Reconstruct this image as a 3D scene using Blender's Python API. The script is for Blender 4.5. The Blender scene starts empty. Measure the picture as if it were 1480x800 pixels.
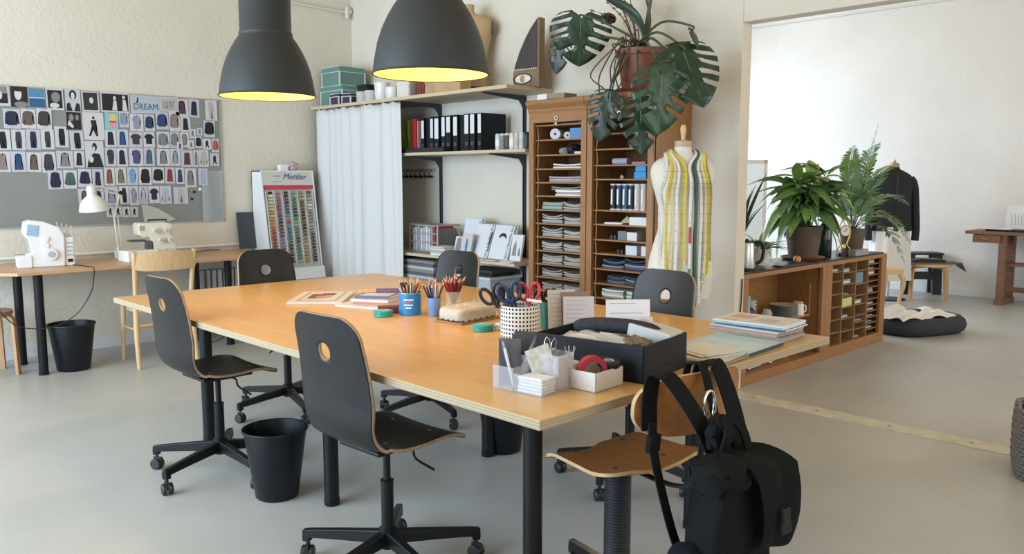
import bpy, bmesh, math, random
from mathutils import Vector, Matrix, Euler
R = math.radians
rnd = random.Random(7)
sc = bpy.context.scene
COL = sc.collection

# ---------------------------------------------------------------- camera
cam_d = bpy.data.cameras.new('camera')
cam = bpy.data.objects.new('camera', cam_d)
COL.objects.link(cam)
cam.location = (0, 0, 1.5)
cam.rotation_euler = (R(90 - 6.7486), 0, R(45.97 - 90))
cam_d.sensor_width = 36
cam_d.lens = 36 * 1200 / 1480
cam_d.clip_start = .05
sc.camera = cam

# ---------------------------------------------------------------- world, window light, exposure
w = bpy.data.worlds.new('sky')
sc.world = w
w.use_nodes = True
bg = w.node_tree.nodes['Background']
bg.inputs[0].default_value = (.62, .78, 1, 1)
bg.inputs[1].default_value = 1.2


def area(name, loc, rot, sx, sy, power, col, spread=180):
    d = bpy.data.lights.new(name, 'AREA')
    d.shape = 'RECTANGLE'
    d.size, d.size_y = sx, sy
    d.energy = power
    d.color = col
    d.spread = R(spread)
    o = bpy.data.objects.new(name, d)
    o.location = loc
    o.rotation_euler = rot
    COL.objects.link(o)
    return o


# daylight and an added warm fill in the wall openings (each light fills its opening)
area('daylight_workshop_window', (-2.45, 4.6, 1.95), (0, R(-90), 0), 2.3, 5.6, 350, (.66, .84, 1))
area('warm_fill_end_opening', (1.6, -2.45, 1.95), (R(90), 0, 0), 5.0, 2.3, 60, (1, .86, .64))  # added warm fill in an unseen opening behind the camera
area('daylight_room_window', (8.6, 7.55, 2.0), (R(-90), 0, 0), 4.2, 2.4, 175, (.72, .86, 1))
area('daylight_far_window', (8.4, -2.45, 2.0), (R(90), 0, 0), 4.6, 2.3, 78, (1, .90, .78))
vs = sc.view_settings
vs.view_transform = 'Standard'
vs.look = 'None'
vs.gamma = 1
vs.use_curve_mapping = False
vs.exposure = 0.33

# ---------------------------------------------------------------- materials
MATS = {}


def mat(name, col, rough=.6, metal=0., spec=.5, noise=0., nscale=20., bump=0., bscale=60., alpha=1., trans=0.,
        emit=None, estr=0., coat=0., sheen=0.):
    if name in MATS:
        return MATS[name]
    m = bpy.data.materials.new(name)
    m.use_nodes = True
    nt = m.node_tree
    b = nt.nodes['Principled BSDF']
    c = (col[0], col[1], col[2], 1)
    b.inputs['Base Color'].default_value = c
    b.inputs['Roughness'].default_value = rough
    b.inputs['Metallic'].default_value = metal
    b.inputs['Specular IOR Level'].default_value = spec
    b.inputs['Coat Weight'].default_value = coat
    b.inputs['Sheen Weight'].default_value = sheen
    if trans:
        b.inputs['Transmission Weight'].default_value = trans
        b.inputs['IOR'].default_value = 1.35
    if alpha < 1:
        b.inputs['Alpha'].default_value = alpha
    if emit:
        b.inputs['Emission Color'].default_value = (*emit, 1)
        b.inputs['Emission Strength'].default_value = estr
    if noise or bump:
        tc = nt.nodes.new('ShaderNodeTexCoord')
        if noise:
            n = nt.nodes.new('ShaderNodeTexNoise')
            n.inputs['Scale'].default_value = nscale
            n.inputs['Detail'].default_value = 5
            nt.links.new(tc.outputs['Object'], n.inputs['Vector'])
            r = nt.nodes.new('ShaderNodeValToRGB')
            r.color_ramp.elements[0].position = .3
            r.color_ramp.elements[1].position = .7
            r.color_ramp.elements[0].color = (*[max(0, x * (1 - noise)) for x in col], 1)
            r.color_ramp.elements[1].color = (*[min(1, x * (1 + noise)) for x in col], 1)
            nt.links.new(n.outputs['Fac'], r.inputs['Fac'])
            nt.links.new(r.outputs['Color'], b.inputs['Base Color'])
        if bump:
            n2 = nt.nodes.new('ShaderNodeTexNoise')
            n2.inputs['Scale'].default_value = bscale
            n2.inputs['Detail'].default_value = 4
            nt.links.new(tc.outputs['Object'], n2.inputs['Vector'])
            bp = nt.nodes.new('ShaderNodeBump')
            bp.inputs['Strength'].default_value = bump
            bp.inputs['Distance'].default_value = .02
            nt.links.new(n2.outputs['Fac'], bp.inputs['Height'])
            nt.links.new(bp.outputs['Normal'], b.inputs['Normal'])
    MATS[name] = m
    return m


def wood(name, c1, c2, axis=0, scale=7., stretch=9., rough=.4, spec=.5, coat=0.):
    """grain running along axis (0,1,2) of the object's own coordinates"""
    if name in MATS:
        return MATS[name]
    m = bpy.data.materials.new(name)
    m.use_nodes = True
    nt = m.node_tree
    b = nt.nodes['Principled BSDF']
    b.inputs['Roughness'].default_value = rough
    b.inputs['Specular IOR Level'].default_value = spec
    b.inputs['Coat Weight'].default_value = coat
    tc = nt.nodes.new('ShaderNodeTexCoord')
    mp = nt.nodes.new('ShaderNodeMapping')
    s = [stretch] * 3
    s[axis] = 1
    mp.inputs['Scale'].default_value = s
    nt.links.new(tc.outputs['Object'], mp.inputs['Vector'])
    n = nt.nodes.new('ShaderNodeTexNoise')
    n.inputs['Scale'].default_value = scale
    n.inputs['Detail'].default_value = 6
    n.inputs['Distortion'].default_value = .6
    nt.links.new(mp.outputs['Vector'], n.inputs['Vector'])
    r = nt.nodes.new('ShaderNodeValToRGB')
    r.color_ramp.elements[0].position = .3
    r.color_ramp.elements[1].position = .72
    r.color_ramp.elements[0].color = (*c1, 1)
    r.color_ramp.elements[1].color = (*c2, 1)
    nt.links.new(n.outputs['Fac'], r.inputs['Fac'])
    nt.links.new(r.outputs['Color'], b.inputs['Base Color'])
    bp = nt.nodes.new('ShaderNodeBump')
    bp.inputs['Strength'].default_value = .05
    nt.links.new(n.outputs['Fac'], bp.inputs['Height'])
    nt.links.new(bp.outputs['Normal'], b.inputs['Normal'])
    MATS[name] = m
    return m


def layered(name, c1, c2, scale, axis=2, rough=.7):
    """thin layers across an axis: plywood edges, page blocks"""
    if name in MATS:
        return MATS[name]
    m = bpy.data.materials.new(name)
    m.use_nodes = True
    nt = m.node_tree
    b = nt.nodes['Principled BSDF']
    b.inputs['Roughness'].default_value = rough
    tc = nt.nodes.new('ShaderNodeTexCoord')
    wv = nt.nodes.new('ShaderNodeTexWave')
    wv.bands_direction = 'XYZ'[axis]
    wv.inputs['Scale'].default_value = scale
    wv.inputs['Distortion'].default_value = .08
    wv.inputs['Detail Scale'].default_value = 3
    nt.links.new(tc.outputs['Object'], wv.inputs['Vector'])
    r = nt.nodes.new('ShaderNodeValToRGB')
    r.color_ramp.elements[0].color = (*c1, 1)
    r.color_ramp.elements[1].color = (*c2, 1)
    nt.links.new(wv.outputs['Fac'], r.inputs['Fac'])
    nt.links.new(r.outputs['Color'], b.inputs['Base Color'])
    MATS[name] = m
    return m


def plaster(name, c1, c2, strength=.22, scale=26.):
    m = bpy.data.materials.new(name)
    m.use_nodes = True
    nt = m.node_tree
    b = nt.nodes['Principled BSDF']
    b.inputs['Roughness'].default_value = .85
    b.inputs['Specular IOR Level'].default_value = .25
    tc = nt.nodes.new('ShaderNodeTexCoord')
    n = nt.nodes.new('ShaderNodeTexNoise')
    n.inputs['Scale'].default_value = 1.3
    n.inputs['Detail'].default_value = 5
    nt.links.new(tc.outputs['Object'], n.inputs['Vector'])
    r = nt.nodes.new('ShaderNodeValToRGB')
    r.color_ramp.elements[0].position = .32
    r.color_ramp.elements[1].position = .68
    r.color_ramp.elements[0].color = (*c1, 1)
    r.color_ramp.elements[1].color = (*c2, 1)
    nt.links.new(n.outputs['Fac'], r.inputs['Fac'])
    nt.links.new(r.outputs['Color'], b.inputs['Base Color'])
    n2 = nt.nodes.new('ShaderNodeTexNoise')
    n2.inputs['Scale'].default_value = scale
    n2.inputs['Detail'].default_value = 6
    n2.inputs['Distortion'].default_value = .8
    nt.links.new(tc.outputs['Object'], n2.inputs['Vector'])
    bp = nt.nodes.new('ShaderNodeBump')
    bp.inputs['Strength'].default_value = strength
    bp.inputs['Distance'].default_value = .03
    nt.links.new(n2.outputs['Fac'], bp.inputs['Height'])
    nt.links.new(bp.outputs['Normal'], b.inputs['Normal'])
    MATS[name] = m
    return m


def floor_mat():
    m = bpy.data.materials.new('sealed_concrete')
    m.use_nodes = True
    nt = m.node_tree
    b = nt.nodes['Principled BSDF']
    tc = nt.nodes.new('ShaderNodeTexCoord')
    n = nt.nodes.new('ShaderNodeTexNoise')
    n.inputs['Scale'].default_value = .9
    n.inputs['Detail'].default_value = 7
    n.inputs['Roughness'].default_value = .6
    nt.links.new(tc.outputs['Object'], n.inputs['Vector'])
    r = nt.nodes.new('ShaderNodeValToRGB')
    r.color_ramp.elements[0].position = .3
    r.color_ramp.elements[1].position = .7
    r.color_ramp.elements[0].color = (.41, .416, .408, 1)
    r.color_ramp.elements[1].color = (.49, .496, .482, 1)
    nt.links.new(n.outputs['Fac'], r.inputs['Fac'])
    # fine speckle
    n3 = nt.nodes.new('ShaderNodeTexNoise')
    n3.inputs['Scale'].default_value = 130
    nt.links.new(tc.outputs['Object'], n3.inputs['Vector'])
    mx = nt.nodes.new('ShaderNodeMixRGB')
    mx.blend_type = 'OVERLAY'
    mx.inputs[0].default_value = .12
    nt.links.new(r.outputs['Color'], mx.inputs[1])
    nt.links.new(n3.outputs['Fac'], mx.inputs[2])
    nt.links.new(mx.outputs[0], b.inputs['Base Color'])
    # trowel streaks in the gloss
    mp = nt.nodes.new('ShaderNodeMapping')
    mp.inputs['Scale'].default_value = (.8, 3, 1)
    mp.inputs['Rotation'].default_value = (0, 0, R(25))
    nt.links.new(tc.outputs['Object'], mp.inputs['Vector'])
    n2 = nt.nodes.new('ShaderNodeTexNoise')
    n2.inputs['Scale'].default_value = 2.2
    n2.inputs['Detail'].default_value = 6
    nt.links.new(mp.outputs['Vector'], n2.inputs['Vector'])
    r2 = nt.nodes.new('ShaderNodeMapRange')
    r2.inputs['To Min'].default_value = .24
    r2.inputs['To Max'].default_value = .50
    nt.links.new(n2.outputs['Fac'], r2.inputs['Value'])
    nt.links.new(r2.outputs[0], b.inputs['Roughness'])
    bp = nt.nodes.new('ShaderNodeBump')
    bp.inputs['Strength'].default_value = .06
    bp.inputs['Distance'].default_value = .02
    nt.links.new(n2.outputs['Fac'], bp.inputs['Height'])
    nt.links.new(bp.outputs['Normal'], b.inputs['Normal'])
    MATS['sealed_concrete'] = m
    return m


# ---------------------------------------------------------------- mesh helpers
def catmull(pts, n=6):
    pts = [Vector(p) for p in pts]
    P = [pts[0] * 2 - pts[1]] + pts + [pts[-1] * 2 - pts[-2]]
    out = []
    for i in range(1, len(P) - 2):
        a, b, c, d = P[i - 1], P[i], P[i + 1], P[i + 2]
        for k in range(n):
            t = k / n
            out.append(.5 * ((2 * b) + (c - a) * t + (2 * a - 5 * b + 4 * c - d) * t * t + (3 * b - a - 3 * c + d) * t ** 3))
    out.append(pts[-1])
    return out


class MB:
    def __init__(s):
        s.v, s.f, s.m = [], [], []

    def add(s, vs, fs, mi=0, M=None):
        o = len(s.v)
        s.v += [tuple(M @ Vector(p)) if M else tuple(p) for p in vs]
        s.f += [tuple(o + i for i in f) for f in fs]
        s.m += [mi] * len(fs)
        return s

    def box(s, c, d, rot=None, mi=0, taper=1.):
        x, y, z = d[0] / 2, d[1] / 2, d[2] / 2
        vs = [(sx * x * (taper if sz < 0 else 1), sy * y * (taper if sz < 0 else 1), sz * z) for sz in (-1, 1) for sx, sy in
              ((-1, -1), (1, -1), (1, 1), (-1, 1))]
        fs = [(3, 2, 1, 0), (4, 5, 6, 7), (0, 1, 5, 4), (1, 2, 6, 5), (2, 3, 7, 6), (3, 0, 4, 7)]
        M = Matrix.Translation(c)
        if rot:
            M = M @ Euler(rot).to_matrix().to_4x4()
        return s.add(vs, fs, mi, M)

    def bx(s, x0, x1, y0, y1, z0, z1, mi=0):
        return s.box(((x0 + x1) / 2, (y0 + y1) / 2, (z0 + z1) / 2), (abs(x1 - x0), abs(y1 - y0), abs(z1 - z0)), mi=mi)

    def rbox(s, c, d, r=.01, n=3, rot=None, mi=0):
        """box with rounded vertical edges"""
        x, y = d[0] / 2 - r, d[1] / 2 - r
        pl = []
        for qx, qy, a0 in ((x, y, 0), (-x, y, 90), (-x, -y, 180), (x, -y, 270)):
            for k in range(n + 1):
                a = R(a0 + 90 * k / n)
                pl.append((qx + r * math.cos(a), qy + r * math.sin(a)))
        M = Matrix.Translation(c)
        if rot:
            M = M @ Euler(rot).to_matrix().to_4x4()
        return s.prism(pl, -d[2] / 2, d[2] / 2, M=M, mi=mi)

    def prism(s, poly, z0, z1, M=None, mi=0, axis=None):
        n = len(poly)
        vs = [(p[0], p[1], z0) for p in poly] + [(p[0], p[1], z1) for p in poly]
        fs = [tuple(range(n))[::-1], tuple(range(n, 2 * n))] + [(i, (i + 1) % n, n + (i + 1) % n, n + i) for i in range(n)]
        return s.add(vs, fs, mi, M)

    def cyl(s, p0, p1, r0, r1=None, n=16, mi=0, cap=True):
        return s.tube([p0, p1], [r0, r0 if r1 is None else r1], n, mi, cap)

    def tube(s, pts, r, n=8, mi=0, cap=True, flat=1., up=None):
        pts = [Vector(p) for p in pts]
        if not isinstance(r, (list, tuple)):
            r = [r] * len(pts)
        vs, fs = [], []
        prev = None
        for i, p in enumerate(pts):
            t = (pts[min(i + 1, len(pts) - 1)] - pts[max(i - 1, 0)])
            t = t.normalized() if t.length > 1e-9 else Vector((0, 0, 1))
            if prev is None:
                a = Vector(up) if up else (Vector((0, 0, 1)) if abs(t.z) < .9 else Vector((1, 0, 0)))
            else:
                a = prev
            a = (a - t * a.dot(t))
            a = a.normalized() if a.length > 1e-6 else t.orthogonal().normalized()
            prev = a
            bb = t.cross(a)
            for k in range(n):
                an = 2 * math.pi * k / n
                vs.append(p + (a * math.cos(an) * flat + bb * math.sin(an)) * r[i])
        for i in range(len(pts) - 1):
            for k in range(n):
                fs.append((i * n + k, i * n + (k + 1) % n, (i + 1) * n + (k + 1) % n, (i + 1) * n + k))
        if cap:
            fs.append(tuple(range(n))[::-1])
            fs.append(tuple(range((len(pts) - 1) * n, len(pts) * n)))
        return s.add(vs, fs, mi)

    def lathe(s, prof, n=24, c=(0, 0, 0), mi=0, sx=1., sy=1., cap=False, M=None):
        """prof: list of (r, z); rings about the z axis"""
        vs, fs = [], []
        for r, z in prof:
            for k in range(n):
                a = 2 * math.pi * k / n
                vs.append((c[0] + r * sx * math.cos(a), c[1] + r * sy * math.sin(a), c[2] + z))
        for i in range(len(prof) - 1):
            for k in range(n):
                fs.append((i * n + k, i * n + (k + 1) % n, (i + 1) * n + (k + 1) % n, (i + 1) * n + k))
        if cap:
            fs.append(tuple(range(n))[::-1])
            j = (len(prof) - 1) * n
            fs.append(tuple(range(j, j + n)))
        return s.add(vs, fs, mi, M)

    def grid(s, fn, nu, nv, mi=0, close=False):
        vs = [fn(i / nu, j / nv) for i in range(nu + 1) for j in range(nv + 1)]
        fs = [(i * (nv + 1) + j, (i + 1) * (nv + 1) + j, (i + 1) * (nv + 1) + j + 1, i * (nv + 1) + j + 1) for i in range(nu) for j in
              range(nv)]
        return s.add(vs, fs, mi)

    def sheet(s, fn, nu, nv, th, mi=0):
        """grid with thickness th, offset down in z"""
        vs = [Vector(fn(i / nu, j / nv)) for i in range(nu + 1) for j in range(nv + 1)]
        N = len(vs)
        vs += [p - Vector((0, 0, th)) for p in vs]
        fs = []
        k = nv + 1
        for i in range(nu):
            for j in range(nv):
                a = (i * k + j, (i + 1) * k + j, (i + 1) * k + j + 1, i * k + j + 1)
                fs.append(a)
                fs.append(tuple(N + x for x in a[::-1]))
        bd = [i * k for i in range(nu + 1)] + [nu * k + j for j in range(1, k)] + [i * k + nv for i in range(nu - 1, -1, -1)] + list(range(nv - 1, 0, -1))
        for q in range(len(bd)):
            a, b = bd[q], bd[(q + 1) % len(bd)]
            fs.append((b, a, N + a, N + b))
        return s.add(vs, fs, mi)

    def mesh(s, name, mats, smooth=0):
        me = bpy.data.meshes.new(name)
        me.from_pydata(s.v, [], s.f)
        mats = mats if isinstance(mats, (list, tuple)) else [mats]
        for q in mats:
            me.materials.append(q)
        if len(mats) > 1:
            me.polygons.foreach_set('material_index', s.m)
        bm = bmesh.new()
        bm.from_mesh(me)
        bmesh.ops.recalc_face_normals(bm, faces=bm.faces)
        bm.to_mesh(me)
        bm.free()
        if smooth:
            for p in me.polygons:
                p.use_smooth = True
            try:
                me.set_sharp_from_angle(angle=R(smooth))
            except Exception:
                pass
        me.update()
        return me

    def build(s, name, mats, parent=None, smooth=0, bevel=0., loc=None, rot=None, seg=2):
        return link(name, s.mesh(name, mats, smooth), parent, bevel, loc, rot, seg)


def link(name, me, parent=None, bevel=0., loc=None, rot=None, seg=2):
    o = bpy.data.objects.new(name, me)
    COL.objects.link(o)
    if parent:
        o.parent = parent
    if loc:
        o.location = loc
    if rot:
        o.rotation_euler = rot
    if bevel:
        b = o.modifiers.new('bevel', 'BEVEL')
        b.width = bevel
        b.segments = seg
        b.limit_method = 'ANGLE'
        b.angle_limit = R(40)
    return o


def tag(o, label=None, cat=None, group=None, kind=None):
    if label:
        o['label'] = label
    if cat:
        o['category'] = cat
    if group:
        o['group'] = group
    if kind:
        o['kind'] = kind
    return o


def thing(name, label, cat, loc=(0, 0, 0), rz=0, group=None, rot=None):
    o = bpy.data.objects.new(name, None)
    o.empty_display_size = .05
    COL.objects.link(o)
    o.location = loc
    o.rotation_euler = rot if rot else (0, 0, rz)
    return tag(o, label, cat, group)


def struct(name, mb, m, bevel=0., smooth=0):
    return tag(mb.build(name, m, None, smooth, bevel), kind='structure')


def dup(root, loc, rz=0, label=None, group=None, rot=None):
    def cp(o, par):
        c = o.copy()
        COL.objects.link(c)
        c.parent = par
        for ch in list(o.children):
            cp(ch, c)
        return c
    c = cp(root, None)
    c.location = loc
    c.rotation_euler = rot if rot else (0, 0, rz)
    if label:
        c['label'] = label
    if group:
        c['group'] = group
    return c


def text_mesh(name, body, size, m, parent, loc, rot, depth=.0006, shear=0., sx=1.):
    cu = bpy.data.curves.new(name, 'FONT')
    cu.body = body
    cu.size = size
    cu.extrude = depth
    cu.shear = shear
    cu.resolution_u = 2
    cu.align_x = 'CENTER'
    cu.align_y = 'CENTER'
    t = bpy.data.objects.new('tmp', cu)
    COL.objects.link(t)
    bpy.context.view_layer.update()
    me = bpy.data.meshes.new_from_object(t.evaluated_get(bpy.context.evaluated_depsgraph_get()))
    bpy.data.objects.remove(t)
    me.materials.clear()
    me.materials.append(m)
    o = link(name, me, parent, 0, loc, rot)
    o.scale = (sx, 1, 1)
    return o


# common materials
WHITE = mat('white_paint', (.80, .80, .79), .5)
PAPER = mat('white_paper', (.80, .80, .82), .8)
CREAM = mat('cream_paper', (.72, .66, .52), .8)
BLACK = mat('black_plastic', (.008, .009, .012), .42, spec=.3)
BLACKM = mat('black_metal', (.006, .007, .009), .40, spec=.28)
DARKM = mat('dark_grey_metal', (.045, .055, .07), .5)
CHROME = mat('chrome', (.75, .75, .76), .18, metal=1)
STEEL = mat('steel', (.55, .56, .57), .35, metal=1)
PLY = wood('birch_ply', (.58, .35, .13), (.68, .43, .17), 1, 3.5, 7, .3, .5)
PLYEDGE = layered('ply_edge', (.33, .26, .17), (.47, .38, .255), 34)
OAKX = wood('oak_x', (.27, .125, .043), (.37, .185, .070), 0, 6, 12, .42)
OAKY = wood('oak_y', (.27, .125, .043), (.37, .185, .070), 1, 6, 12, .42)
OAKZ = wood('oak_z', (.27, .125, .043), (.37, .185, .070), 2, 6, 12, .42)
OAKD = wood('oak_inside_shaded', (.15, .07, .027), (.21, .10, .04), 2, 6, 12, .6)  # darker oak copy: shade inside the cabinets put into the colour
BIRCH = wood('birch', (.60, .40, .20), (.70, .50, .28), 2, 5, 10, .45)
SHELFW = wood('pale_shelf', (.52, .44, .32), (.60, .52, .40), 1, 5, 10, .55)
SHELFE = layered('shelf_edge', (.48, .39, .25), (.62, .53, .38), 40)

# ---------------------------------------------------------------- room shell
XW, YW, HC = 5.12, 7.78, 3.9
FLOOR = floor_mat()
WALLM = plaster('rough_plaster', (.68, .635, .55), (.73, .685, .60))
WALL2 = plaster('rough_plaster_far', (.73, .715, .69), (.78, .765, .74), .22, 20)
CEIL = mat('warm_bounce_ceiling', (.72, .51, .27), .8, noise=.12, nscale=4)  # unseen ceiling, colour made up to bounce warm light onto the walls

struct('floor', MB().bx(-2.7, 11.8, -2.7, 8.0, -.1, 0), FLOOR)
struct('ceiling', MB().bx(-2.7, 11.8, -2.7, 8.0, HC, HC + .1), CEIL)
struct('wall_left', MB().bx(-2.7, XW + .12, YW, YW + .2, 0, HC), WALLM)
b = MB()
b.bx(XW, XW + .12, 3.055, YW, 0, HC)
b.bx(XW, XW + .12, -.3, 3.055, 2.545, HC)
b.bx(XW, XW + .12, -2.5, -.3, 0, HC)
struct('wall_back', b, WALLM, .006)
b = MB()          # window wall opposite the shelves
b.bx(-2.7, -2.5, -2.5, 1.8, 0, HC)
b.bx(-2.7, -2.5, 7.4, YW, 0, HC)
b.bx(-2.7, -2.5, 1.8, 7.4, 0, .8)
b.bx(-2.7, -2.5, 1.8, 7.4, 3.1, HC)
struct('wall_window', b, WALLM)
b = MB()          # front wall behind the camera, with openings for the warm fill and far-room light
for x0, x1, z0, z1 in ((-2.7, -.9, 0, HC), (4.1, 6.1, 0, HC), (10.7, 11.8, 0, HC), (-.9, 4.1, 0, .8), (-.9, 4.1, 3.1, HC), (6.1, 10.7, 0, .85),
                       (6.1, 10.7, 3.15, HC)):
    b.bx(x0, x1, -2.7, -2.5, z0, z1)
struct('wall_front', b, WALLM)
struct("wall_far", MB().bx(11.6, 11.8, -2.5, 7.8, 0, HC), WALL2)
b = MB()
for x0, x1, z0, z1 in ((XW + .12, 6.5, 0, HC), (10.7, 11.6, 0, HC), (6.5, 10.7, 0, .8), (6.5, 10.7, 3.2, HC)):
    b.bx(x0, x1, 7.6, 7.8, z0, z1)
struct('wall_side', b, WALL2)
WB = mat('baseboard_paint', (.70, .71, .73), .5)
struct('baseboard_left', MB().bx(-2.5, XW, YW - .014, YW, 0, .10), WB, .004)
struct('baseboard_far', MB().bx(11.59, 11.6, -2.5, 7.6, 0, .07), WB)
b = MB()
b.bx(5.00, 5.155, -.3, 3.05, 0, .005)
tr = struct('trim_1', b, mat('threshold_strip', (.58, .57, .50), .5, noise=.15, nscale=8))
SCREW = mat('screw_grey', (.25, .24, .22), .4, metal=.7)
screw_me = MB().lathe([(.012, 0), (.012, .0015), (0, .002)], 10).mesh('screw', SCREW)
for k in range(7):
    link('screw', screw_me, tr, loc=(5.077, .1 + k * .46, .005))
# thin cable and rail lines
struct('trim_2', MB().tube([(4.2, YW - .02, 3.27), (5.0, YW - .02, 3.25), (5.08, YW - .02, 3.26)], .016, 8), WALLM, smooth=40)
b = MB()
b.tube([(11.585, 7.55, 3.80), (11.585, -2.4, 3.80)], .012, 6)
b.tube([(11.585, 7.55, 3.74), (11.585, -2.4, 3.74)], .006, 6)
struct('trim_3', b, WALL2, smooth=40)
b = MB()          # pipe elbow in the corner
b.tube([(5.05, YW - .04, 3.3), (5.05, YW - .04, 3.18)], .022, 10)
b.tube([(5.05, YW - .03, 3.26), (5.10, YW - .03, 3.26)], .03, 10)
struct('trim_4', b, WALLM, smooth=40)

# ================================================================ big work table
TZ = .83
TX0, TX1, TY0, TY1 = 1.62, 3.40, 1.565, 4.94
t = thing('work_table', 'large pale plywood work table on round black legs', 'table', ((TX0 + TX1) / 2, (TY0 + TY1) / 2, 0))
hw, hl = (TX1 - TX0) / 2, (TY1 - TY0) / 2
b = MB()
b.bx(-hw, hw, -hl, hl, TZ - .03, TZ)
b.m = [1, 0, 1, 1, 1, 1]
b.build('tabletop', [PLY, PLYEDGE], t, bevel=.002)
leg_me = MB().lathe([(0, 0), (.034, 0), (.036, .004), (.036, .03), (.034, .032), (.034, TZ - .04), (.06, TZ - .04), (.06, TZ - .03), (0, TZ - .03)], 20).mesh('leg', BLACKM, 40)
for y in (1.94, 3.245, 4.55):
    for x in (1.975, 2.955):
        link('leg', leg_me, t, loc=(x - t.location.x, y - t.location.y, 0))
for x in (1.975, 2.955):
    MB().bx(x - t.location.x - .02, x - t.location.x + .02, -1.35, 1.2, TZ - .055, TZ - .03).build('under_rail', BLACKM, t)

# ================================================================ swivel chairs with moulded shells
CHB = mat('black_veneer', (.006, .0062, .008), .40, spec=.36, noise=.25, nscale=14)
CHE = mat('shell_edge', (.36, .26, .165), .6, noise=.15, nscale=60)


def shell_mesh(name, m, edge):
    prof = catmull([(.235, 0, -.04), (.20, 0, -.016), (.12, 0, .0), (0, 0, -.006), (-.12, 0, -.002), (-.195, 0, .022), (-.232, 0, .09), (-.238, 0, .19), (-.252, 0, .31), (-.285, 0, .49)], 14)
    # arc length
    L = [0]
    for i in range(1, len(prof)):
        L.append(L[-1] + (prof[i] - prof[i - 1]).length)
    T = L[-1]

    def at(s):
        s = min(max(s, 0), T)
        for i in range(1, len(L)):
            if s <= L[i]:
                f = (s - L[i - 1]) / (L[i] - L[i - 1])
                return prof[i - 1].lerp(prof[i], f)
        return prof[-1]

    def width(s):
        u = s / T
        wv = .218 + .004 * math.sin(u * 3.1)
        if u > .42:
            wv -= .030 * ((u - .42) / .58) ** 1.2
        wv -= .022 * math.exp(-((u - .52) / .09) ** 2)
        r = .085
        if s < .06:
            q = (.06 - s) / .06
            wv -= .06 * (1 - math.sqrt(max(0, 1 - q * q)))
        if s > T - r:
            q = (s - (T - r)) / r
            wv -= .088 * (1 - math.sqrt(max(0, 1 - q * q)))
        return wv
    nu, nv = 84, 36
    hs, hr = T - .135, .034
    bm = bmesh.new()
    V = []
    P2 = []
    for i in range(nu + 1):
        u = i / nu
        s = T * (1 - (1 - u) ** 1.5) if u > .5 else T * u * (1 - .5 ** 1.5) / .5
        wd = width(s)
        p = at(s)
        row = []
        for j in range(nv + 1):
            k = j / nv * 2 - 1
            y = k * wd
            row.append((s, y))
            # dish the shell a little
            dz = .010 * (k * k) if s < T * .45 else 0
            ky = min(1, abs(y) / .2)
            dx = .022 * ky * ky if s > T * .45 else .022 * ky * ky * max(0, (s / T - .33) / .12)
            V.append(bm.verts.new((p.x + dx, y, p.z + dz)))
        P2.append(row)
    Vg = [V[i * (nv + 1):(i + 1) * (nv + 1)] for i in range(nu + 1)]
    hole = set()
    for i in range(nu):
        for j in range(nv):
            cs = (P2[i][j][0] + P2[i + 1][j + 1][0]) / 2
            cy = (P2[i][j][1] + P2[i + 1][j + 1][1]) / 2
            if math.hypot(cs - hs, cy) < hr:
                hole.add((i, j))
    bd = set()
    for i in range(nu):
        for j in range(nv):
            if (i, j) not in hole:
                bm.faces.new((Vg[i][j], Vg[i + 1][j], Vg[i + 1][j + 1], Vg[i][j + 1]))
            else:
                for a in (0, 1):
                    for c in (0, 1):
                        bd.add((i + a, j + c))
    for (i, j) in bd:
        s, y = P2[i][j]
        d = math.hypot(s - hs, y)
        if Vg[i][j].link_faces and d > 1e-6:
            s2, y2 = hs + (s - hs) * hr / d, y * hr / d
            p = at(s2)
            k = y2 / .2
            Vg[i][j].co = (p.x + .022 * k * k, y2, p.z)
    for vv in [v for v in bm.verts if not v.link_faces]:
        bm.verts.remove(vv)
    bmesh.ops.recalc_face_normals(bm, faces=bm.faces)
    me = bpy.data.meshes.new(name)
    bm.to_mesh(me)
    bm.free()
    for p in me.polygons:
        p.use_smooth = True
    me.materials.append(m)
    me.materials.append(edge)
    return me


def caster_mesh(m):
    b = MB()
    for s in (-1, 1):
        b.lathe([(0, -.010), (.024, -.010), (.0285, -.006), (.0285, .006), (.024, .010), (0, .010)], 16, M=Matrix.Translation((0, s * .015, .0285)) @ Matrix.Rotation(R(90), 4, 'X'))
    b.cyl((0, 0, .03), (0, 0, .08), .008, n=8)
    b.box((0.004, 0, .046), (.045, .014, .034))
    return b.mesh('caster', m, 40)


CASTER = caster_mesh(mat('caster_black', (.02, .022, .026), .45))


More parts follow.
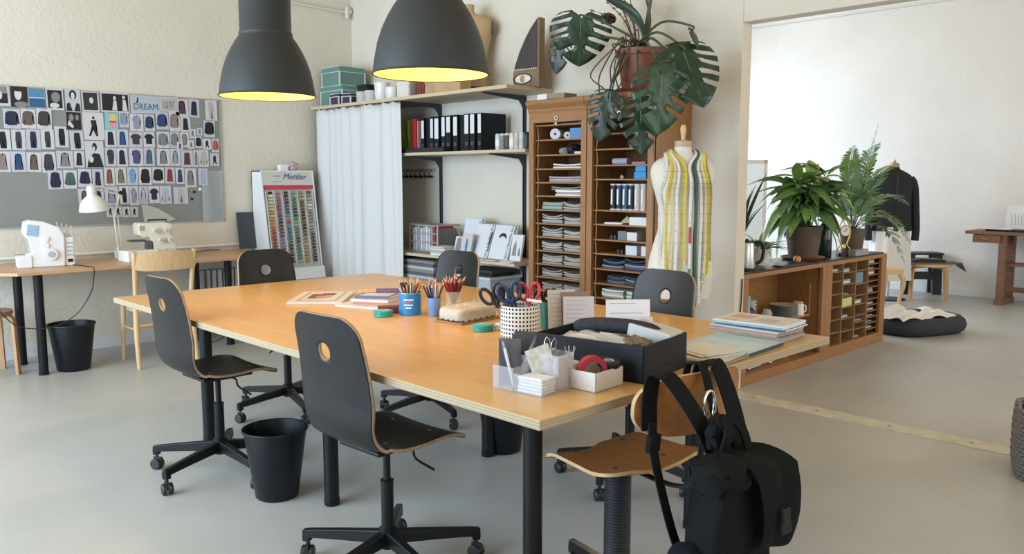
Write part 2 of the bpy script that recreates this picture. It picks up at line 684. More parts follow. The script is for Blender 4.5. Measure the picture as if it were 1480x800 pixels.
def star_base(par, off, m, rad=.345, top=None, topm=None):
    arm = MB()
    # box-section arm, sloping down to the caster socket
    sec = [(.02, .022, .115, .165), (.2, .018, .105, .145), (rad - .01, .016, .095, .128), (rad + .022, .016, .088, .122)]
    vs = []
    for x, hy, z0, z1 in sec:
        vs += [(x, -hy, z0), (x, hy, z0), (x, hy * .8, z1), (x, -hy * .8, z1)]
    fs = [(3, 2, 1, 0), (12, 13, 14, 15)]
    for i in range(3):
        for k in range(4):
            fs.append((i * 4 + k, i * 4 + (k + 1) % 4, (i + 1) * 4 + (k + 1) % 4, (i + 1) * 4 + k))
    arm.add(vs, fs)
    arm.box((rad + .006, 0, .092), (.03, .03, .03))
    ame = arm.mesh('base_arm', m)
    tme = None
    if topm:
        tb = MB()
        vs2 = []
        for x, hy, z0, z1 in sec:
            vs2 += [(x, -hy * .83, z1 + .0005), (x, hy * .83, z1 + .0005), (x, hy * .6, z1 + .004), (x, -hy * .6, z1 + .004)]
        tb.add(vs2, fs)
        tme = tb.mesh('chrome_strip', topm)
    for k in range(5):
        a = R(off + 72 * k)
        o = link('base_arm', ame, par, bevel=.003, rot=(0, 0, a))
        if tme:
            link('chrome_strip', tme, o)
        link('caster', CASTER, o, loc=(rad + .006, 0, 0), rot=(0, 0, R(40 + 67 * k)))
    MB().lathe([(0, .10), (.034, .10), (.036, .12), (.034, .175), (.022, .185), (0, .185)], 18).build('hub', m, par, 40)


SHELL = shell_mesh('shell', CHB, CHE)


def swivel_chair(loc, rz, off, seat_z, label):
    r = thing('swivel_chair', label, 'chair', (*loc, 0), R(rz), 'moulded swivel chairs around the work table')
    sh = link('shell', SHELL, r, loc=(0, 0, seat_z))
    md = sh.modifiers.new('thickness', 'SOLIDIFY')
    md.thickness = .013
    md.offset = 0
    md.material_offset_rim = 1
    for x in (.12, -.09):
        for y in (-.11, .11):
            link('seat_bolt', BOLT, r, loc=(x, y, seat_z + .006))
    star_base(r, off - rz, BLACKM)
    b = MB()
    b.cyl((0, 0, .17), (0, 0, .36), .024, n=16)
    b.cyl((0, 0, .36), (0, 0, .365), .026, n=16)
    b.build('column_sleeve', BLACKM, r, 40)
    MB().cyl((0, 0, .36), (0, 0, seat_z - .03), .014, n=14).build('gas_column', BLACKM, r, 40)
    b = MB()
    b.box((0, 0, seat_z - .028), (.26, .24, .016))
    b.box((0, 0, seat_z - .045), (.13, .07, .03))
    b.build('seat_plate', BLACKM, r, bevel=.004)
    MB().tube(catmull([(0.02, -.04, seat_z - .045), (.05, -.09, seat_z - .05), (.06, -.10, seat_z - .09), (.09, -.17, seat_z - .125)], 5), .005, 8).build('height_lever', BLACKM, r, 40)
    return r


BOLT = MB().lathe([(.009, 0), (.009, .002), (.005, .004), (0, .004)], 10).mesh('seat_bolt', STEEL, 40)
swivel_chair((1.80, 4.02), 2, -15, .545, 'black swivel chair in front of the wastebasket, back to the room')
swivel_chair((1.775, 2.52), 3, 47, .545, 'black swivel chair with round hole, between wastebasket and table corner leg')
swivel_chair((2.62, 4.80), -90, 113, .545, 'black swivel chair at the table end by the thread display')
swivel_chair((3.22, 4.08), 183, 39, .545, 'black swivel chair at the table side before the open shelves')
swivel_chair((3.24, 2.50), 177, 195, .545, 'black swivel chair at the table in front of the dress form')

# ================================================================ wooden swivel chair with backpack
WV = wood('chair_veneer', (.26, .105, .028), (.36, .155, .045), 0, 5, 9, .42, .4, .08)
WE = mat('chair_veneer_edge', (.50, .33, .17), .6, noise=.15, nscale=60)
wc = thing('wooden_swivel_chair', 'brown plywood swivel chair with ribbed black column and hanging backpack', 'chair', (2.155, 1.71, 0), R(82))
SZ = .575
b = MB()


def seatf(u, v):
    x = (u - .5) * .42
    k = v * 2 - 1
    wd = .225 - .035 * u
    # rounded corners
    e = abs(u * 2 - 1)
    q = max(0, (e - .62) / .38)
    wd -= .085 * (1 - math.sqrt(max(0, 1 - q * q)))
    z = SZ + .010 * k * k - .006 * math.cos(k * 2.2) - (.05 * max(0, u - .72) ** 1.5 / .15) + .018 * max(0, .25 - u) / .25
    return (x, k * wd, z)


b.sheet(seatf, 26, 22, .012)
sm = b.mesh('seat', [WV, WE], 50)
for p in sm.polygons:
    if abs(p.normal.z) < .5:
        p.material_index = 1
link('seat', sm, wc)
for x in (-.10, .10):
    for y in (-.11, .11):
        link('seat_bolt', MB().lathe([(.008, 0), (.008, .002), (0, .003)], 10).mesh('seat_bolt', DARKM), wc, loc=(x, y, SZ + .001))
b = MB()
nb = 30


def backpt(u, v, off):
    # superellipse outline, curved around the sitter
    y = u
    rr = (1 - abs(u) ** 3.4) ** (1 / 2.6) if abs(u) < 1 else 0
    z = .835 + v * .095 * rr
    yy = u * .232
    x = -.355 + .062 * u * u + off - .10 * (z - .835)
    return (x, yy, z)


vs = []
fs = []
nu, nv = 36, 10
for off in (0, -.014):
    for i in range(nu + 1):
        for j in range(nv + 1):
            uu = math.sin((i / nu * 2 - 1) * math.pi / 2)
            vs.append(backpt(uu, j / nv * 2 - 1, off))
N = (nu + 1) * (nv + 1)
for i in range(nu):
    for j in range(nv):
        a = (i * (nv + 1) + j, (i + 1) * (nv + 1) + j, (i + 1) * (nv + 1) + j + 1, i * (nv + 1) + j + 1)
        fs += [a, tuple(N + q for q in a[::-1])]
for i in range(nu):
    for j in (0, nv):
        a, c = i * (nv + 1) + j, (i + 1) * (nv + 1) + j
        fs.append((a, c, N + c, N + a))
b.add(vs, fs)
bme = b.mesh('backrest', [WV, WE], 60)
bmx = bmesh.new()
bmx.from_mesh(bme)
bmesh.ops.remove_doubles(bmx, verts=bmx.verts, dist=.0005)
bmx.to_mesh(bme)
bmx.free()
for p in bme.polygons:
    p.material_index = 1 if abs(p.normal.x) < .45 else 0
    p.use_smooth = True
link('backrest', bme, wc)
b = MB()
b.tube(catmull([(-.05, 0, SZ - .035), (-.25, 0, SZ - .035), (-.34, 0, SZ + .01), (-.362, 0, SZ + .12), (-.372, 0, .80)], 6), .014, 10, flat=.5)
b.box((0, 0, SZ - .03), (.2, .18, .02))
b.build('back_stem', BLACKM, wc, 40)
prof = [(0, .15)]
z = .15
while z < SZ - .05:
    prof += [(.043, z), (.0465, z + .004), (.043, z + .008)]
    z += .0105
prof += [(.043, SZ - .04), (0, SZ - .04)]
MB().lathe(prof, 22).build('ribbed_column', mat('rubber_black', (.012, .016, .022), .5), wc, 30)
star_base(wc, 140 - 82, BLACKM, .33, topm=CHROME)

# backpack hanging from the backrest by its straps
BPK = mat('backpack_cloth', (.006, .0075, .008), .85, spec=.15, bump=.15, bscale=90)
BPN = mat('backpack_navy', (.004, .007, .014), .8, spec=.15, bump=.15, bscale=80)
STRAP = mat('webbing', (.005, .007, .008), .8, spec=.15, bump=.2, bscale=300)
bp = thing('backpack', 'black roll-top backpack hanging by its straps from the wooden chair', 'backpack', (2.05, 1.12, .12), R(-6))


def puffy(b, x0, x1, y0, y1, z0, z1, e=4., jit=.006, n=20, m=14, seed=1, tap=0., lean=(0, 0)):
    r2 = random.Random(seed)
    ph = [r2.uniform(0, 6) for _ in range(4)]
    cx, cy, cz = (x0 + x1) / 2, (y0 + y1) / 2, (z0 + z1) / 2
    vs, fs = [], []

    def se(t, e):
        c = math.cos(t)
        return math.copysign(abs(c) ** (2 / e), c)
    for i in range(m + 1):
        p = -math.pi / 2 + math.pi * i / m
        zz = math.copysign(abs(math.sin(p)) ** (2 / e), math.sin(p))
        rr = abs(math.cos(p)) ** (2 / e)
        for k in range(n):
            a = 2 * math.pi * k / n
            sx = se(a, e)
            sy = se(a - math.pi / 2, e)
            tp = 1 - tap * zz
            j = jit * (math.sin(3 * a + ph[0] + zz * 4) + math.sin(5 * a + ph[1] - zz * 7) + math.sin(zz * 11 + ph[2] + a))
            q = (zz + 1) / 2
            vs.append((cx + (x1 - x0) / 2 * sx * rr * tp + j + lean[0] * q, cy + (y1 - y0) / 2 * sy * rr * tp + j + lean[1] * q, cz + (z1 - z0) / 2 * zz + j * .5))
    for i in range(m):
        for k in range(n):
            fs.append((i * n + k, i * n + (k + 1) % n, (i + 1) * n + (k + 1) % n, (i + 1) * n + k))
    b.add(vs, fs)
    return b


puffy(MB(), -.25, .0, -.055, .085, .03, .60, 5, .005, 30, 22, 3, .04).build('main_bag', BPK, bp, 60)
puffy(MB(), -.32, -.20, -.03, .10, .10, .42, 3.5, .006, 22, 16, 5, .12).build('side_pocket', BPN, bp, 60)
puffy(MB(), -.20, -.03, -.09, -.035, .08, .34, 5, .004, 22, 16, 8, .03).build('front_pocket', BPK, bp, 60)


def flapf(u, v):
    x = -.135 + .155 * u
    s = v
    if s < .45:
        q = s / .45
        y = .10 - .19 * q
        z = .612 + .022 * math.sin(q * 3) + .010 * u
    else:
        q = (s - .45) / .55
        y = -.09 - .018 * math.sin(q * 3.0)
        z = .612 + .010 * u - .19 * q - .012 * u * q
    return (x, y + .006 * math.sin(u * 9 + v * 4), z + .004 * math.sin(u * 7))


b = MB()
b.sheet(flapf, 14, 20, .018)
b.build('lid_flap', BPK, bp, 60)
puffy(MB(), -.25, -.10, -.06, .08, .55, .645, 3, .008, 22, 12, 11).build('roll_top', BPK, bp, 60)


def strap(b, pts, wd, th=.005, side=(1, 0, 0), n=8):
    pts = catmull(pts, n)
    side = Vector(side)
    vs, fs = [], []
    for i, p in enumerate(pts):
        t = (pts[min(i + 1, len(pts) - 1)] - pts[max(i - 1, 0)]).normalized()
        nr = t.cross(side)
        nr = nr.normalized() if nr.length > 1e-6 else Vector((0, 1, 0))
        sd = nr.cross(t).normalized()
        for sa, sb in ((-1, -1), (1, -1), (1, 1), (-1, 1)):
            vs.append(p + sd * sa * wd / 2 + nr * sb * th / 2)
    for i in range(len(pts) - 1):
        for k in range(4):
            fs.append((i * 4 + k, i * 4 + (k + 1) % 4, (i + 1) * 4 + (k + 1) % 4, (i + 1) * 4 + k))
    fs += [(0, 1, 2, 3), tuple(len(vs) - 4 + q for q in (3, 2, 1, 0))]
    b.add(vs, fs)
    return b


# straps run up the near side of the backrest, over its top and down the far side
b = MB()
strap(b, [(-.105, .07, .60), (-.12, .12, .70), (-.150, .185, .80), (-.168, .214, .828), (-.172, .250, .822), (-.17, .268, .74), (-.175, .262, .66)], .062)
b.build('shoulder_strap', STRAP, bp, 40)
b = MB()
strap(b, [(.0, .06, .60), (.035, .13, .72), (.06, .20, .815), (.055, .222, .834), (.05, .258, .826), (.05, .276, .74), (.05, .27, .66)], .066)
b.build('shoulder_strap', STRAP, bp, 40)
b = MB()
strap(b, [(-.06, .10, .63), (-.035, .15, .74), (-.005, .212, .833), (-.008, .235, .838), (-.01, .262, .828), (-.01, .274, .74)], .030)
b.build('haul_strap', STRAP, bp, 40)
b = MB()
strap(b, [(-.215, .215, .70), (-.222, .20, .62), (-.215, .17, .50), (-.205, .13, .38), (-.20, .09, .32)], .030)
b.box((-.222, .203, .645), (.042, .016, .05), rot=(.1, 0, 0))
b.build('adjuster_strap', STRAP, bp, 40)
b = MB()
strap(b, [(-.13, .04, .63), (-.13, .02, .70), (-.08, .06, .73), (-.03, .05, .69), (-.02, .03, .63)], .03, .007)
puffy(b, -.15, -.07, .03, .10, .63, .73, 2.5, .008, 14, 10, 21)
b.build('grab_handle', STRAP, bp, 60)
b = MB()
b.box((-.07, -.125, .50), (.03, .012, .05))
b.box((-.07, -.128, .47), (.042, .008, .03))
b.build('buckle', BLACK, bp, bevel=.003)
# carabiner
cb = thing('carabiner', 'silver carabiner clipped to the backpack in front of the wooden backrest', 'carabiner', (2.0, 1.262, .83), R(-10))
lp = []
for k in range(25):
    a = R(90 + 15 * k)
    lp.append((.021 * math.cos(a) * (1.05 if math.sin(a) > 0 else .85), 0, .03 + .044 * math.sin(a)))
MB().tube(lp, .0042, 8, cap=False).build('ring', CHROME, cb, 60)
MB().cyl((.02, 0, .008), (.02, 0, .05), .0055, n=8).build('gate', CHROME, cb, 60)

# ================================================================ wastebaskets
BIN = mat('bin_black', (.005, .007, .012), .38, spec=.35)


def wastebasket(loc, r0, r1, h, label):
    r = thing('wastebasket', label, 'wastebasket', loc, rnd.uniform(0, 6), 'black plastic wastebaskets')
    MB().lathe([(0, 0), (r0 - .008, 0), (r0, .008), (r1, h - .012), (r1, h), (r1 - .006, h), (r0 - .006, .014), (0, .012)], 36).build('tub', BIN, r, 40)
    MB().lathe([(r1 - .004, h - .012), (r1 + .007, h - .012), (r1 + .009, h - .006), (r1 + .007, h), (r1 - .004, h), (r1 - .004, h - .012)], 36).build('rim', BIN, r, 40)
    return r


wastebasket((1.845, 3.52, 0), .10, .145, .335, 'black plastic wastebasket standing between the two nearest swivel chairs')
wastebasket((1.99, 7.06, 0), .12, .168, .37, 'black plastic wastebasket under the sewing table')
wastebasket((3.08, 3.26, 0), .10, .14, .33, 'black plastic wastebasket behind a middle leg of the work table')

# ================================================================ sewing table along the pinboard wall
SEW = wood('beech_top', (.50, .30, .16), (.58, .36, .21), 0, 4, 9, .38)
st = thing('sewing_table', 'long beech sewing table with black legs below the pinboard', 'table', (0, 0, 0))
pl = [(1.60, 6.88), (3.75, 6.96), (3.75, 7.76), (1.30, 7.76), (1.30, 7.20)]
b = MB()
b.prism(pl, .785, .81)
b.build('tabletop', SEW, st, bevel=.003)
lm = MB().lathe([(0, 0), (.036, 0), (.036, .02), (.033, .022), (.033, .785), (0, .785)], 18).mesh('leg', BLACKM, 40)
for x, y in ((1.765, 7.02), (1.745, 7.53), (3.20, 7.52), (3.34, 7.15)):
    link('leg', lm, st, loc=(x, y, 0))

# ================================================================ sewing corner
def C3(*a):
    return tuple(a)


WPL = mat('white_plastic', (.74, .75, .76), .35)
GPL = mat('grey_plastic', (.42, .44, .46), .4)
CPL = mat('cream_plastic', (.70, .66, .54), .35)

sg = thing('overlock_machine', 'white overlock machine with blue display on the sewing table', 'sewing machine', (1.90, 7.30, .81), R(-8))
b = MB()
pf = [(-.145, .0), (.13, .0), (.135, .24), (.10, .31), (.0, .355), (-.10, .37), (-.135, .355), (-.15, .27), (-.12, .22), (-.10, .12), (-.145, .10)]
b.prism(pf, -.09, .09, M=Matrix.Rotation(R(90), 4, 'X'))
b.build('body', WPL, sg, bevel=.012, seg=3)
MB().box((-.085, -.092, .29), (.075, .006, .085), rot=(0, R(8), 0)).build('display', mat('blue_display', (.22, .38, .58), .3), sg)
for k in range(5):
    MB().box((-.085, -.0965, .255 + k * .017), (.068, .003, .003), rot=(0, R(8), 0)).build('display_line', WPL, sg)
b = MB()
b.bx(-.20, -.10, -.10, .07, .0, .095)
b.build('cloth_plate', WPL, sg, bevel=.008)
MB().bx(-.21, -.09, -.06, .03, .095, .103).build('needle_plate', STEEL, sg)
b = MB()
b.box((-.125, -.03, .17), (.02, .03, .12))
b.cyl((-.125, -.03, .10), (-.125, -.03, .16), .004)
b.build('needle_bar', STEEL, sg)
def disc(m, par, name, c, r, th, ax='y', n=24):
    M = Matrix.Translation(c) @ Matrix.Rotation(R(90), 4, 'X' if ax == 'y' else 'Y')
    return MB().lathe([(0, -th / 2), (r * .85, -th / 2), (r, -th / 4), (r, th / 2), (0, th / 2)], n, M=M).build(name, m, par, 40)


disc(WPL, sg, 'dial', (.03, -.10, .10), .045, .03)
disc(GPL, sg, 'dial_cap', (.03, -.117, .10), .024, .01)
for z in (.17, .22):
    disc(WPL, sg, 'knob', (.0, -.095, z), .02, .02)
b = MB()
b.bx(.13, .20, -.07, .08, 0, .23)
b.build('side_panel', WPL, sg, bevel=.008)
for k in range(4):
    MB().bx(.145, .19, -.073, -.069, .08 + k * .032, .094 + k * .032).build('guide_slot', GPL, sg)
MB().bx(.15, .185, -.074, -.069, .03, .055).build('socket', BLACK, sg)
for k in range(4):
    b = MB()
    b.cyl((.10 + k * .032, .03 - .01 * k, .22), (.10 + k * .032, .03 - .01 * k, .345 - .01 * k), .004, n=8)
    b.cyl((.10 + k * .032, .03 - .01 * k, .24), (.10 + k * .032, .03 - .01 * k, .255), .017, n=14)
    b.build('spool_pin', WPL, sg, 40)

bx2 = MB().bx(-.13, .13, -.10, .10, 0, .09)
tag(bx2.build('riser_box', WHITE, None, bevel=.004, loc=(2.60, 7.25, .81), rot=(0, 0, R(4))), 'white riser box beside the cream overlock machine', 'box')
s2 = thing('overlock_machine', 'cream overlock machine with four tension dials on the sewing table', 'sewing machine', (2.79, 7.34, .81), R(-4))
b = MB()
pf = [(-.05, .0), (.15, .0), (.14, .12), (.11, .20), (.115, .30), (.06, .315), (-.16, .315), (-.17, .29), (-.165, .21), (-.13, .19), (-.08, .19), (-.055, .14)]
b.prism(pf, -.085, .085, M=Matrix.Rotation(R(90), 4, 'X'))
b.build('body', CPL, s2, bevel=.012, seg=3)
for (x, z) in ((-.03, .245), (.06, .245), (.01, .165), (.09, .165)):
    d = disc(CPL, s2, 'tension_dial', (x, -.10, z), .027, .03)
    disc(STEEL, d, 'dial_cap', (x, -.117, z), .016, .008)
b = MB()
b.tube([(-.06, 0, .312), (-.06, 0, .335), (.09, 0, .335), (.09, 0, .312)], .007, 8)
b.build('carry_handle', BLACK, s2, 40)
b = MB()
b.bx(-.23, -.10, -.06, .05, .155, .17)
b.bx(-.11, -.06, -.09, -.03, .09, .16)
b.build('presser_foot', mat('gunmetal', (.12, .12, .13), .35, metal=.8), s2, bevel=.004)
MB().bx(.04, .13, -.092, -.086, .04, .09).build('name_plate', mat('pale_green_plate', (.45, .55, .50), .4), s2)
MB().bx(-.16, -.12, -.088, -.084, .25, .29).build('badge', mat('olive_badge', (.35, .36, .20), .4), s2)

# desk lamp
LW = mat('lamp_white', (.74, .73, .70), .35)
dl = thing('desk_lamp', 'white articulated desk lamp clamped to the sewing table', 'lamp', (2.55, 7.58, .81))
b = MB()
b.box((0, 0, .03), (.05, .06, .06))
b.cyl((0, 0, .06), (0, 0, .10), .014)
b.build('clamp', LW, dl, bevel=.005)
MB().cyl((0, 0, .09), (-.03, -.03, .36), .0075, n=8).build('lower_arm', LW, dl, 40)
b = MB()
b.cyl((.03, -.0, .10), (.0, -.03, .36), .005, n=8)
b.cyl((-.03, -.03, .36), (.02, -.06, .585), .0095, n=8)
b.build('middle_arm', LW, dl, 40)
b = MB()
b.cyl((.02, -.06, .585), (-.22, -.10, .64), .0065, n=8)
b.cyl((.02, -.06, .555), (-.20, -.10, .60), .0065, n=8)
b.build('upper_arm', LW, dl, 40)
disc(BLACKM, dl, 'elbow_joint', (.02, -.075, .57), .016, .03)
hd = MB()
hd.lathe([(.0, .21), (.022, .21), (.034, .20), (.038, .185), (.038, .13), (.055, .115), (.085, .09), (.108, .045), (.118, .0), (.115, .0), (.104, .042), (.08, .085), (.05, .108), (0, .115)], 30)
hd.build('shade', LW, dl, 40, loc=(-.215, -.12, .425), rot=(R(4), R(-6), 0))
b = MB()
for k in range(5):
    b.lathe([(.0385, .134 + k * .012), (.041, .137 + k * .012), (.0385, .140 + k * .012)], 24)
b.build('vent_ring', LW, dl, 40, loc=(-.215, -.12, .425), rot=(R(4), R(-6), 0))
MB().lathe([(0, 0), (.02, .002), (.03, .03), (.02, .055), (0, .06)], 16).build('bulb', mat('frosted_bulb', (.8, .8, .78), .3), dl, 60, loc=(-.215, -.12, .435))

# bentwood chair
kc = thing('bentwood_chair', 'pale beech wooden chair with curved top rail at the sewing table', 'chair', (2.60, 6.92, 0), R(-3))
for x in (-.225, .225):
    MB().tube(catmull([(x * 1.02, -.25, 0), (x, -.215, .25), (x * .97, -.20, .50), (x * .99, -.235, .74), (x * 1.03, -.275, .935)], 5), [.016 + .006 * math.sin(min(1, i / 12) * 2.6) for i in range(21)], 10).build('back_leg', BIRCH, kc, 50)
    MB().tube([(x * .95, .21, 0), (x * .9, .19, .47)], [.014, .021], 10).build('front_leg', BIRCH, kc, 50)


def railf(b, zc, h, th, y0, cur, wd, n=18):
    vs, fs = [], []
    for i in range(n + 1):
        u = i / n * 2 - 1
        hh = h * (1 - .25 * abs(u) ** 4)
        for dy in (0, -th):
            for dz in (-1, 1):
                vs.append((u * wd, y0 + cur * u * u + dy - .12 * dz * hh / 2, zc + dz * hh / 2))
    for i in range(n):
        a = i * 4
        for p, q in ((0, 1), (1, 3), (3, 2), (2, 0)):
            fs.append((a + p, a + q, a + 4 + q, a + 4 + p))
    fs += [(0, 2, 3, 1), tuple(n * 4 + q for q in (1, 3, 2, 0))]
    return b.add(vs, fs)


railf(MB(), .855, .155, .018, -.30, .05, .245).build('top_rail', BIRCH, kc, 50)
b = MB()
pl = []
for k in range(40):
    a = 2 * math.pi * k / 40
    c, s = math.cos(a), math.sin(a)
    pl.append((.225 * math.copysign(abs(c) ** .55, c), .005 + .215 * math.copysign(abs(s) ** .55, s)))
b.prism(pl, .475, .50)
b.build('seat', BIRCH, kc, bevel=.006)
b = MB()
b.prism([(x * .94, y * .94) for x, y in pl], .44, .475)
b.build('seat_ring', BIRCH, kc)
for x in (-.205, .205):
    MB().tube([(x, -.20, .30), (x, .19, .29)], .010, 8).build('stretcher', BIRCH, kc, 50)
MB().tube(catmull([(-.20, .19, .27), (0, .15, .27), (.20, .19, .27)], 6), .010, 8).build('stretcher', BIRCH, kc, 50)
MB().tube([(-.21, -.21, .34), (.21, -.21, .34)], .010, 8).build('stretcher', BIRCH, kc, 50)

# bentwood stool builder
STW = wood('stool_birch', (.50, .30, .14), (.60, .38, .19), 2, 5, 9, .45)


def bent_stool(loc, rz, h, rad, label, top=STW, seat=True):
    s = thing('bentwood_stool', label, 'stool', loc, rz, 'bentwood stools')
    if seat:
        MB().lathe([(0, h - .03), (rad - .004, h - .03), (rad, h - .026), (rad, h - .004), (rad - .004, h), (0, h)], 36).build('seat', top, s, 40)
    b = MB()
    pts = catmull([(rad * .35, 0, h - .04), (rad * .80, 0, h - .04), (rad * 1.0, 0, h - .055), (rad * 1.08, 0, h - .12), (rad * 1.10, 0, h * .5), (rad * 1.14, 0, 0)], 5)
    vs, fs = [], []
    for i, p in enumerate(pts):
        t_ = (pts[min(i + 1, len(pts) - 1)] - pts[max(i - 1, 0)]).normalized()
        n_ = Vector((0, 1, 0)).cross(t_)
        for a, c in ((-1, -1), (1, -1), (1, 1), (-1, 1)):
            vs.append(p + Vector((0, .026 * a, 0)) + n_ * .011 * c)
    for i in range(len(pts) - 1):
        for k in range(4):
            fs.append((i * 4 + k, i * 4 + (k + 1) % 4, (i + 1) * 4 + (k + 1) % 4, (i + 1) * 4 + k))
    fs += [(0, 1, 2, 3), tuple(len(vs) - 4 + q for q in (3, 2, 1, 0))]
    b.add(vs, fs)
    me = b.mesh('leg', STW, 40)
    for k in range(4):
        link('leg', me, s, rot=(0, 0, R(45 + 90 * k)))
    return s


bent_stool((1.455, 7.30, 0), R(8), .495, .19, 'bentwood stool with round brown seat beside the sewing table legs', wood('stool_top', (.30, .16, .09), (.40, .23, .13), 0, 5, 9, .4))

# radiator under the table end
rad = thing('radiator', 'grey column radiator behind the sewing table end', 'radiator', (3.30, 7.66, 0))
RAD = mat('radiator_grey', (.46, .46, .44), .5)
for k in range(8):
    MB().rbox((k * .058, 0, .36), (.042, .13, .56), .02).build('fin', RAD, rad, 40)
b = MB()
b.cyl((-.03, 0, .12), (.45, 0, .12), .02)
b.cyl((-.03, 0, .60), (.45, 0, .60), .02)
b.build('pipe', RAD, rad, 40)
for x in (0, .4):
    MB().bx(x - .012, x + .012, -.03, .03, 0, .10).build('foot', RAD, rad)

# cables
CABLE = mat('cable_black', (.015, .015, .017), .5)


def cable(pts, label, r=.004, m=CABLE, name='power_cable'):
    return tag(MB().tube(catmull(pts, 7), r, 6).build(name, m, None, 60), label, 'cable')


cable([(2.07, 7.22, .816), (2.11, 7.05, .815), (2.12, 6.87, .812), (2.115, 6.862, .74), (2.09, 6.87, .62), (2.0, 6.93, .46), (1.86, 6.97, .375), (1.70, 7.0, .37), (1.58, 7.03, .42), (1.45, 7.05, .60)], 'black cable drooping from the white overlock machine past the table legs')
cable([(2.94, 7.40, .816), (3.10, 7.50, .815), (3.35, 7.62, .83), (3.52, 7.70, .82)], 'black cable lying behind the cream overlock machine', .004)
cable([(3.52, 7.71, .78), (3.60, 7.70, .6), (3.56, 7.55, .3), (3.45, 7.45, .05), (3.2, 7.3, .006), (2.95, 7.1, .006)], 'black cable hanging behind the radiator to the floor', .004)
cable([(5.20, 3.045, .80), (5.19, 3.045, .6), (5.16, 3.045, .35), (5.15, 3.045, .1), (5.15, 3.04, .012)], 'thin black cable running down the doorway jamb by the cabinet', .005)
tag(MB().tube([(-1, YW - .02, .845), (1.3, YW - .02, .845), (3.9, YW - .02, .86)], .012, 8).build('cable_duct', WHITE, None, 40), 'white conduit along the wall just above the sewing table', 'conduit')
db = MB().bx(0, .17, -.008, .008, 0, .36)
tag(db.build('foam_board', mat('dark_slate_card', (.04, .05, .06), .4), None, loc=(3.72, 7.68, .815), rot=(R(-8), 0, R(2))), 'dark grey card board leaning on the wall at the sewing table end', 'board')

# ================================================================ pinboard with prints
PB = mat('pinboard_grey', (.235, .25, .235), .45, noise=.06, nscale=3)
pb = thing('pinboard', 'large grey pinboard covered with rows of garment photographs', 'pinboard', (2.2, YW - .012, 1.67))
MB().bx(-1.25, 1.41, 0, .012, -.57, .575).build('panel', PB, pb)
b = MB()
for x0, x1, z0, z1 in ((-1.25, 1.415, .57, .58), (-1.25, 1.415, -.578, -.568), (1.405, 1.415, -.575, .578)):
    b.bx(x0, x1, -.004, .012, z0, z1)
b.build('frame', mat('thin_frame', (.36, .36, .34), .5), pb)
CN = dict(maroon=(.09, .035, .045), navy=(.018, .022, .055), pale_grey=(.46, .44, .42), brown=(.13, .09, .085), dark_brown=(.055, .04, .045), grey_blue=(.26, .30, .42), ink_blue=(.02, .045, .12),
          navy_blue=(.022, .06, .16), taupe=(.25, .20, .19), black=(.014, .014, .018), charcoal=(.045, .045, .055), blue=(.025, .075, .26), grey=(.21, .21, .22), coral=(.45, .12, .09), plum=(.05, .035, .06),
          indigo=(.075, .08, .17), teal=(.06, .13, .19), green=(.06, .12, .11), rust=(.23, .09, .06), olive=(.17, .19, .08), light_blue=(.16, .34, .55), red=(.26, .03, .05), pale_blue=(.42, .46, .58))
GAR = dict(
    top=[(-.12, .44), (-.26, .40), (-.36, .30), (-.42, -.28), (-.30, -.30), (-.24, .10), (-.26, -.36), (.26, -.36), (.24, .10), (.30, -.30), (.42, -.28), (.36, .30), (.26, .40), (.12, .44), (0, .38)],
    tee=[(-.12, .40), (-.26, .36), (-.42, .18), (-.30, .08), (-.24, .14), (-.26, -.32), (.26, -.32), (.24, .14), (.30, .08), (.42, .18), (.26, .36), (.12, .40), (0, .34)],
    dress=[(-.10, .44), (-.20, .40), (-.24, .22), (-.16, .05), (-.30, -.42), (.30, -.42), (.16, .05), (.24, .22), (.20, .40), (.10, .44), (0, .34)],
    tunic=[(-.12, .44), (-.26, .38), (-.32, .12), (-.22, .10), (-.22, -.40), (.22, -.40), (.22, .10), (.32, .12), (.26, .38), (.12, .44), (0, .38)],
    coat=[(-.10, .46), (-.26, .40), (-.36, -.16), (-.26, -.18), (-.22, .02), (-.28, -.44), (-.02, -.44), (0, .30), (.02, -.44), (.28, -.44), (.22, .02), (.26, -.18), (.36, -.16), (.26, .40), (.10, .46)],
    jacket=[(-.10, .42), (-.28, .36), (-.42, -.26), (-.30, -.30), (-.24, .0), (-.28, -.34), (-.02, -.34), (0, .24), (.02, -.34), (.28, -.34), (.24, .0), (.30, -.30), (.42, -.26), (.28, .36), (.10, .42)],
    skirt=[(-.20, .40), (-.28, -.40), (.28, -.40), (.20, .40)],
    pants=[(-.18, .45), (-.22, .05), (-.17, -.45), (-.03, -.45), (.02, .10), (.08, -.45), (.22, -.45), (.24, .05), (.18, .45)],
    sketch=[(-.10, .36), (-.16, .10), (-.05, .02), (-.22, -.40), (-.12, -.40), (.02, -.08), (.14, -.40), (.24, -.38), (.10, .04), (.18, .10), (.10, .38)])
PHOTO = [mat('photo_paper_a', (.57, .57, .63), .5), mat('photo_paper_b', (.52, .52, .59), .5), mat('photo_paper_c', (.60, .59, .62), .5)]
INK = mat('ink_black', (.012, .012, .014), .5)
MIDG = mat('ink_grey', (.22, .22, .23), .5)
LITE = mat('ink_pale', (.62, .62, .62), .5)


def poly_face(b, poly, M=None, mi=0, y=0.):
    """flat print on a sheet that faces -Y: polygon in x,z, triangulated"""
    bm = bmesh.new()
    f = bm.faces.new([bm.verts.new((p[0], y, p[1])) for p in poly])
    r = bmesh.ops.triangulate(bm, faces=[f])
    bm.verts.index_update()
    vs = [v.co.copy() for v in bm.verts]
    fs = [tuple(v.index for v in q.verts) for q in bm.faces]
    bm.free()
    return b.add(vs, fs, mi, M)


